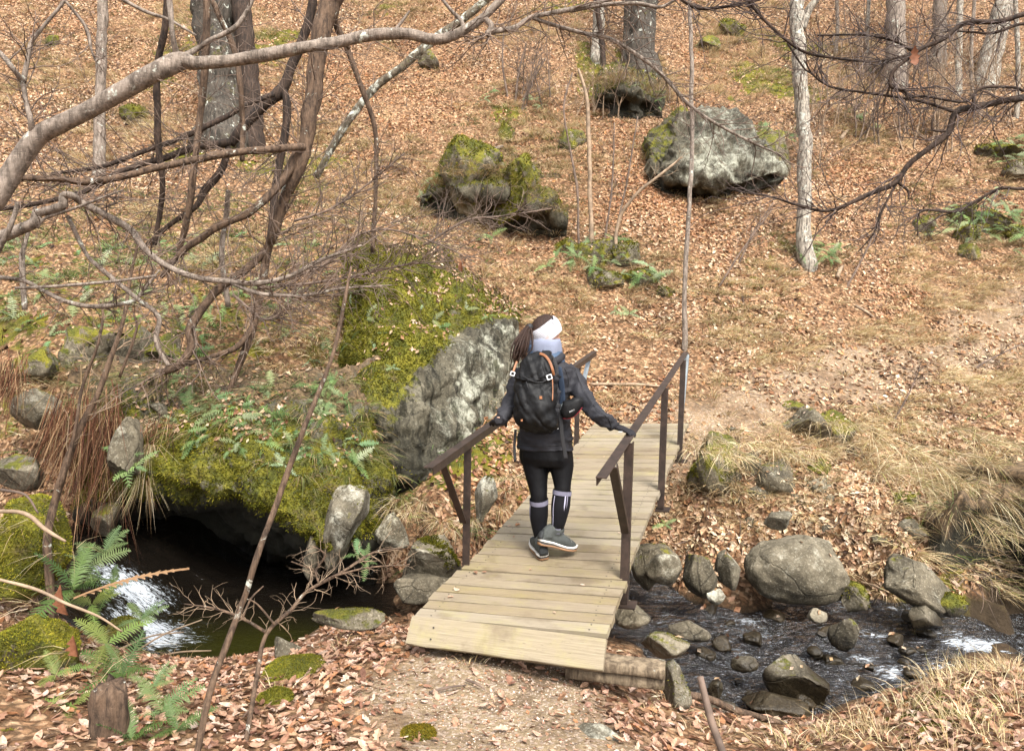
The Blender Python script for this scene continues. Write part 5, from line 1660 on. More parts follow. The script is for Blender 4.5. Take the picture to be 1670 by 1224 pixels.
for side, w, ss in ((-1, WLft, (-.215, 1.42, 2.86)), (1, WRgt, (-.262, 1.42, 2.80))):
    tops = [post(s, w, side=side) for s in ss]
    base = bp(0, w, 0) + ZV * RAILH
    # rail line parallel to the deck
    s_a = -.84 if side < 0 else -.97
    s_b = 3.60 if side < 0 else 3.26
    a, b_ = base + AX * s_a, base + AX * s_b
    hx = np.cross(AX, ZV)
    hx /= np.linalg.norm(hx)
    upn = np.cross(hx, AX)
    L2 = (b_ - a) / 2
    mb = MB().add(*box((a + b_) / 2 + upn * .004 - hx * .012 * side, L2, hx * .029, upn * .003))
    fl = (a + b_) / 2 - hx * (.012 * side + .0255 * side)
    mb.add(*box(fl - upn * .022, L2 - AX * .012, hx * .003, upn * .0228))
    bpart("handrail", mb, M['rust'])
    rails[side] = (a, b_, hx, upn)
    # slanted braces at both ends: from low on the end post up to the rail end
    for s_post, s_rail, mat in ((ss[0], ss[0] - (.41 if side < 0 else .49), M['rust']), (ss[2], ss[2] + (.60 if side < 0 else .36), M['galv'])):
        lo = bp(s_post, w, 0) + ZV * .30 + AX * (.012 if s_rail > s_post else -.012) + BX * .006 * side
        hi = base + AX * (s_rail) - upn * .004 + BX * .006 * side
        dv = hi - lo
        Ld = np.linalg.norm(dv) / 2
        dv /= np.linalg.norm(dv)
        sd = np.cross(dv, BX)
        mb = MB().add(*box((lo + hi) / 2, dv * Ld, BX * .024, sd * .004))
        mb.add(*box((lo + hi) / 2 + BX * .0215 * side + sd * .016, dv * Ld, BX * .003, sd * .0125))
        bpart("brace", mb, mat)
# old squared timber under the near right corner
tb = empty("timber_beam", put(1035, 1110)[0], "old split squared timber under the near right corner of the bridge", "timber")
pa, pb = at(925, 1078, 4.10), at(1084, 1098, 4.0)
for k, (dz, th, wd) in enumerate(((-.035, .034, .07), (.036, .031, .065))):
    d_ = (pb - pa) / np.linalg.norm(pb - pa)
    sd = np.cross(d_, ZV)
    n = 14
    P = np.linspace(pa, pb, n) + ZV * dz - sd * (.03 * k) * -1
    C = P
    V_, F_ = loft(C, np.tile(sd * wd, (n, 1)), np.tile(np.cross(sd, d_) * th, (n, 1)), 20, 6)
    V_ = V_ + normals_of(V_, F_) * (.007 * fbm(V_ * np.array([4, 20, 30]), 3, 5 + k))[:, None]
    o = obj("log", mk_mesh("log", V_, F_, M['beam'], True), tb)
    o.matrix_parent_inverse = Matrix.Translation(-Vector(tb.location))
# bearing timber hidden in shade under the deck, left part
# loose leaves lying on the planks
for px_, py_, s_ in ((845, 857, .05), (830, 858, .035), (838, 876, .03), (943, 747, .045), (762, 905, .025), (775, 935, .05), (790, 934, .035), (745, 962, .06), (735, 974, .04), (950, 955, .035), (865, 930, .02), (1010, 870, .03), (905, 1000, .025), (985, 745, .03)):
    r = ray(px_, py_)
    p = EYE + r * ((NB @ (P0 - EYE)) / (NB @ r))
    tv, tf = tmp_oak[int(RNG.integers(10))]
    o = obj("fallen_leaf", leaf_meshes[int(RNG.integers(len(leaf_meshes)))])
    an = RNG.uniform(0, 6.28)
    ax = BX * math.cos(an) + AX * math.sin(an)
    ay = np.cross(NB, ax)
    o.matrix_world = frame_mat(p + NB * .006, ax * s_, ay * s_, NB * s_)
    tag(o, "small dry brown leaf lying on the bridge planks", "leaf", "leaves lying on the bridge planks")
# ------------------------------------------------------------------ trees and branches
def limb(pts, per=5, wig=.12, seed=0):
    """pts: (x, y, distance, width in picture pixels) -> smooth 3-D points and radii"""
    P = np.array([at(p[0], p[1], p[2]) for p in pts])
    R = np.array([p[3] * p[2] / FPX * .5 for p in pts])
    Q = catmull(np.column_stack([P, R]), per)
    P, R = Q[:, :3], np.maximum(Q[:, 3], .0008)
    P = P + np.column_stack([fbm(P * 5 + k * 9.1, 2, seed + k) for k in range(3)]) * (R * wig * 2)[:, None]
    R = R * (1 + .14 * fbm(P * 9, 2, seed + 7))
    return P, R

class Twigs:
    """thin random side twigs gathered in one mesh"""
    def __init__(self, seed):
        self.rng = np.random.default_rng(seed)
        self.mb = MB()
        self.cnt = 0
    def grow(self, P, R, n, L, lvl=1, t0=.1, t1=1.0, up=0.0, bias=None, rmax=.004, ang=(.5, 1.1)):
        rng = self.rng
        T = np.gradient(P, axis=0)
        T /= np.linalg.norm(T, axis=1)[:, None] + 1e-9
        for _ in range(n):
            i = int(rng.uniform(t0, t1) * (len(P) - 1))
            d = T[i]
            r = rng.normal(size=3)
            r = r - d * (r @ d)
            r /= np.linalg.norm(r) + 1e-9
            a = rng.uniform(*ang)
            v = d * math.cos(a) + r * math.sin(a)
            if bias is not None:
                v = v + np.asarray(bias) * rng.uniform(.3, 1)
            v[2] += up
            v /= np.linalg.norm(v)
            ln = L * rng.uniform(.45, 1.25)
            k = 7
            r0 = min(rmax * 1.7, R[i] * .7) * rng.uniform(.6, 1)
            c = [P[i]]
            for s in range(k):
                v = v + rng.normal(0, .20, 3) + np.array([0, 0, up * .3])
                v /= np.linalg.norm(v)
                c.append(c[-1] + v * ln / k)
            c = np.array(c)
            rr = np.linspace(r0, r0 * .35, len(c))
            self.mb.add(*tube(c, rr, 4, False))
            self.cnt += 1
            if lvl > 0:
                self.grow(c, rr * 1.4, int(rng.integers(2, 5)), ln * .5, lvl - 1, .2, 1.0, up, bias, rmax, ang)
    def done(self, parent, mat, name="twigs"):
        o = obj(name, self.mb.mesh(name, mat, True), parent, kind="stuff")
        o.matrix_parent_inverse = Matrix.Translation(-Vector(parent.location))
        return o

def child(parent, name, mb, mat, smooth=True):
    o = obj(name, mb.mesh(name, mat, smooth), parent)
    o.matrix_parent_inverse = Matrix.Translation(-Vector(parent.location))
    return o

def tree(name, label, cat, trunk, mat, limbs=(), tw=(), seed=0, group=None, sides=14, flare=1.0, wig=.12, twmat=None, tname="trunk", ground_it=True):
    """trunk/limbs given by picture points; first trunk point is the foot"""
    trunk = [tuple(p) for p in trunk]
    P, R = limb(trunk, 7, wig, seed)
    if flare > 1:
        s = np.linspace(0, 1, len(P))
        R = R * (1 + (flare - 1) * np.exp(-s * 14))
    t = empty(name, P[0], label, cat, group)
    if ground_it:
        P = np.vstack([P[0] - np.array([0, 0, .35]), P])
        R = np.concatenate([[R[0] * 1.1], R])
    V, F = tube(P, R, sides)
    V = V + normals_of(V, F) * (.06 * np.mean(R) * fbm(V * np.array([14, 14, 5]), 3, seed + 3))[:, None]
    child(t, tname, MB().add(V, F), mat)
    T = Twigs(seed + 100)
    lp = {"trunk": (P, R)}
    for i, l in enumerate(limbs):
        lm = mat
        if isinstance(l, dict):
            lm = l.get("mat", mat)
            nm = l.get("name", "branch")
            l = l["pts"]
        else:
            nm = "branch"
        p, r = limb(l, 6, wig, seed + 11 * i + 1)
        lp[i] = (p, r)
        child(t, nm, MB().add(*tube(p, r, 8)), lm)
    for q in tw:
        p, r = lp[q[0]]
        T.grow(p, r, int(q[1] * (2.3 if name != 'young_tree' else 1.5)), q[2], **(q[3] if len(q) > 3 else {}))
    if T.cnt:
        T.done(t, twmat or M['twig'])
    return t

def up_trunk(x0, y0, pts, d, w0, w1, extra=5.0):
    """trunk from the ground at (x0, y0) through picture points pts, carried on upward out of the picture"""
    out = [(x0, y0, d, w0)]
    n = len(pts)
    for i, (x, y) in enumerate(pts):
        out.append((x, y, d, w0 + (w1 - w0) * (i + 1) / (n + 1)))
    (xa, ya), (xb, yb) = (x0, y0) if n == 1 else pts[-2], pts[-1]
    k = extra * FPX / d
    L = math.hypot(xb - xa, yb - ya)
    for f in (.35, .7, 1.0):
        out.append((xb + (xb - xa) / L * k * f * .9, yb + (yb - ya) / L * k * f, d, w1 * (1 - f * .75)))
    return out

def crown_limbs(tr, d, n, seed):
    """a few limbs on the upper trunk"""
    rng = np.random.default_rng(seed)
    res = []
    for _ in range(n):
        i = len(tr) - int(rng.integers(2, 4))
        x, y, dd, w = tr[i]
        s = rng.choice([-1, 1])
        k = FPX / d
        res.append([(x, y, dd, w * .5), (x + s * .5 * k, y - .6 * k, dd + rng.normal(0, .4), w * .35), (x + s * 1.2 * k, y - 1.6 * k, dd + rng.normal(0, .8), w * .15)])
    return res

def slope_tree(name, label, cat, x0, y0, pts, w0, w1, mat, seed, limbs=(), tw=(), flare=1.6, group=None, nl=3, d=None, wig=.12):
    p, dd = put(x0, y0, 8.0)
    d = d or dd
    tr = up_trunk(x0, y0, pts, d, w0, w1)
    L = list(limbs) + crown_limbs(tr, d, nl, seed)
    return tree(name, label, cat, tr, mat, L, tw, seed, group, flare=flare, wig=wig)

slope_tree("oak_tree", "thick rough barked oak trunk with lichen leaning left on the upper slope", "tree", 362, 222, [(360, 150), (352, 60), (346, -10)], 66, 62, M['bark_oak'], 1, flare=1.5,
           tw=(("trunk", 8, .9, dict(t0=.15, t1=.5)),))
slope_tree("oak_tree", "dark oak trunk standing close behind the thick lichened one", "tree", 412, 235, [(408, 150), (400, 70), (392, -10)], 30, 30, M['bark_dark'], 2, flare=1.5)
slope_tree("young_tree", "slim straight grey trunk in the upper left of the slope", "tree", 162, 285, [(163, 170), (166, 60), (168, -10)], 17, 15, M['bark_grey'], 3, flare=1.2, tw=(("trunk", 7, .9, dict(t0=.1, t1=.5)),))
slope_tree("oak_tree", "right hand grey trunk of the twin trees at the top centre of the slope", "tree", 1048, 118, [(1046, 60), (1052, -10)], 44, 40, M['bark_oak'], 4, flare=1.5)
slope_tree("oak_tree", "left hand trunk of the twin trees at the top centre", "tree", 1026, 112, [(1028, 60), (1030, -10)], 24, 22, M['bark_oak'], 41, flare=1.5)
slope_tree("young_tree", "pale thin trunk just left of the twin trees at the top centre", "tree", 973, 92, [(976, 40), (978, -10)], 20, 18, M['bark_birch'], 5, flare=1.2)
slope_tree("birch_tree", "white and black mottled birch with a forked limb on the right slope", "tree", 1315, 430, [(1311, 330), (1313, 240), (1304, 130), (1300, 45), (1300, -10)], 21, 22, M['bark_birch'], 6, flare=1.35, wig=.2,
           limbs=([(1306, 50, 12.3, 14), (1318, 22, 12.3, 13), (1334, -8, 12.2, 12), (1360, -60, 12.2, 10)],), tw=(("trunk", 14, .9, dict(t0=.15, t1=.7, rmax=.005)), (0, 4, .7)))
slope_tree("young_tree", "tall thin sapling rising behind the far right end of the bridge", "tree", 1116, 572, [(1119, 420), (1127, 270), (1128, 135), (1125, 20), (1124, -20)], 8, 5.5, M['bark_grey'], 7, flare=1.2, wig=.3,
           tw=(("trunk", 9, .8, dict(t0=.3, t1=.8, rmax=.004)),), nl=1)
slope_tree("young_tree", "grey upright trunk at the top right of the slope, left of the thin birch", "tree", 1462, 140, [(1462, 70), (1460, -10)], 30, 28, M['bark_grey'], 8, flare=1.3)
slope_tree("birch_tree", "very thin pale birch stem at the top right of the slope", "tree", 1563, 155, [(1564, 80), (1566, -10)], 10, 9, M['bark_birch'], 9, flare=1.2)
slope_tree("birch_tree", "leaning whitish birch at the top right corner of the slope", "tree", 1606, 142, [(1622, 70), (1640, 0), (1645, -20)], 32, 30, M['bark_birch'], 10, flare=1.3)
slope_tree("young_tree", "broad grey trunk between the thin birch and the grey upright trunk at the top right", "tree", 1530, 105, [(1532, 60), (1534, -10)], 22, 20, M['bark_grey'], 121, flare=1.3)
slope_tree("young_tree", "thin pale stem just left of the grey upright trunk at the top right", "tree", 1418, 118, [(1414, 60), (1418, -10)], 7, 5, M['bark_birch'], 122, flare=1.1, tw=(("trunk", 8, .7, dict(t0=.1, t1=.5)),))
slope_tree("young_tree", "thin stem right of the very thin birch at the top right", "tree", 1586, 160, [(1584, 80), (1590, -10)], 6, 5, M['bark_grey'], 123, flare=1.1, tw=(("trunk", 8, .7, dict(t0=.1, t1=.5)),))
slope_tree("young_tree", "thin pale stem right of the leaning whitish birch at the corner", "tree", 1658, 190, [(1660, 100), (1656, -10)], 8, 6, M['bark_birch'], 124, flare=1.1, tw=(("trunk", 8, .7, dict(t0=.1, t1=.5)),))
slope_tree("young_tree", "thin stem right of the mottled birch near the top", "tree", 1362, 90, [(1366, 40), (1364, -10)], 6, 5, M['bark_grey'], 125, flare=1.1, tw=(("trunk", 6, .6, dict(t0=.1, t1=.5)),))
slope_tree("young_tree", "thin stem leaning left of the bright mossy crag near the top", "tree", 985, 110, [(982, 70), (978, 40)], 9, 7, M['bark_dark'], 13, flare=1.2, nl=0)

def stem(name, label, pts, mat, seed, cat="stem", tw=None, group=None, twmat=None, wig=.25, up=.15):
    """free-standing thin stem through picture points with their distances"""
    T = (("trunk", tw[0], tw[1], dict(t0=.3, t1=1.0, rmax=.003, up=up)),) if tw else ()
    return tree(name, label, cat, pts, mat, (), T, seed, group, sides=8, wig=wig, twmat=twmat, tname="stalk")
stem("bare_sapling", "pale bare stem snapped off above the ferny hump on the slope", [(965, 400, 11.9, 8), (962, 300, 11.9, 7), (960, 200, 11.9, 7), (955, 150, 11.9, 6), (943, 112, 11.9, 4)], M['twig_pale'], 15)
stem("sapling", "brown thin sapling just left of the pale snapped stem", [(944, 392, 12.0, 4), (940, 300, 12, 4), (925, 220, 12, 3), (920, 170, 12, 3), (934, 118, 12, 2)], M['twig'], 16, tw=(5, .5))
stem("sapling", "pale forked sapling bending right above the ferny hump", [(1003, 402, 11.9, 6), (1012, 352, 11.9, 6), (1045, 310, 11.8, 5), (1090, 275, 11.8, 4), (1112, 256, 11.8, 3)], M['twig_pale'], 17, tw=(7, .5), twmat=M['twig_pale'])
for k, (x, y, tx, ty, lab) in enumerate(((985, 400, 1002, 200, "thin dark sapling rising right of the pale snapped stem"), (1000, 398, 1040, 190, "thin dark sapling leaning right above the ferny hump"), (840, 165, 858, 70, "thin shoot on the upper slope above the outcrop"),
                                    (852, 165, 890, 95, "second thin shoot leaning right above the outcrop"), (828, 160, 822, 40, "straight thin shoot left of the leaning ones above the outcrop"),
                                    (1170, 470, 1260, 340, "thin dark twig leaning right on the slope below the pale boulder"), (1205, 430, 1262, 330, "upper thin twig leaning right below the pale boulder"), (1380, 470, 1440, 330, "thin bent twig on the slope right of the birch"),
                                    (1455, 690, 1500, 600, "thin dark twig standing in the dry grass below the far path"), (1590, 600, 1668, 560, "thin leaning twig by the far path at the right edge"))):
    p, d = put(x, y, 6.0)
    stem("sapling", lab, [(x, y, d, 3.5), ((x + tx) / 2 + RNG.normal(0, 5), (y + ty) / 2, d, 3), (tx, ty, d, 1.8)], M['twig'], 200 + k, tw=(6, .5))
# shoots in thickets on the right of the slope
for k, (x, y, h, n, lab) in enumerate(((1375, 215, 120, 7, "thicket of thin bare shoots right of the birch"), (1465, 235, 130, 8, "thicket of bare shoots in the middle of the right slope"), (1530, 245, 110, 7, "thicket of bare shoots near the leaning birch"), (1400, 130, 110, 6, "upper thicket of bare shoots right of the birch"),
                                  (1600, 200, 150, 7, "thicket of bare shoots under the leaning birch"), (1520, 120, 110, 6, "thicket of grey shoots at the top right between the trunks"), (1000, 190, 80, 7, "tangle of bare shoots at the foot of the twin trees"), (860, 165, 90, 6, "small thicket of shoots above the outcrop"), (1290, 275, 60, 7, "low tangle of bare twigs between the pale boulder and the birch"), (1170, 300, 80, 5, "fallen bare twigs lying in front of the pale boulder"))):
    p, d = put(x, y, 8.0)
    t = empty("shrub", p, lab, "shrub")
    T = Twigs(300 + k)
    rng = np.random.default_rng(500 + k)
    for q in range(int(n * 1.3)):
        x1 = x + rng.normal(0, 34)
        p1 = put(x1, y + rng.normal(0, 8), 8.0)[0]
        hh = h * d / FPX * rng.uniform(.7, 1.3)
        ln = rng.normal(0, .18, 2)
        c = [p1 + np.array([ln[0] * hh * s, ln[1] * hh * s * .5, hh * s]) + rng.normal(0, .02, 3) for s in np.linspace(0, 1, 7)]
        c = np.array(c)
        rr = np.linspace(.016, .006, 7) * d / 14
        T.mb.add(*tube(c, rr, 5, False))
        T.cnt += 1
        T.grow(c, rr, 9, hh * .6, 1, .2, 1, .1, rmax=.005 * d / 14)
    T.done(t, M['twig'] if k % 2 else M['twig_pale'])

# tree with many low limbs growing from the overhanging rock
tree("leaning_tree", "pale brown leaning tree whose drooping limbs cross the left half of the picture", "tree",
     [(375, 632, 6.9, 9), (399, 572, 6.85, 12), (418, 512, 6.8, 13), (436, 410, 6.75, 14), (446, 382, 6.7, 15), (465, 320, 6.65, 18), (484, 282, 6.6, 20), (500, 230, 6.6, 24), (508, 170, 6.6, 26), (516, 118, 6.6, 28), (527, 50, 6.6, 32), (537, 10, 6.6, 34), (548, -40, 6.6, 34), (560, -200, 6.6, 30), (570, -500, 6.7, 18)],
     M['bark_brown'],
     [[(486, 246, 6.6, 15), (463, 292, 6.5, 14), (432, 325, 6.4, 14), (402, 349, 6.35, 14), (362, 366, 6.3, 13), (325, 390, 6.3, 12), (296, 412, 6.3, 10), (262, 452, 6.3, 8)],
      [(498, 240, 6.6, 13), (486, 240, 6.5, 13), (446, 243, 6.3, 12), (402, 247, 6.1, 12), (335, 257, 5.9, 12), (285, 268, 5.7, 11), (235, 279, 5.6, 11), (188, 291, 5.5, 11), (137, 297, 5.4, 11), (100, 292, 5.3, 10), (34, 290, 5.2, 9), (-40, 288, 5.1, 8)],
      [(436, 408, 6.75, 12), (402, 438, 6.7, 13), (355, 472, 6.65, 13), (322, 515, 6.6, 13), (308, 540, 6.55, 14), (312, 566, 6.55, 14), (290, 598, 6.55, 13), (262, 608, 6.6, 8)],
      [(414, 528, 6.8, 10), (386, 566, 6.75, 10), (335, 584, 6.7, 8), (302, 594, 6.6, 8)],
      [(520, 100, 6.6, 16), (506, 150, 6.7, 0.1)] if False else [(530, 40, 6.6, 12), (545, 20, 6.7, 10), (550, 50, 6.8, 8), (570, 80, 6.9, 7)]],
     ((0, 10, .7), (1, 26, .6, dict(rmax=.0035)), (2, 10, .7), (3, 5, .4), ("trunk", 22, .9, dict(t0=.15, t1=.75))), 20, sides=12)
tree("leaning_tree", "dark wet trunk forking behind the pale leaning tree", "tree",
     [(376, 236, 7.6, 15), (402, 201, 7.6, 17), (430, 172, 7.6, 18), (455, 150, 7.6, 19), (473, 115, 7.6, 17), (490, 75, 7.6, 16), (505, 25, 7.6, 15), (513, -40, 7.6, 14), (530, -300, 7.7, 10)], M['bark_dark'],
     [[(460, 145, 7.6, 14), (468, 170, 7.6, 13), (462, 232, 7.6, 12), (450, 300, 7.6, 12), (440, 385, 7.5, 10), (430, 430, 7.4, 8)],
      [(446, 154, 7.5, 9), (402, 171, 7.3, 8), (368, 190, 7.2, 9), (332, 208, 7.1, 9), (285, 230, 7.0, 8), (235, 247, 6.9, 8), (170, 270, 6.8, 7), (84, 284, 6.6, 6)],
      [(372, 232, 7.5, 13), (318, 241, 7.2, 11), (268, 258, 7.0, 10), (201, 278, 6.8, 9), (144, 310, 6.6, 8), (60, 332, 6.4, 7), (-30, 345, 6.2, 6)],
      [(374, 240, 7.5, 12), (362, 275, 7.5, 13), (335, 310, 7.45, 12), (318, 338, 7.4, 10), (270, 372, 7.4, 8), (230, 410, 7.4, 7)]],
     ((1, 12, .6), (2, 22, .6), (3, 14, .7), (0, 8, .6)), 21, ground_it=False, sides=10)
for k, (pts, lab, mt) in enumerate((
    ([(252, 400, 7.0, 8), (262, 340, 6.9, 8), (265, 300, 6.8, 9), (258, 235, 6.7, 11), (256, 160, 6.6, 11), (258, 100, 6.5, 11), (270, 40, 6.4, 10), (272, -60, 6.3, 8), (270, -260, 6.3, 5)], "dark upright stem crossing behind the big branch near its kink", 'bark_dark'),
    ([(290, 410, 6.6, 10), (302, 370, 6.5, 10), (315, 285, 6.4, 11), (325, 200, 6.4, 11), (334, 117, 6.3, 12), (336, 20, 6.2, 12), (336, -80, 6.2, 10), (330, -300, 6.2, 6)], "brown upright stem in front of the thick oak trunk", 'bark_brown'),
    ([(395, 262, 7.0, 8), (396, 200, 7.0, 9), (392, 140, 6.9, 9), (382, 80, 6.9, 9), (352, 15, 6.8, 9), (335, -40, 6.8, 8), (320, -260, 6.8, 5)], "grey brown stem curving up across the oak trunk", 'bark_brown'),
    ([(607, 412, 8.2, 7), (613, 300, 8.1, 7), (611, 208, 8.0, 8), (592, 150, 7.9, 9), (566, 80, 7.8, 9), (545, 30, 7.7, 10), (530, -20, 7.6, 10), (510, -220, 7.6, 7)], "thin brown stem bending down right of the leaning trees", 'bark_brown'),
    ([(515, 290, 8.6, 11), (555, 218, 8.6, 12), (605, 150, 8.6, 13), (655, 110, 8.6, 13), (699, 70, 8.6, 14), (756, 30, 8.6, 13), (800, -5, 8.6, 12), (900, -90, 8.6, 9)], "black and white lichened trunk leaning steeply to the right", 'bark_lichen'),
    ([(40, 505, 8.0, 8), (36, 430, 8.0, 9), (40, 400, 8.0, 7), (60, 330, 8.0, 5)], "short pale grey stem among the ferns at the left edge", 'bark_grey'),
    ([(372, 500, 8.0, 9), (362, 420, 7.9, 9), (368, 360, 7.9, 8), (372, 310, 7.8, 8)], "grey mossy stem behind the drooping limbs", 'bark_grey'))):
    tree("young_tree", lab, "tree", pts, M[mt], (), (("trunk", 9, .6, dict(t0=.1, t1=.7, rmax=.003)),), 30 + k, sides=9, ground_it=False)

# near beech limb reaching in from a tree standing left of the picture
big = tree("beech_branch", "big smooth grey beech limb sweeping from the left edge up across the top", "branch",
     [(-260, 640, 3.0, 48), (-150, 520, 3.0, 42), (-60, 400, 3.0, 36), (0, 312, 3.0, 33), (28, 268, 3.0, 31), (60, 226, 3.0, 30), (100, 202, 3.0, 29), (150, 176, 3.0, 27), (200, 148, 3.0, 27), (250, 118, 3.0, 28), (292, 99, 3.05, 28), (320, 103, 3.05, 22), (370, 100, 3.1, 20), (430, 91, 3.1, 20), (490, 79, 3.1, 19), (540, 72, 3.15, 19),
      (600, 58, 3.2, 18), (660, 55, 3.2, 18), (700, 64, 3.2, 18), (728, 63, 3.2, 18), (760, 48, 3.2, 16), (790, 27, 3.2, 14), (822, -6, 3.2, 13), (860, -50, 3.25, 11), (930, -140, 3.3, 8)], M['bark_grey'],
     [[(292, 96, 3.05, 11), (318, 82, 3.1, 9), (342, 66, 3.1, 8), (366, 55, 3.1, 8), (390, 38, 3.1, 8), (412, -2, 3.1, 7), (425, -60, 3.1, 5)],
      [(288, 92, 3.05, 12), (281, 55, 3.0, 9), (277, 10, 3.0, 9), (270, -60, 3.0, 7)],
      [(55, 226, 3.0, 12), (50, 195, 2.95, 9), (42, 165, 2.95, 8), (36, 136, 2.95, 9), (20, 112, 2.9, 9), (0, 88, 2.9, 9), (-40, 50, 2.9, 8)],
      [(37, 134, 2.95, 9), (45, 95, 2.95, 7), (51, 70, 2.95, 7), (75, 38, 2.95, 6), (106, 0, 2.95, 5), (130, -50, 2.95, 4)],
      [(790, 30, 3.2, 10), (801, 42, 3.2, 9), (796, 55, 3.2, 9), (800, 52, 3.2, 9), (840, 45, 3.25, 8), (868, 28, 3.3, 8), (930, 16, 3.3, 8), (985, 2, 3.3, 7), (1060, -20, 3.35, 6)],
      [(870, 30, 3.3, 7), (905, 42, 3.35, 7), (950, 54, 3.4, 7), (992, 62, 3.4, 7), (1032, 85, 3.4, 7), (1070, 113, 3.4, 6), (1100, 145, 3.4, 6), (1118, 166, 3.4, 6), (1152, 192, 3.4, 5), (1190, 214, 3.4, 5), (1230, 234, 3.4, 4), (1272, 252, 3.4, 2.5)],
      [(930, 18, 3.3, 7), (985, 8, 3.3, 7), (1040, 6, 3.3, 7), (1075, 12, 3.3, 6), (1100, 0, 3.3, 5), (1130, -30, 3.3, 4)],
      [(757, 50, 3.2, 8), (752, 34, 3.2, 7), (735, 16, 3.2, 6), (718, -5, 3.2, 5)],
      [(640, 55, 3.2, 6), (656, 35, 3.2, 5), (668, 18, 3.2, 3)],
      [(105, 0, 2.95, 5), (140, 45, 3.0, 5), (150, 85, 3.0, 4), (165, 118, 3.0, 2)],
      [(275, 20, 3.0, 6), (310, 62, 3.0, 6), (330, 60, 3.0, 5)] if False else [(183, -10, 3.0, 7), (235, 18, 3.0, 6), (275, 32, 3.0, 5), (320, 58, 3.0, 3)]],
     ((4, 16, .28, dict(rmax=.0022)), (5, 30, .26, dict(rmax=.0018)), (6, 12, .3, dict(rmax=.002)), (3, 8, .25, dict(rmax=.002)), (2, 6, .25, dict(rmax=.002)), (0, 3, .2, dict(rmax=.002)), (9, 6, .2, dict(rmax=.0015)), ("trunk", 10, .28, dict(t0=.35, t1=.95, rmax=.002))), 50, ground_it=False, sides=18, wig=.10, tname="limb")
tree("beech_branch", "lower pale grey branch dipping and rising through the twigs on the left", "branch",
     [(-60, 400, 3.3, 22), (0, 385, 3.3, 20), (30, 374, 3.3, 18), (58, 362, 3.3, 17), (62, 348, 3.3, 15), (100, 336, 3.3, 15), (104, 320, 3.3, 13), (118, 319, 3.3, 12), (135, 331, 3.35, 11), (170, 350, 3.35, 11), (212, 374, 3.4, 11), (235, 405, 3.4, 10), (268, 432, 3.4, 10), (318, 452, 3.4, 10), (369, 459, 3.4, 10), (419, 462, 3.4, 9), (470, 451, 3.4, 8), (522, 425, 3.4, 6), (590, 400, 3.4, 3)],
     M['bark_grey'],
     [[(110, 352, 3.35, 7), (140, 412, 3.4, 7), (165, 438, 3.4, 8), (215, 480, 3.4, 8), (258, 515, 3.4, 8), (254, 550, 3.4, 8), (262, 575, 3.4, 8), (275, 596, 3.4, 7)],
      [(-30, 450, 3.3, 7), (33, 456, 3.35, 7), (70, 474, 3.4, 7), (110, 492, 3.4, 8), (161, 500, 3.4, 8), (215, 491, 3.4, 7), (235, 472, 3.4, 5), (260, 440, 3.4, 3)],
      [(378, 462, 3.4, 6), (420, 478, 3.4, 7), (470, 482, 3.4, 6), (510, 480, 3.4, 5), (560, 470, 3.4, 4), (640, 465, 3.4, 2)],
      [(-20, 440, 3.25, 9), (12, 380, 3.2, 8), (24, 350, 3.2, 7), (28, 330, 3.2, 6)],
      [(60, 372, 3.3, 6), (75, 355, 3.3, 6), (120, 340, 3.3, 5), (200, 310, 3.3, 3)],
      [(25, 470, 3.3, 5), (100, 466, 3.3, 5), (190, 458, 3.3, 5), (255, 450, 3.3, 4)]],
     (("trunk", 34, .32, dict(t0=.4, t1=1.0, rmax=.0022)), (0, 12, .25, dict(rmax=.002)), (1, 14, .25, dict(rmax=.002)), (2, 22, .28, dict(rmax=.002)), (4, 8, .2, dict(rmax=.0015))), 51, ground_it=False, sides=12, tname="limb")
# fine sprays of twigs in front of the mossy cliff
for k, (pts, lab) in enumerate((
    ([(420, 470, 3.8, 5), (500, 462, 3.8, 5), (580, 450, 3.8, 4), (660, 432, 3.8, 3), (740, 425, 3.8, 2)], "long thin twig spray crossing the mossy rock face"),
    ([(480, 360, 4.2, 4), (540, 340, 4.2, 4), (600, 300, 4.2, 3), (660, 250, 4.2, 2)], "thin twig spray rising right of the leaning trees"),
    ([(470, 455, 3.6, 5), (530, 430, 3.6, 4), (580, 385, 3.6, 4), (640, 375, 3.6, 3), (720, 400, 3.6, 2), (770, 425, 3.6, 1.5)], "arched twig spray over the top of the mossy rock face"),
    ([(690, 400, 5.2, 4), (760, 360, 5.2, 4), (820, 352, 5.2, 3), (900, 340, 5.2, 2)], "bare twig spray in front of the slope outcrop"),
    ([(380, 480, 4.0, 5), (430, 520, 4.0, 4), (470, 500, 4.0, 3), (520, 450, 4.0, 2)], "small twig spray under the dipping grey branch"))):
    tree("beech_branch", lab, "branch", pts, M['twig'], (), (("trunk", 22, .35, dict(t0=.05, t1=1, rmax=.0022)),), 60 + k, ground_it=False, sides=6, wig=.3, tname="limb")
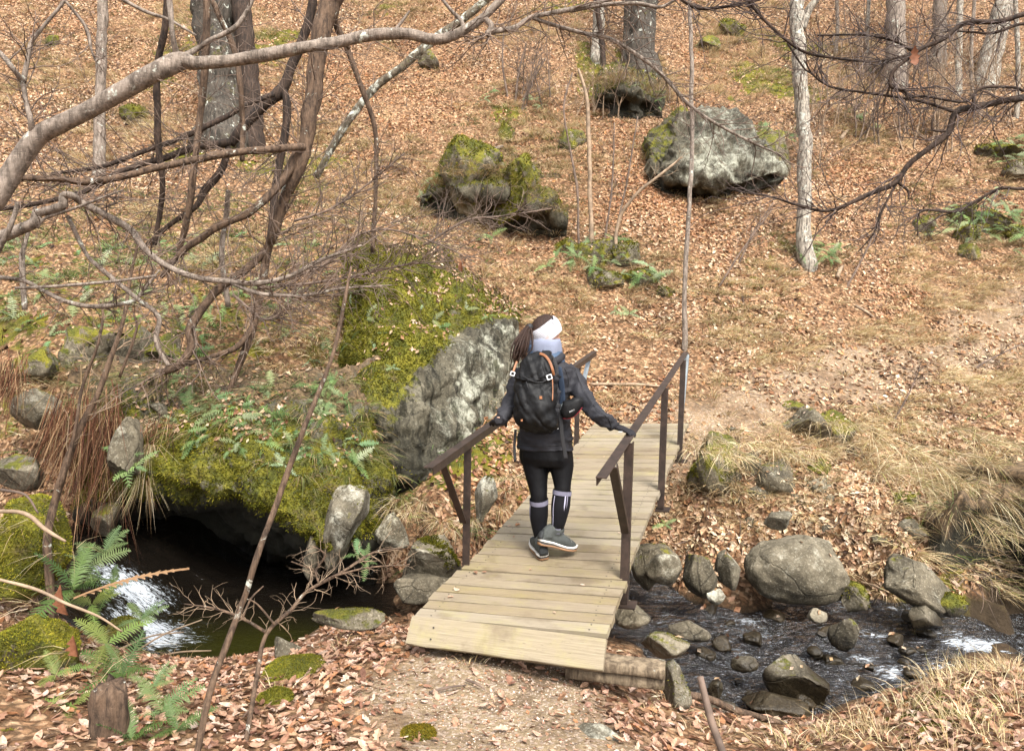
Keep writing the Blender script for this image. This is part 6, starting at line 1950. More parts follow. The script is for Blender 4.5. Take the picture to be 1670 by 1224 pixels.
# dark limbs entering from the right
tree("beech_branch", "long dark forking branch drooping in from the right edge", "branch",
     [(1820, 120, 3.5, 13), (1740, 140, 3.5, 12), (1670, 160, 3.5, 11), (1640, 164, 3.5, 10), (1596, 174, 3.5, 10), (1560, 183, 3.5, 10), (1547, 217, 3.5, 10), (1512, 245, 3.5, 9), (1482, 268, 3.5, 9), (1459, 298, 3.5, 9), (1412, 319, 3.5, 7), (1378, 335, 3.5, 6), (1345, 344, 3.5, 5), (1301, 335, 3.5, 4), (1261, 322, 3.5, 3), (1200, 312, 3.5, 2)], M['bark_dark'],
     [[(1558, 183, 3.5, 6), (1512, 168, 3.5, 5), (1479, 161, 3.5, 5), (1412, 151, 3.5, 4), (1358, 142, 3.5, 4), (1328, 124, 3.5, 3), (1311, 98, 3.5, 2)],
      [(1670, 148, 3.45, 5), (1650, 142, 3.45, 5), (1600, 144, 3.45, 5), (1573, 166, 3.45, 4), (1510, 157, 3.45, 4), (1480, 160, 3.45, 3)],
      [(1470, 285, 3.5, 4), (1440, 340, 3.5, 4), (1425, 380, 3.5, 3), (1400, 410, 3.5, 2)],
      [(1464, 297, 3.5, 5), (1480, 310, 3.5, 4), (1482, 325, 3.5, 3)],
      [(1546, 214, 3.5, 4), (1522, 212, 3.5, 4), (1520, 195, 3.5, 3)]],
     (("trunk", 24, .35, dict(t0=.1, t1=1, rmax=.0022)), (0, 10, .3, dict(rmax=.002)), (1, 8, .25, dict(rmax=.002)), (2, 8, .2, dict(rmax=.0018))), 70, ground_it=False, sides=9, twmat=M['twig_dark'], tname="limb")
tree("beech_branch", "upper dark branch with a hanging brown leaf at the right edge", "branch",
     [(1800, -20, 3.4, 11), (1730, 5, 3.4, 10), (1670, 23, 3.4, 9), (1626, 35, 3.4, 8), (1573, 38, 3.4, 8), (1540, 63, 3.4, 7), (1502, 80, 3.4, 7), (1478, 98, 3.4, 6), (1456, 117, 3.4, 6), (1453, 141, 3.4, 5), (1475, 148, 3.4, 4), (1481, 162, 3.4, 3)], M['bark_dark'],
     [[(1690, 38, 3.4, 5), (1660, 40, 3.4, 5), (1620, 54, 3.4, 5), (1580, 52, 3.4, 4), (1545, 49, 3.4, 3)],
      [(1482, 90, 3.4, 4), (1428, 100, 3.4, 4), (1378, 97, 3.4, 5), (1318, 87, 3.4, 5), (1284, 67, 3.4, 5), (1244, 30, 3.4, 5), (1220, -2, 3.4, 5), (1205, -40, 3.4, 5)],
      [(1490, 84, 3.4, 5), (1460, 68, 3.4, 4), (1412, 57, 3.4, 4), (1334, 58, 3.4, 3)],
      [(1478, 92, 3.4, 4), (1448, 100, 3.4, 4), (1430, 125, 3.4, 3), (1410, 150, 3.4, 2)],
      [(1506, 80, 3.4, 4), (1540, 30, 3.4, 3), (1560, -5, 3.4, 2)],
      [(1105, -5, 3.5, 6), (1140, 14, 3.5, 6), (1190, 10, 3.5, 5), (1240, 0, 3.5, 4)],
      [(1284, 70, 3.5, 4), (1310, 110, 3.5, 3), (1325, 122, 3.5, 2)]],
     (("trunk", 18, .35, dict(t0=.1, t1=1, rmax=.002)), (1, 20, .3, dict(rmax=.002)), (2, 10, .25, dict(rmax=.0018)), (0, 8, .25, dict(rmax=.0018)), (5, 10, .3, dict(rmax=.002))), 71, ground_it=False, sides=9, twmat=M['twig_dark'], tname="limb")
tree("beech_branch", "short dark twiggy branch below the long one at the right edge", "branch",
     [(1760, 300, 3.6, 6), (1670, 308, 3.6, 5), (1633, 307, 3.6, 5), (1596, 325, 3.6, 4), (1556, 345, 3.6, 4), (1502, 345, 3.6, 3), (1496, 385, 3.6, 2)], M['bark_dark'], (), (("trunk", 14, .3, dict(t0=.2, t1=1, rmax=.0018)),), 72, ground_it=False, sides=8, twmat=M['twig_dark'], tname="limb")
# withered leaves still hanging on twigs
def hanging_leaf(x, y, d, s, label, seed):
    tv, tf = leaf_template(1 if s > .05 else 2, np.random.default_rng(seed))
    c = at(x, y, d)
    ax = np.array([.15, .1, -1.0])
    ax /= np.linalg.norm(ax)
    ay = np.cross(ax, np.array([0.3, 1, 0]))
    ay /= np.linalg.norm(ay)
    o = obj("withered_leaf", mk_mesh("withered_leaf", tv, tf, M['leaf'], True, np.broadcast_to(np.array([.26, .11, .06]), (len(tv), 3))))
    o.matrix_world = frame_mat(c, ax * s, ay * s, np.cross(ax, ay) * s)
    tag(o, label, "leaf")
hanging_leaf(1492, 91, 3.38, .085, "single withered brown leaf hanging from the upper dark branch", 1)
hanging_leaf(752, 436, 3.75, .05, "withered reddish leaf hanging on a twig in front of the mossy rock face", 2)
hanging_leaf(104, 978, 3.6, .16, "large withered orange brown leaf hanging by the stem at lower left", 3)
hanging_leaf(125, 1052, 3.5, .11, "dark withered leaf hanging below the orange one at lower left", 4)

# foreground saplings
stem("sapling", "long leaning brown sapling crossing in front of the pool from bottom to mossy cliff", [(318, 1240, 2.75, 12), (345, 1120, 2.8, 11), (370, 1050, 2.85, 11), (395, 985, 2.9, 10), (415, 920, 2.9, 10), (440, 850, 2.95, 10), (470, 770, 3.0, 10), (495, 700, 3.0, 9), (520, 640, 3.05, 8), (545, 570, 3.1, 7), (562, 490, 3.15, 6), (573, 435, 3.2, 4)], M['bark_brown'], 80, wig=.15)
tree("shrub", "bare twiggy little shrub in front of the pool left of the bridge", "shrub",
     [(400, 1215, 3.2, 8), (419, 1100, 3.4, 8), (434, 1034, 3.5, 7), (476, 992, 3.6, 7), (503, 962, 3.7, 6), (560, 931, 3.9, 5), (610, 900, 4.1, 4), (660, 893, 4.3, 2)], M['bark_brown'],
     [[(433, 1030, 3.5, 6), (395, 1008, 3.5, 5), (352, 992, 3.5, 4), (300, 984, 3.5, 2)], [(395, 1008, 3.5, 4), (410, 975, 3.55, 3), (430, 955, 3.6, 2)], [(520, 950, 3.75, 4), (515, 930, 3.8, 4), (530, 905, 3.8, 3), (512, 890, 3.8, 2)], [(515, 930, 3.8, 3), (475, 915, 3.8, 2)],
      [(448, 1018, 3.5, 4), (420, 985, 3.5, 3), (400, 975, 3.5, 2)], [(540, 940, 3.8, 4), (600, 925, 3.9, 3), (668, 920, 4.0, 2)]],
     (("trunk", 14, .18, dict(t0=.3, rmax=.0015)), (0, 7, .14, dict(rmax=.0012)), (2, 6, .12, dict(rmax=.0012)), (5, 5, .15, dict(rmax=.0012))), 81, sides=8, twmat=M['twig_pale'], tname="stalk")
tree("sapling", "brown sapling leaning right beside the bright mossy rock on the left", "sapling",
     [(88, 1010, 4.1, 12), (80, 930, 4.1, 13), (77, 875, 4.1, 12), (90, 815, 4.15, 12), (124, 713, 4.2, 11), (161, 640, 4.25, 9), (181, 583, 4.3, 8), (201, 522, 4.35, 6), (215, 440, 4.4, 5), (230, 380, 4.4, 4)], M['bark_brown'],
     [[(98, 795, 4.1, 6), (122, 707, 4.15, 6), (134, 633, 4.2, 5), (158, 566, 4.2, 5), (168, 516, 4.25, 4), (160, 490, 4.25, 3)], [(195, 615, 4.3, 5), (222, 540, 4.3, 4), (218, 510, 4.3, 3)]],
     (("trunk", 8, .35, dict(t0=.4, rmax=.002)), (0, 4, .25, dict(rmax=.0018))), 82, sides=9, twmat=M['twig_pale'], tname="stalk")
def stick(pts, label, mat, seed, tw=0, name="fallen_branch"):
    P, R = limb(pts, 6, .3, seed)
    c = P.mean(0)
    V, F = tube(P - c, R, 8)
    o = obj(name, mk_mesh(name, V, F, mat, True), loc=c)
    tag(o, label, "stick")
stick([(-20, 832, 3.6, 7), (40, 837, 3.6, 7), (74, 862, 3.6, 7), (107, 882, 3.6, 4)], "pale dead stick arching over the left mossy rock", M['twig_pale'], 90)
stick([(0, 798, 3.8, 5), (40, 806, 3.8, 4), (62, 836, 3.8, 3)], "thin dead twig above the arching stick at left", M['twig'], 91)
stick([(-20, 940, 3.4, 5), (60, 962, 3.4, 5), (110, 985, 3.4, 5), (160, 1005, 3.45, 4), (200, 1030, 3.5, 3)], "straight pale dead stalk lying across the left mossy rocks", M['twig_pale'], 92)
stick([(1108, 1132, 4.3, 12), (1160, 1142, 4.35, 12), (1210, 1160, 4.4, 11), (1260, 1172, 4.35, 9), (1310, 1186, 4.3, 7), (1345, 1200, 4.25, 5)], "reddish peeling fallen stick lying on the stones of the near bank", M['bark_brown'], 93)
stick([(1140, 1100, 2.9, 12), (1155, 1160, 2.85, 12), (1185, 1240, 2.8, 13)], "blurred upright brown stalk close to the viewer at the lower right", M['twig'], 94, name="stalk_stick")
for k, (x, y, x1, y1, w, lab, mt) in enumerate(((962, 628, 1080, 632, 5, "pale fallen branch lying in leaves behind the bridge rail", 'twig_pale'), (1365, 455, 1375, 435, 7, "short white piece of wood lying below the birch", 'twig_pale'), (1395, 500, 1425, 520, 5, "small white forked stick on the slope right of the birch", 'twig_pale'),
                                     (1370, 230, 1385, 215, 6, "pale broken stick in the right thicket", 'twig_pale'), (780, 262, 820, 240, 8, "splintered grey stump wood on top of the outcrop", 'bark_grey'), (1405, 950, 1450, 968, 3, "straw coloured stick slanting from the bank to the water", 'twig_pale'), (1560, 960, 1640, 860, 4, "dead stalk leaning over the dark bank at the right", 'twig_pale'),
                                     (1480, 830, 1600, 815, 4, "dead stick lying through the brambles on the right bank", 'twig_pale'), (1545, 850, 1670, 885, 5, "grey dead branch across the dark hollow on the right bank", 'twig'), (760, 1110, 790, 1125, 4, "thin twig on the path before the bridge", 'twig'), (700, 1130, 760, 1118, 4, "short brown twig lying on the trodden path", 'twig'), (1080, 1010, 1130, 985, 3, "thin dead stalk arching above the stones right of the bridge", 'twig_pale'))):
    a, d = put(x, y)
    b, d2 = put(x1, y1)
    stick([(x, y - 2, d - .03, w), ((x + x1) / 2, (y + y1) / 2 - 4, (d + d2) / 2 - .03, w), (x1, y1 - 2, d2 - .03, w * .6)], lab, M[mt], 110 + k)
# rotten stump in the lower left
def stump(x, y, w, h, d, label):
    c = at(x, y + h / 2, d)
    k = d / FPX
    n = 12
    zs = np.linspace(-.1, h * k, n)
    C = np.array([c + np.array([.0, .0, z]) for z in zs])
    r = w * k * .5 * (1.15 - .2 * np.linspace(0, 1, n))
    V, F = loft(C, np.outer(r, [1, 0, 0]), np.outer(r, [0, 1, 0]), 22)
    N = normals_of(V, F)
    V = V + N * (r[0] * .45 * fbm(V * np.array([40, 40, 7]), 4, 9))[:, None]
    top = V[:, 2] > c[2] + zs[-2]
    V[top, 2] += .07 * fbm(V[top] * 40, 2, 4)
    o = obj("tree_stump", mk_mesh("tree_stump", V - c, F, M['bark_brown'], True), loc=c)
    tag(o, label, "stump")
stump(178, 1165, 54, 100, 3.1, "small rotten brown stump among ferns in the lower left")
# brambles and roots in the dark hollow at the right edge
br = empty("bramble", put(1620, 900)[0], "tangle of dead bramble stems over the dark hollow at the right edge", "bramble")
T = Twigs(700)
rng = np.random.default_rng(701)
for _ in range(120):
    x, y = rng.uniform(1520, 1710), rng.uniform(770, 960)
    p, d = put(x, y)
    v = np.array([rng.normal(0, .6), -.4 + rng.normal(0, .3), rng.uniform(.1, .8)])
    c = [p]
    for s in range(9):
        v = v + rng.normal(0, .22, 3) + np.array([0, 0, -.12])
        v /= np.linalg.norm(v)
        c.append(c[-1] + v * .07)
    T.mb.add(*tube(np.array(c), np.linspace(.004, .0015, 10), 4, False))
    T.cnt += 1
T.done(br, M['twig'], "stems")

# ------------------------------------------------------------------ ferns
def frond(L, W, npin, rng, droop=.5, dead=False):
    """one fern frond along +x"""
    V, F = [], []
    xs = np.linspace(0, 1, npin + 2)
    mid = np.column_stack([xs * L, np.zeros_like(xs), L * (.35 * xs - droop * xs * xs)])
    wid = W * np.sin(np.pi * np.clip(xs * .86 + .12, 0, 1)) ** .8
    st = .012 * L
    for i in range(len(xs) - 1):
        a = len(V)
        V += [mid[i] + [0, st, 0], mid[i] - [0, st, 0], mid[i + 1] - [0, st, 0], mid[i + 1] + [0, st, 0]]
        F += [[a, a + 1, a + 2], [a, a + 2, a + 3]]
    for i in range(1, len(xs) - 1):
        for s in (-1, 1):
            w = wid[i] * rng.uniform(.85, 1.1)
            b = L / npin * .33
            tip = mid[i] + np.array([L * .06 + rng.normal(0, .004), s * w, -w * rng.uniform(.05, .35)])
            m = (mid[i] + tip) / 2
            a = len(V)
            V += [mid[i] + [-b, 0, 0], mid[i] + [b, 0, 0], m + [b * .8 + L * .015, 0, w * .08], tip, m + [-b * .8 + L * .015, 0, w * .08]]
            F += [[a, a + 1, a + 2], [a, a + 2, a + 4], [a + 4, a + 2, a + 3]]
    return np.array(V), np.array(F)

def fern_mesh(nf, L, seed, green, droop=.5, el=(.2, .9), npin=13, fan=6.28):
    rng = np.random.default_rng(seed)
    Vs, Fs, Cs, off = [], [], [], 0
    for k in range(nf):
        l = L * rng.uniform(.6, 1.1)
        v, f = frond(l, l * rng.uniform(.20, .27), npin, rng, droop * rng.uniform(.6, 1.4))
        e, a, rl = rng.uniform(*el), rng.uniform(-fan / 2, fan / 2), rng.normal(0, .35)
        cr, sr = math.cos(rl), math.sin(rl)
        v = v @ np.array([[1, 0, 0], [0, cr, -sr], [0, sr, cr]]).T
        ce, se = math.cos(e), math.sin(e)
        v = v @ np.array([[ce, 0, -se], [0, 1, 0], [se, 0, ce]]).T
        ca, sa = math.cos(a), math.sin(a)
        v = v @ np.array([[ca, -sa, 0], [sa, ca, 0], [0, 0, 1]]).T
        c = np.array(green) * rng.uniform(.7, 1.25) * np.array([rng.uniform(.85, 1.2), 1, rng.uniform(.8, 1.2)])
        Vs.append(v); Fs.append(f + off); Cs.append(np.broadcast_to(c, (len(v), 3))); off += len(v)
    return mk_mesh("fern", np.concatenate(Vs), np.concatenate(Fs), M['fern'], False, np.concatenate(Cs))
GREEN_A, GREEN_B = (.12, .185, .065), (.19, .25, .12)
ferns = [fern_mesh(4, .17, 800 + k, GREEN_B if k % 2 else GREEN_A, .5, (-.3, .7), 11) for k in range(8)]
def put_on(surf, x, y):
    """nearest point of a rock face to the sight line"""
    V = surf[1]
    v = V - EYE
    d = v @ FW
    px_ = 835 + FPX * (v @ RT) / d
    py_ = 612 - FPX * (v @ UP) / d
    e = np.hypot(px_ - x, py_ - y) + (d - d.min()) * 3
    i = int(np.argmin(e))
    return V[i], surf[3][i]
def place_fern(p, n, label, group, s=1.0, me_=None):
    o = obj("fern", me_ or ferns[int(RNG.integers(len(ferns)))])
    an = RNG.uniform(0, 6.28)
    z = n * .6 + np.array([0, -.25, .6])
    z /= np.linalg.norm(z)
    x = np.array([math.cos(an), math.sin(an), 0])
    x = x - z * (x @ z)
    x /= np.linalg.norm(x)
    o.matrix_world = frame_mat(p, x * s, np.cross(z, x) * s, z * s)
    return tag(o, label, "fern", group)
FERN_SPOTS = ((985, 435, "on the ferny hump below the thin stems"), (1600, 365, "on the ferny mound of the right slope"), (1645, 258, "by the dark hollow near the right edge"), (1340, 415, "at the foot of the birch"), (795, 320, "on the mossy slope outcrop"),
              (1250, 222, "beside the huge pale boulder"), (1400, 200, "in the thicket right of the birch"), (830, 168, "by the thin shoots above the outcrop"), (1020, 150, "on the crag under the twin trunks"), (700, 325, "left of the slope outcrop"))
def far_fern_label(p):
    x, y, _ = to_px(p)
    k = min(FERN_SPOTS, key=lambda s_: (s_[0] - x) ** 2 + (s_[1] - y) ** 2)
    return "dark green fern tuft %s, %s side" % (k[2], ("left" if x < k[0] else "right"))
frng = np.random.default_rng(5)
for k in range(110):
    x, y = frng.uniform(270, 585), frng.uniform(590, 770)
    if y > 640 + (x - 270) * .42 + 60 or y < 610:
        continue
    p, n = put_on(ov, x, y)
    place_fern(p, n, ("small green fern on the overhanging rock, " + ("left third" if x < 370 else "middle" if x < 480 else "right third") + (" near the top edge" if y < 660 else " in the middle band" if y < 715 else " near the mossy lip")), "ferns on the overhanging rock", frng.uniform(.8, 1.3))
for x, y in ((575, 480), (582, 500), (600, 520), (590, 540), (625, 545), (690, 500), (715, 535), (760, 505), (795, 515), (820, 510), (640, 600), (610, 560), (705, 520), (805, 500), (570, 560), (590, 470)):
    p, n = put_on(cl, x, y)
    place_fern(p, n, "small green fern growing on the mossy cliff top", "ferns on the mossy cliff", frng.uniform(.7, 1.1))
for k in range(105):
    x, y = frng.uniform(0, 560), frng.uniform(385, 590)
    if frng.random() < .3 and x > 400:
        continue
    p, d = put(x, y, 5.0)
    if p[2] < -.4:
        continue
    place_fern(p + np.array([0, 0, .02]), np.array([0, -.5, .8]), ("small green fern on the shaded slope " + ("at the left edge" if x < 130 else "under the dipping grey branch" if x < 300 else "among the drooping limbs" if x < 430 else "left of the mossy cliff") + (", upper part" if y < 450 else ", middle part" if y < 520 else ", lower part")), "ferns on the left slope", frng.uniform(1.0, 1.9))
for k, (x, y) in enumerate(((1340, 408), (1352, 415), (1330, 420), (1345, 430), (1375, 190), (1400, 205), (1430, 215), (1385, 200), (800, 160), (790, 170), (870, 170), (880, 180), (1620, 240), (1650, 245), (1560, 350), (1580, 370), (1600, 355), (1620, 375), (1640, 360), (1590, 345), (1610, 390), (1575, 390), (1550, 370), (960, 400), (1000, 400), (1030, 420), (940, 425), (965, 440), (1010, 455), (1060, 460), (1300, 425), (1240, 215), (1260, 225),
                                (1275, 230), (730, 300), (690, 330), (720, 345), (810, 290))):
    p, d = put(x, y, 6.0)
    place_fern(p + np.array([0, -.15, .06]), np.array([0, -.5, .8]), far_fern_label(p), "ferns on the far slope", frng.uniform(1.1, 2.0))
for x, y, d, s, lab in ((205, 745, 6.2, 1.5, "feathery fern hanging on the smooth grey shoulder stone"), (222, 760, 6.15, 1.2, "lower feathery fern on the smooth grey shoulder stone"), (585, 905, 6.1, 1.2, "green fern in the crack under the pale upright slab"), (600, 915, 6.1, .9, "tiny fern below the one under the pale upright slab"), (1085, 855, 6.6, .7, "small fern beside the bridge edge at the far bank")):
    place_fern(at(x, y, d), np.array([0, -.6, .6]), lab, None, s)
for r in LEDGES[:2]:
    for q in range(9):
        i = int(frng.integers(len(r[1])))
        while r[3][i][2] < .1 or (i % 80) > 48 or (i % 80) < 14:
            i = int(frng.integers(len(r[1])))
        place_fern(r[1][i], r[3][i], far_fern_label(r[1][i]), "ferns on the far slope", frng.uniform(1.0, 1.7))
for cx_, cy_, sx_, sy_, n_ in ((985, 435, 50, 28, 22), (1600, 365, 38, 24, 22), (1640, 262, 34, 16, 10), (1340, 415, 16, 10, 5), (795, 330, 50, 28, 12), (1250, 222, 24, 12, 8)):
    for q in range(n_):
        p, d = put(cx_ + frng.normal(0, sx_), cy_ + frng.normal(0, sy_), 6.0)
        place_fern(p + np.array([0, -.22, .14]) * frng.uniform(.3, 1), np.array([0, -.5, .8]), far_fern_label(p), "ferns on the far slope", frng.uniform(1.1, 2.0))
# bigger foreground ferns
bigf = [fern_mesh(n, L, 900 + k, g, dr, el, 17, 6.28) for k, (n, L, g, dr, el) in enumerate(((7, .36, (.075, .125, .035), .45, (.1, .8)), (6, .30, (.10, .15, .05), .5, (.0, .7)), (6, .30, (.11, .15, .035), .5, (.0, .6))))]
for k, (x, y, d, s, lab) in enumerate(((120, 960, 4.1, 1.0, "large fern with arching fronds beside the bright mossy rock"), (170, 900, 4.6, .7, "fern behind the large arching one at the left"), (175, 1050, 3.9, .85, "fern spreading over the bank above the white cascade"), (200, 1100, 3.8, .8, "fern low on the bank beneath the cascade"),
                                       (265, 1160, 3.4, .7, "pale fern right of the rotten stump"), (120, 1150, 3.4, .7, "fern left of the rotten stump"), (215, 1205, 3.1, .6, "small fern in the bottom left leaves"), (230, 1010, 4.6, .6, "fern tips reaching over the white cascade"), (150, 985, 4.2, .7, "fern between the large arching one and the orange leaf"), (290, 1190, 3.2, .5, "small low fern beside the leaning sapling foot"), (145, 925, 4.3, .8, "fern standing behind the large arching one"), (90, 1100, 3.6, .55, "fern in front of the nearest mossy rock"), (185, 960, 4.7, .6, "fern hanging toward the dark pool above the cascade"), (250, 1120, 3.7, .5, "little fern on the leafy bank right of the cascade foot"))):
    place_fern(at(x, y, d), np.array([.2, -.3, .9]), lab, None, s, bigf[k % 3])
# dried brown frond in front of the pool
v, f = frond(.5, .020, 15, np.random.default_rng(3), .25)
o = obj("dead_frond", mk_mesh("dead_frond", v, f, M['fern'], False, np.broadcast_to(np.array([.24, .14, .07]), (len(v), 3))))
a, b = at(120, 975, 3.6), at(312, 938, 3.75)
ax = (b - a) / np.linalg.norm(b - a)
az = np.array([0, -.5, .8]); az = az - ax * (az @ ax); az /= np.linalg.norm(az)
sc = np.linalg.norm(b - a) / .5
o.matrix_world = frame_mat(a, ax * sc, np.cross(az, ax) * sc, az * sc)
tag(o, "dry brown fern frond arching in front of the dark pool", "fern")
# hanging dead bracken, rust red
def dead_fern(cx, cy, d, w, h, n, label, seed):
    rng = np.random.default_rng(seed)
    base = at(cx, cy, d)
    t = empty("dead_fern", base, label, "dead fern")
    P = np.array([at(cx + rng.uniform(-w / 2, w / 2), cy + rng.normal(0, h * .14) + (rng.random() ** 2) * h * .3, d + rng.normal(0, .08)) for _ in range(n)])
    D = np.column_stack([rng.normal(0, .2, n), -.30 + rng.normal(0, .10, n), rng.uniform(-1.1, -.7, n)])
    D /= np.linalg.norm(D, axis=1)[:, None]
    pal = np.array([[.085, .036, .02], [.14, .06, .032], [.045, .02, .013], [.19, .09, .05], [.30, .18, .10]])
    c = np.clip(pal[rng.choice(5, n, p=[.3, .25, .2, .15, .1])] * rng.uniform(.7, 1.2, (n, 1)), 0, 1)
    st_ = rng.random(n) < .14
    c[st_] = np.array([.32, .22, .12]) * rng.uniform(.6, 1.1, (int(st_.sum()), 1))
    b = blades(P, D, rng.uniform(.25, 1.0, n) * h * d / FPX, rng.uniform(.0012, .0042, n), rng.uniform(-.3, .7, n), c, rng)
    o = obj("fronds", mk_mesh("fronds", b[0], b[1], M['grass'], False, b[2]), t, kind="stuff")
    o.matrix_parent_inverse = Matrix.Translation(-Vector(base))
dead_fern(165, 660, 6.45, 70, 175, 500, "rust red dead fern hanging in a thick curtain beside the smooth grey shoulder", 1)
dead_fern(105, 665, 6.4, 50, 150, 320, "rust red dead fern hanging left of the thick curtain", 2)
dead_fern(15, 590, 6.5, 60, 110, 260, "orange brown dead fern at the far left edge", 3)
dead_fern(255, 690, 6.5, 60, 50, 160, "red needles spilling over the top of the smooth grey shoulder", 4)
P_ = np.array([put(x, y, 5)[0] for x, y in zip(RNG.uniform(120, 280, 60), RNG.uniform(620, 670, 60))])
# fallen twigs and straw in the pool cascade
for k, (x, y, x1, y1, lab) in enumerate(((200, 1075, 330, 1010, "pale dead stalk lying over the white cascade"), (220, 1085, 345, 1060, "lower pale dead stalk over the cascade edge"), (190, 1060, 300, 1030, "thin dead twig over the middle of the cascade"), (210, 1070, 320, 1095, "thin dead twig along the near edge of the cascade"))):
    stick([(x, y, 4.9, 4), ((x + x1) / 2, (y + y1) / 2 - 8, 5.0, 3), (x1, y1, 5.1, 2)], lab, M['twig_pale'], 140 + k)
hang_grass([(215, 1065, 4.9), (245, 1070, 4.9), (275, 1075, 4.9), (300, 1080, 4.9), (235, 1080, 4.8), (190, 1080, 4.7)], 26, .15, .4, .06, "thin dead grass trailing over the cascade edge", (.2, .9), .002)
hang_grass([(x, y, d) for x, y, d in ((20, 860, 4.2), (60, 850, 4.2), (100, 900, 4.2), (10, 1000, 3.6), (60, 985, 3.6), (110, 1060, 3.7), (140, 1120, 3.5), (30, 840, 4.3))], 16, .15, .4, .08, "long thin straw over the mossy rocks at left", (.3, 1.0), .0018)
# ------------------------------------------------------------------ the hiker
FX = np.array([AX[0], AX[1], 0.0])
FX /= np.linalg.norm(FX)                  # walking direction
RX = np.array([FX[1], -FX[0], 0.0])       # her right
person = empty("person", P0, "woman hiker seen from behind in charcoal jacket and black leggings, hands on both rails", "person")
def wear(o):
    o.parent = person
    o.matrix_parent_inverse = Matrix.Translation(-Vector(P0))
    return o
def on_rail(side, x, y):
    a, b, hx, upn = rails[side]
    best = None
    for t in np.linspace(0, 1, 801):
        p = a + (b - a) * t - hx * .012 * side + upn * .007
        q = to_px(p)
        e = (q[0] - x) ** 2 + (q[1] - y) ** 2
        if best is None or e < best[0]:
            best = (e, p, q[2])
    return best[1], best[2]
HR, dR = on_rail(1, 1025, 706)
HL, dL = on_rail(-1, 797, 694)
PXM = 5.0 / FPX
def J(x, y, d):
    return at(x, y, d)
def ring_loft(rows, fx=FX, rx=RX, n=32, power=2.2, d0=5.0):
    """rows: (y, centre x, half width px, half depth m, distance)"""
    C = np.array([at(r[1], r[0], r[4]) for r in rows])
    U = np.array([rx * r[2] * r[4] / FPX for r in rows])
    W = np.array([fx * r[3] for r in rows])
    return loft(C, U, W, n, power)
def limb_t(pts, n=18, per=5):
    P = np.array([p[0] for p in pts])
    R = np.array([p[1] for p in pts])
    Q = catmull(np.column_stack([P, R]), per)
    return tube(Q[:, :3], Q[:, 3], n)

# joints
shL, elL, wrL = J(851, 612, 5.0), J(829, 657, 4.93), J(813, 686, 4.80)
shR, elR, wrR = J(932, 610, 5.0), J(960, 661, 4.82), J(1000, 694, dR + .06)
hipL, knL, anL = J(873, 742, 5.02), J(879, 812, 4.98), J(882, 886, 5.05)
hipR, knR, anR = J(914, 742, 5.0), J(916, 800, 4.95), J(911, 866, 4.98)

# head direction: she looks to the right, a little down
HD = RX * .84 + FX * .50 + np.array([0, 0, -.24])
HD /= np.linalg.norm(HD)
HU = np.array([0, 0, 1.0]) + RX * .06
HU = HU - HD * (HU @ HD)
HU /= np.linalg.norm(HU)
HSd = np.cross(HD, HU)                    # her head's right-hand side
HC = J(889, 546, 5.0)
def hp(f, s, u):
    return HC + HD * f + HSd * s + HU * u
def ellipsoid(c, a, b, cc, sub=3):
    V, F = ico(sub)
    return c + V[:, :1] * a + V[:, 1:2] * b + V[:, 2:] * cc, F
# continuous body: head with features, neck, trunk, arms, legs, feet and hands' palms
parts = [ellipsoid(hp(-.005, 0, .02), HD * .097, HSd * .076, HU * .108, 4), ellipsoid(hp(.035, 0, -.055), HD * .055, HSd * .052, HU * .06),
         ellipsoid(hp(.093, 0, -.008), HD * .020, HSd * .013, HU * .022), ellipsoid(hp(.088, 0, .012), HD * .010, HSd * .010, HU * .03), ellipsoid(hp(.078, 0, -.05), HD * .014, HSd * .024, HU * .008), ellipsoid(hp(.078, 0, -.063), HD * .013, HSd * .02, HU * .008),
         ellipsoid(hp(.07, 0, -.095), HD * .022, HSd * .022, HU * .018), ellipsoid(hp(.074, .032, .04), HD * .012, HSd * .022, HU * .008), ellipsoid(hp(.074, -.032, .04), HD * .012, HSd * .022, HU * .008),
         ellipsoid(hp(0, .078, -.005), HD * .022, HSd * .010, HU * .032), ellipsoid(hp(0, -.078, -.005), HD * .022, HSd * .010, HU * .032),
         limb_t([(hp(-.02, 0, -.03), .05), (J(889, 575, 5.02), .052), (J(889, 600, 5.02), .07)]),
         ring_loft([(592, 890, 22, .06, 5), (602, 891, 38, .09, 5), (620, 891, 41, .105, 5), (650, 890, 37, .105, 5), (680, 890, 34, .10, 5), (710, 891, 34, .09, 5), (735, 891, 35, .09, 5), (742, 891, 30, .08, 5)]),
         limb_t([(shL + RX * .02, .040), (elL, .032), (wrL, .022)]), limb_t([(shR - RX * .02, .040), (elR, .032), (wrR, .022)]),
         limb_t([(hipL, .072), ((hipL + knL) / 2, .058), (knL, .042), (knL * .6 + anL * .4, .038), (anL, .028), (anL - np.array([0, 0, .05]), .028)]),
         limb_t([(hipR, .072), ((hipR + knR) / 2, .058), (knR, .042), (knR * .6 + anR * .4, .038), (anR, .028), (anR - np.array([0, 0, .05]), .028)])]
body = wear(remesh("body", parts, .009, M['skin'], None, 2))
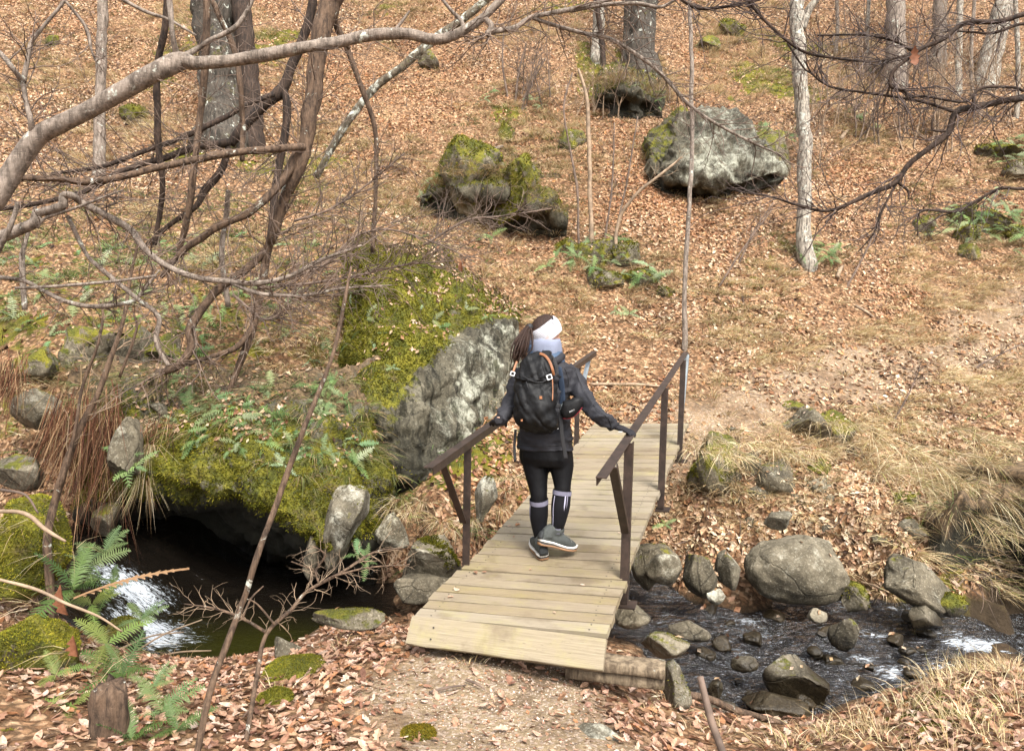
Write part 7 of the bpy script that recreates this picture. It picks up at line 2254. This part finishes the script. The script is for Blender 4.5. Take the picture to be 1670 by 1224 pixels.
# leggings
parts = [ring_loft([(712, 889, 40, .12, 5), (728, 889, 42, .125, 5), (745, 889, 43.5, .125, 5), (757, 889, 41, .10, 5)]),
         limb_t([(J(872, 738, 5.02), .092), (J(874, 762, 5.01), .087), (J(877, 790, 4.99), .066), (J(879, 810, 4.98), .057), (J(879, 836, 5.01), .060), (J(880, 862, 5.04), .047), (J(882, 885, 5.06), .038)], 22),
         limb_t([(J(913, 738, 5.0), .090), (J(916, 762, 4.98), .082), (J(917, 785, 4.96), .062), (J(917, 800, 4.95), .055), (J(914, 826, 4.95), .058), (J(911, 850, 4.96), .045), (J(910, 866, 4.97), .038)], 22)]
wear(remesh("leggings", parts, .008, M['legging'], None, 4, lambda V: .003 * fbm(V * np.array([30, 30, 18]), 3, 4)))
# knee socks with bands and seams
def sock(pts, parr, y_top):
    P = np.array([p[0] for p in pts]); R = np.array([p[1] for p in pts])
    Q = catmull(np.column_stack([P, R]), 6)
    V, F = tube(Q[:, :3], Q[:, 3], 24, False)
    o = wear(obj("sock", mk_mesh("sock", V, F, M['sock'], True)))
    k = 6
    V, F = tube(Q[:k, :3], Q[:k, 3] + .0025, 24, False)
    b = obj("sock_band", mk_mesh("sock_band", V, F, M['sockband'], True), o)
    V, F = tube(Q[-6:, :3], Q[-6:, 3] + .0022, 24, False)
    b = obj("sock_band", mk_mesh("sock_band", V, F, M['sockband'] if parr else M['sock'], True), o)
    return o, Q
def sock_line(o, Q, px_off, mat, w, j0=6, j1=-3):
    P = []
    for q in Q[j0:j1]:
        v = ray(*to_px(q[:3])[:2])
        v /= np.linalg.norm(v)
        ang = math.asin(max(-.95, min(.95, px_off)))
        P.append(q[:3] + RT * math.sin(ang) * q[3] - v * math.cos(ang) * q[3])
    V, F = tube(np.array(P), w, 6)
    obj("sock_seam", mk_mesh("sock_seam", V, F, mat, True), o)
o, Q = sock([(J(878.5, 813, 4.98), .0615), (J(879, 822, 4.99), .0620), (J(878.5, 838, 5.01), .0640), (J(879.5, 858, 5.03), .0525), (J(882, 878, 5.05), .0425), (J(882, 888, 5.06), .043)], False, 813)
sock_line(o, Q, -.35, M['sockline'], .0028)
sock_line(o, Q, -.93, M['sockline'], .002)
o, Q = sock([(J(917, 799, 4.95), .0610), (J(916, 808, 4.95), .0625), (J(914, 826, 4.95), .0635), (J(911.5, 846, 4.96), .0520), (J(909.5, 858, 4.97), .0440), (J(909, 868, 4.97), .043)], True, 799)
sock_line(o, Q, .40, M['sockline'], .0055)
sock_line(o, Q, .62, M['sockband'], .005)
sock_line(o, Q, -.75, M['sockline'], .0022)
# jacket: trunk, two sleeves, collar in one surface
def wrinkle(V):
    q = V @ np.array([[1, .25, 0], [-.25, 1, 0], [0, 0, 1]])
    a = fbm(q * np.array([9, 9, 20]) + 3, 3, 14)
    r = 1 - np.abs(fbm(q * np.array([7, 7, 15]), 2, 18)) * 2.4
    return .009 * a + .014 * np.clip(r, -.3, 1) - .008
parts = [ring_loft([(586, 890, 27, .085, 5), (594, 891, 40, .10, 5), (603, 892, 46, .115, 5), (620, 891, 46, .125, 5), (645, 889, 42, .12, 5), (672, 889, 40, .12, 5), (698, 889, 43.5, .13, 5), (718, 889, 46.5, .14, 5), (729, 889, 47.5, .143, 5), (731, 889, 46, .13, 5)], power=2.4),
         limb_t([(J(862, 604, 5.0), .072), (J(850, 616, 5.0), .072), (J(839, 640, 4.96), .062), (J(829, 662, 4.92), .056), (J(819, 680, 4.85), .050), (wrL + ZV * .004, .044)]),
         limb_t([(J(920, 602, 5.0), .072), (J(932, 614, 5.0), .072), (J(946, 638, 4.92), .064), (J(961, 662, 4.82), .057), (J(982, 681, 4.68), .050), (wrR + ZV * .004, .041)])]
jk = wear(remesh("jacket", parts, .008, M['jacket'], None, 4, wrinkle))
# blue panel on the right side of the back, and the collar/hood
hd = []
for (y, cx, hw, dp, dd) in ((594, 890, 29, .10, 4.99), (588, 891, 31, .105, 4.985), (580, 890, 30, .10, 4.99), (570, 888, 28, .096, 5.0), (562, 885, 25.5, .09, 5.0), (566, 886, 21, .07, 5.0)):
    hd.append((y, cx, hw, dp, dd))
V, F = ring_loft(hd, n=40)
V = V + normals_of(V, F) * (.006 * fbm(V * np.array([8, 8, 45]), 3, 8))[:, None]
o = obj("hood", mk_mesh("hood", V, F, M['hood'], True), jk)
P = np.array([J(868, 589, 4.88), J(880, 593, 4.86), J(895, 593, 4.86), J(908, 588, 4.89), J(916, 580, 4.95)])
V, F = tube(catmull(P, 6), np.linspace(.022, .028, 25), 12)
V = V + normals_of(V, F) * (.005 * fbm(V * 40, 3, 2))[:, None]
obj("hood", mk_mesh("hood_fold", V, F, M['jacket'], True), jk)
P = np.array([J(911, 598, 4.875), J(915, 620, 4.865), J(917, 645, 4.87), J(917, 668, 4.875)])
V, F = loft(catmull(P, 6), np.tile(RX * .020, (19, 1)), np.tile(FX * .006, (19, 1)), 14, 3)
obj("side_panel", mk_mesh("side_panel", V, F, M['panel'], True), jk)
# jacket seams: yoke across the shoulders, sleeve heads, cuffs
def seam(pts, r=.0022):
    P_s = []
    dv = np.empty(len(jk.data.vertices) * 3, dtype=np.float32)
    jk.data.vertices.foreach_get("co", dv)
    dv = dv.reshape(-1, 3).astype(float)
    v_ = dv - EYE
    d_ = v_ @ FW
    px_ = 835 + FPX * (v_ @ RT) / d_
    py_ = 612 - FPX * (v_ @ UP) / d_
    for x, y in pts:
        e = np.hypot(px_ - x, py_ - y)
        near = e < 4
        if near.any():
            P_s.append(EYE + ray(x, y) * (d_[near].min() - .001))
    if len(P_s) > 2:
        V, F = tube(catmull(np.array(P_s), 4), r, 6)
        obj("seam", mk_mesh("seam", V, F, M['webbing'], True), jk)
seam([(921, 600), (926, 612), (928, 626), (926, 640)])
seam([(938, 600), (946, 622), (958, 645), (970, 662), (986, 676), (1000, 688)])
seam([(846, 724), (870, 726), (895, 726), (915, 725), (934, 722)])
seam([(994, 684), (997, 692), (998, 700)], .003)
# cuff tabs and jacket seams
V, F = box(J(1006, 690, dR + .03), RT * .016, FX * .012, ZV * .008)
obj("cuff_tab", mk_mesh("cuff_tab", V, F, M['webbing'], False), jk)
# neck gaiter
rows = [(594, 889, 20, .078, 5.0), (586, 890, 23, .088, 4.99), (578, 890, 25.5, .094, 4.99), (570, 890, 26.5, .096, 4.99), (562, 890, 26.5, .096, 4.99), (556, 890, 25.5, .094, 4.99), (552, 890, 23, .08, 4.99)]
V, F = ring_loft(rows, n=40)
N = normals_of(V, F)
V = V + N * (.0035 * np.sin(V[:, 2] * 330 + fbm(V * 12, 2, 2) * 5))[:, None]
wear(obj("neck_gaiter", mk_mesh("neck_gaiter", V, F, M['lilac_knit'], True)))
# hair cap, headband, ponytail
EA, EB, ECc = .104, .084, .116
EC0 = hp(-.005, 0, .02)
def shell_band(axis, c0, c1, infl, n=64, m=14, rib=0.0, ribn=6, thick=.006):
    """strip of the head ellipsoid between two planes across axis (given in head coordinates)"""
    m_ = np.array(axis, float)
    m_ /= np.linalg.norm(m_)
    e1 = np.cross(m_, [0, 1, 0]); e1 /= np.linalg.norm(e1)
    e2 = np.cross(m_, e1)
    S = 1 / np.array([EA * infl, EB * infl, ECc * infl])
    rows = []
    for k, c in enumerate(np.linspace(c0, c1, m)):
        a = np.linspace(0, 2 * math.pi, n, endpoint=False)
        d = np.cos(a)[:, None] * e1 + np.sin(a)[:, None] * e2
        p0 = m_ * c
        A = ((d * S) ** 2).sum(1)
        B = (2 * d * p0 * S * S).sum(1)
        Cc = ((p0 * S) ** 2).sum() - 1
        disc = np.maximum(B * B - 4 * A * Cc, 0)
        r = (-B + np.sqrt(disc)) / (2 * A)
        r = r + rib * math.cos(k / (m - 1) * math.pi * 2 * ribn)
        rows.append(p0 + d * r[:, None])
    V = np.array(rows)
    out = V.reshape(-1, 3)
    inn = (V * (1 - thick / .1)).reshape(-1, 3)
    ii, jj = np.meshgrid(np.arange(m - 1), np.arange(n), indexing='ij')
    ii, jj = ii.ravel(), jj.ravel()
    j2 = (jj + 1) % n
    F1 = np.stack([ii * n + jj, ii * n + j2, (ii + 1) * n + j2, (ii + 1) * n + jj], 1)
    K = m * n
    F2 = F1[:, ::-1] + K
    j = np.arange(n); jn = (j + 1) % n
    F3 = np.stack([j, j + K, jn + K, jn], 1)
    e = (m - 1) * n
    F4 = np.stack([e + j, e + jn, e + jn + K, e + j + K], 1)
    W = np.vstack([out, inn])
    W = EC0 + W[:, :1] * HD + W[:, 1:2] * HSd + W[:, 2:] * HU
    return W, np.concatenate([F1, F2, F3, F4])
V, F = ico(4)
cap = EC0 + V[:, :1] * HD * EA + V[:, 1:2] * HSd * EB + V[:, 2:] * HU * ECc
hq = V[:, 0] * EA * .76 - V[:, 2] * ECc * .65
keepv = hq < -.02
Fk = F[keepv[F].all(1)]
cap = cap + (cap - EC0) * .035 + (cap - EC0) * (.02 * fbm(cap * np.array([50, 50, 12]), 3, 3))[:, None]
hr = wear(obj("hair", mk_mesh("hair", cap, Fk, M['hair'], True)))
V, F = shell_band((.76, 0, -.65), -.060, .050, 1.06, 72, 60, .0022, 11, .008)
V = V + (V - EC0) * (.03 * fbm(V * 26, 2, 5))[:, None]
hb = wear(obj("headband", mk_mesh("headband", V, F, M['white_knit'], True)))
lbl = J(901, 519, 4.905)
V, F = box(lbl, RT * .005 + UP * .006, UP * .007 - RT * .005, FW * .0025)
obj("label_tag", mk_mesh("label_tag", V, F, M['webbing'], False), hb)
# ponytail: bundle of locks hanging from behind the band
tie = J(863, 533, 4.955)
prg = np.random.default_rng(8)
mbp = MB()
for k in range(46):
    o1 = prg.normal(0, .008, 3)
    e = prg.normal(0, 1, 3) * np.array([.020, .016, .02])
    lnj = prg.uniform(.85, 1.04)
    path = [(863, 531, 4.95), (857, 545, 4.90), (852, 560, 4.865), (848, 575, 4.85), (843, 590, 4.85)]
    P = np.array([J(*q) for q in path])
    P = P[0] + (P - P[0]) * lnj
    s = np.linspace(0, 1, 5)[:, None]
    P = P + o1 * (.5 + s) + e * np.sin(s * 2.2) * np.array([1, 1, .3])
    P[-1] += np.array([prg.normal(0, .008), 0, prg.normal(0, .02)])
    c = catmull(P, 5)
    t = np.linspace(0, 1, len(c))
    mbp.add(*tube(c, .0075 * (1 - .85 * t ** 2.5) + .001, 6))
for k in range(40):                        # loose flyaway hairs
    s0 = prg.uniform(0, .8)
    a_ = J(863 - 18 * s0, 531 + 55 * s0, 4.94 - .09 * s0) + prg.normal(0, .012, 3)
    v_ = prg.normal(0, .5, 3) + np.array([-.2, 0, -.9])
    v_ /= np.linalg.norm(v_)
    q_ = a_ + v_ * prg.uniform(.04, .12)
    mbp.add(*tube(catmull(np.array([a_, (a_ + q_) / 2 + prg.normal(0, .012, 3), q_]), 4), .0009, 4))
o = obj("ponytail", mbp.mesh("ponytail", M['hair'], True), hr)
V, F = tube(np.array([tie + np.array([.012, 0, .004]), tie - np.array([.012, .02, .006])]), .022, 14)
obj("hair_tie", mk_mesh("hair_tie", V, F, M['webbing'], True), hr)

# gloved hands: palm, four bent fingers and a thumb, closed on the rails
def hand(wrist, grip, reach, upv, side, name):
    """palm from wrist to grip, fingers run on along reach and bend down over the rail"""
    f0 = grip - wrist
    L0 = np.linalg.norm(f0)
    f0 /= L0
    sdv = np.cross(f0, upv)
    sdv /= np.linalg.norm(sdv)
    un = np.cross(sdv, f0)
    kn = wrist + f0 * .092
    Cp = np.linspace(wrist - f0 * .015, kn, 6)
    wv = np.array([.026, .031, .037, .041, .042, .036])
    tv = np.array([.021, .020, .018, .017, .0155, .012])
    ps = [loft(Cp, sdv[None] * wv[:, None], un[None] * tv[:, None], 18, 2.6)]
    for k, (o_, ln) in enumerate(((-.030, .068), (-.010, .078), (.011, .074), (.031, .058))):
        b = kn - f0 * .014 + sdv * o_
        v1 = f0 * .97 - un * .12 + sdv * o_ * 1.6
        v2 = f0 * .86 - un * .42 + sdv * o_ * .8
        v3 = f0 * .62 - un * .72
        P = [b, b + v1 * (.014 + ln * .42), b + v1 * (.014 + ln * .42) + v2 * ln * .32]
        P.append(P[-1] + v3 * ln * .26)
        ps.append(limb_t([(P[0], .0105), (P[1], .0100), (P[2], .0092), (P[3], .0080)], 10, 4))
    tb = wrist + f0 * .030 + sdv * side * .026 - un * .004
    tv1 = f0 * .55 + sdv * side * .75 - un * .25
    tv2 = f0 * .85 + sdv * side * .25 - un * .45
    ps.append(limb_t([(tb, .0135), (tb + tv1 * .036, .0120), (tb + tv1 * .036 + tv2 * .032, .0100), (tb + tv1 * .036 + tv2 * .052, .0082)], 10, 4))
    return wear(remesh(name, ps, .0035, M['glove'], None, 3, lambda V: .0012 * fbm(V * 90, 2, 3)))
gR = hand(wrR, HR + ZV * .020, None, ZV, -1, "glove")
gL = hand(wrL, HL + ZV * .022 + (HL - wrL) * .2, None, ZV, 1, "glove")
V, F = box(J(1012, 703.5, dR - .03), RT * .013, FX * .002, ZV * .0016)
obj("glove_mark", mk_mesh("glove_mark", V, F, M['white_plastic'], False), gR)

# hiking boots
def boot(heel, fwd, upv, ank, name="boot"):
    """heel: back bottom point of the sole; the shaft rises to the ankle point"""
    fwd = fwd / np.linalg.norm(fwd)
    sd = np.cross(fwd, upv); sd /= np.linalg.norm(sd)
    un = np.cross(sd, fwd)
    def L(f, u, s=0.):
        return heel + fwd * f + un * u + sd * s
    fs = np.array([.012, .04, .09, .14, .19, .235, .262])
    wd = np.array([.030, .036, .037, .042, .045, .038, .020])
    hh = np.array([.045, .052, .050, .044, .033, .026, .018])
    C = np.array([L(f, .028 + h) for f, h in zip(fs, hh)])
    up_ = loft(C, sd[None] * wd[:, None], un[None] * hh[:, None], 22, 2.6)
    shaft = limb_t([(L(.058, .06), .046), (L(.058, .10), .045), ((L(.058, .10) + ank) / 2 + un * .02, .043), (ank + ZV * .012, .046), (ank + ZV * .030, .047)], 20)
    b = wear(remesh(name, [up_, shaft], .006, M['boot'], None, 3, lambda V: .0018 * fbm(V * 60, 3, 4)))
    def solepart(nm, u0, u1, grow, mat, wave=0.0):
        Cs, Us, Ws = [], [], []
        f2 = np.array([-.004, .008, .04, .09, .14, .19, .235, .262, .276])
        w2 = np.array([.018, .031, .040, .038, .043, .0475, .043, .030, .012]) + grow
        wv = wave * np.sin(np.linspace(.5, 7.0, 9))
        rise = np.array([.006, 0, 0, .004, .002, 0, .004, .012, .02])
        C = np.array([L(f, (u0 + u1) / 2 + r + k) for f, r, k in zip(f2, rise, wv)])
        V, F = loft(C, sd[None] * w2[:, None], np.tile(un * (u1 - u0) / 2, (9, 1)), 20, 5)
        obj(nm, mk_mesh(nm, V, F, mat, True), b)
    solepart("outsole", .0, .016, .0015, M['gum'])
    solepart("outsole", .012, .024, .0, M['boot_dark'])
    solepart("midsole", .021, .037, .003, M['midsole'], .005)
    # heel counter, toe rubber, pull loop, laces
    V, F = loft(np.array([L(.004, .04), L(.002, .06), L(.006, .085), L(.012, .10)]), sd[None] * np.array([.030, .032, .028, .018])[:, None], fwd[None] * np.array([.014, .016, .014, .010])[:, None], 16, 2.4)
    obj("heel_counter", mk_mesh("heel_counter", V, F, M['boot_dark'], True), b)
    bk = ank - fwd * .047
    V, F = loft(np.array([bk - ZV * .02, bk - fwd * .008, bk + ZV * .032]), np.tile(sd * .010, (3, 1)), np.tile(fwd * .004, (3, 1)), 10, 4)
    obj("pull_loop", mk_mesh("pull_loop", V, F, M['copper'], True), b)
    mb = MB()
    for k in range(5):
        f = .085 + .017 * k
        c = L(f + .01, .118 - .014 * k)
        mb.add(*tube(np.array([c - sd * .026, c + un * .01, c + sd * .026]), .003, 6))
    c = ank + fwd * .047
    for q in (-1, 1):
        mb.add(*tube(catmull(np.array([c, c + fwd * .03 + sd * (.012 + .016 * q) - ZV * .01, c + fwd * .045 + sd * (.02 + .02 * q) - ZV * .05, c + fwd * .03 + sd * .02 * q - ZV * .075]), 5), .0017, 5))
    obj("lace", mb.mesh("lace", M['lace'], True), b)
    return b
deckp = lambda x, y: EYE + ray(x, y) * ((NB @ (P0 - EYE)) / (NB @ ray(x, y)))
hl = deckp(888, 914)
boot(hl + NB * .001, FX * .84 - RX * .54 + ZV * .1, NB, anL)
toe = deckp(936, 905)
fr = RX * .80 + FX * .52 - ZV * .26
fr /= np.linalg.norm(fr)
upr = ZV + fr * .26 - RX * .0 + FX * .25
hr_ = toe - fr * .262 + NB * .018
boot(hr_, fr, upr, J(909, 868, 4.97))

# ------------------------------------------------------------------ backpack and what hangs on it
bpk = empty("backpack", J(874, 640, 4.78), "black nylon daypack with tan shoulder trim and two pale buckles on her back", "backpack")
def bchild(nm, V, F, mat, par=None, smooth=True):
    o = obj(nm, mk_mesh(nm, V, F, mat, smooth), par or bpk)
    o.matrix_parent_inverse = Matrix.Translation(-Vector(bpk.location))
    if par is not None and par is not bpk:
        o.matrix_parent_inverse = Matrix.Identity(4)
    return o
rows = [(571, 884, 10, .03, 4.83), (574, 883, 20, .052, 4.82), (580, 880, 27, .070, 4.80), (592, 877, 32, .085, 4.785), (606, 875, 35, .096, 4.775), (616, 874, 36, .100, 4.77), (622, 874, 35.0, .098, 4.775), (630, 873.5, 37, .106, 4.765), (650, 873, 39.5, .118, 4.755), (668, 873.5, 41, .122, 4.75), (684, 875, 40.5, .118, 4.755), (696, 877, 37, .10, 4.77), (704, 878, 29, .075, 4.79), (709, 879, 16, .04, 4.81)]
Q = catmull(np.array(rows, float), 5)
Q[:, 2] *= .94
V, F = ring_loft([tuple(q) for q in Q], n=72, power=2.5)
N = normals_of(V, F)
cx = (V - J(874, 640, 4.78)) @ RX
cz = V[:, 2] - J(874, 640, 4.78)[2]
fold = 1 - np.abs(fbm(np.column_stack([cx * 14 + cz * 9, cz * 4 - cx * 5, V[:, 1] * 2]), 2, 31)) * 2.6
fold2 = 1 - np.abs(fbm(np.column_stack([cx * 11 - cz * 13, cz * 6, V[:, 1] * 2 + 4]), 2, 37)) * 2.6
seamV = -np.exp(-((cz + .03 + .28 * np.abs(cx)) / .005) ** 2) * .005 - np.exp(-((cz - .082 - .10 * np.abs(cx)) / .006) ** 2) * .008
V = V + N * (.014 * np.clip(fold, -.2, 1) + .012 * np.clip(fold2, -.2, 1) + .004 * fbm(V * 20, 3, 4) + seamV)[:, None]
bchild("pack_body", V, F, M['pack'])
def surf_pt(x, y, lift=.004):
    """point of the pack surface (camera side) seen at a picture place"""
    r = ray(x, y)
    v = V - EYE
    d = v @ FW
    px_ = 835 + FPX * (v @ RT) / d
    py_ = 612 - FPX * (v @ UP) / d
    e = np.hypot(px_ - x, py_ - y)
    near = e < 5
    dd = d[near].min() if near.any() else 4.70
    return EYE + r * (dd - lift)
def strap(nm, pts, w, mat, th=.0025, lift=.006, on=True, par=None):
    P = np.array([surf_pt(p[0], p[1], lift) if (on and len(p) == 2) else J(*p) for p in pts])
    c = catmull(P, 6)
    T = np.gradient(c, axis=0)
    T /= np.linalg.norm(T, axis=1)[:, None]
    nv = -FW
    S = np.cross(T, nv)
    S /= np.linalg.norm(S, axis=1)[:, None]
    return bchild(nm, *loft(c, S * w, np.cross(S, T) * th, 10, 5), mat, par)
strap("shoulder_strap", [(880, 576), (889, 580), (896, 589), (901, 602), (903, 612)], .0085, M['strap'])
strap("shoulder_strap", [(843, 589, 4.82), (840, 597, 4.80), (837, 606, 4.785)], .007, M['strap'])
strap("trim_cord", [(901, 618), (901.5, 635), (901, 653)], .0035, M['strap'])
strap("shoulder_strap", [(884, 573, 4.83), (898, 580, 4.80), (906, 594, 4.79), (909, 612, 4.79)], .012, M['webbing'])
def buckle(x, y, d, s, an):
    c = J(x, y, d)
    a = RT * math.cos(an) + UP * math.sin(an)
    b = UP * math.cos(an) - RT * math.sin(an)
    mb = MB()
    for k in (-1, 1):
        mb.add(*box(c + a * s * k, a * s * .22, b * s * 1.1, FW * .003))
        mb.add(*box(c + b * s * k * .95, a * s * .80, b * s * .2, FW * .0028))
    o = obj("buckle", mb.mesh("buckle", M['white_plastic'], False), bpk)
    o.matrix_parent_inverse = Matrix.Translation(-Vector(bpk.location))
buckle(836, 609, 4.765, .0125, -.35)
_b = surf_pt(896, 614.5, .012)
buckle(896, 614.5, to_px(_b)[2], .0145, .35)
strap("compression_strap", [(902, 612, 4.745), (908, 611, 4.77), (914, 615, 4.82)], .008, M['webbing'])
strap("zip", [(852, 612), (868, 621), (886, 622), (898, 612)], .003, M['webbing'], lift=.005)
for x, y, s in ((882, 648, .0085), (851, 685, .006)):
    c = surf_pt(x, y, .005) if x > 835 else J(x, y, 4.77)
    bchild("leather_tab", *box(c, RT * s, UP * s * 1.1, FW * .002), M['strap'], None, False)
bchild("zip_pull", *tube(np.array([surf_pt(858, 622, .008), surf_pt(862, 634, .009)]), .003, 6), M['webbing'])
# hip webbing hanging down, white tag
strap("webbing_strap", [(913, 668, 4.78), (915, 690, 4.78), (917, 712, 4.79), (920, 730, 4.80), (923, 748, 4.81)], .013, M['webbing'], on=False)
strap("webbing_strap", [(841, 700, 4.82), (839, 725, 4.83), (840, 752, 4.83)], .009, M['webbing'], on=False)
strap("webbing_strap", [(905, 660, 4.77), (920, 664, 4.80), (934, 668, 4.90)], .014, M['webbing'], on=False)
bchild("white_tag", *box(J(908.5, 699, 4.745), RT * .008 + UP * .002, UP * .0022, FW * .001), M['white_plastic'], None, False)
# hip pouch
pch = empty("pouch", J(932, 668, 4.80), "small black zipped pouch with crimson piping and white lettering hanging at her right hip", "pouch")
def pchild(nm, V, F, mat, smooth=True):
    o = obj(nm, mk_mesh(nm, V, F, mat, smooth), pch)
    o.matrix_parent_inverse = Matrix.Translation(-Vector(pch.location))
P = np.array([J(914, 668, 4.79), J(920, 668, 4.77), J(930, 666, 4.76), (J(942, 660, 4.76)), J(950, 655, 4.78)])
Q = catmull(P, 5)
hgt = np.interp(np.linspace(0, 1, len(Q)), [0, .2, .6, 1], [.025, .058, .066, .03])
V, F = loft(Q, ZV[None] * hgt[:, None], FW[None] * .05 * np.ones((len(Q), 1)), 28, 2.6)
V = V + normals_of(V, F) * (.003 * fbm(V * 30, 3, 2))[:, None]
pchild("pouch_body", V, F, M['pack'])
low = Q - ZV * hgt[:, None] * .90 - FW * .022
pchild("piping", *tube(low[4:-1], .0055, 8), M['red_piping'])
mb = MB()
base = J(929, 671.5, 4.705)
dirw = RT * .90 + UP * .42
dirw /= np.linalg.norm(dirw)
upw = UP * .9 - RT * .42
for k in range(5):
    o_ = base + dirw * .0075 * k
    mb.add(*box(o_, dirw * .0008, upw * .0045, FW * .0008))
    if k != 3:
        mb.add(*box(o_ + dirw * .0022 + upw * (.0036 if k % 2 == 0 else 0), dirw * .0019, upw * .0007, FW * .0008))
o = obj("lettering", mb.mesh("lettering", M['white_plastic'], False), pch)
o.matrix_parent_inverse = Matrix.Translation(-Vector(pch.location))
V, F = tube(catmull(np.array([J(914, 668, 4.755), J(916, 661, 4.75), J(919, 657, 4.755), J(920, 662, 4.755)]), 5), .003, 6)
pchild("clip", V, F, M['galv'])
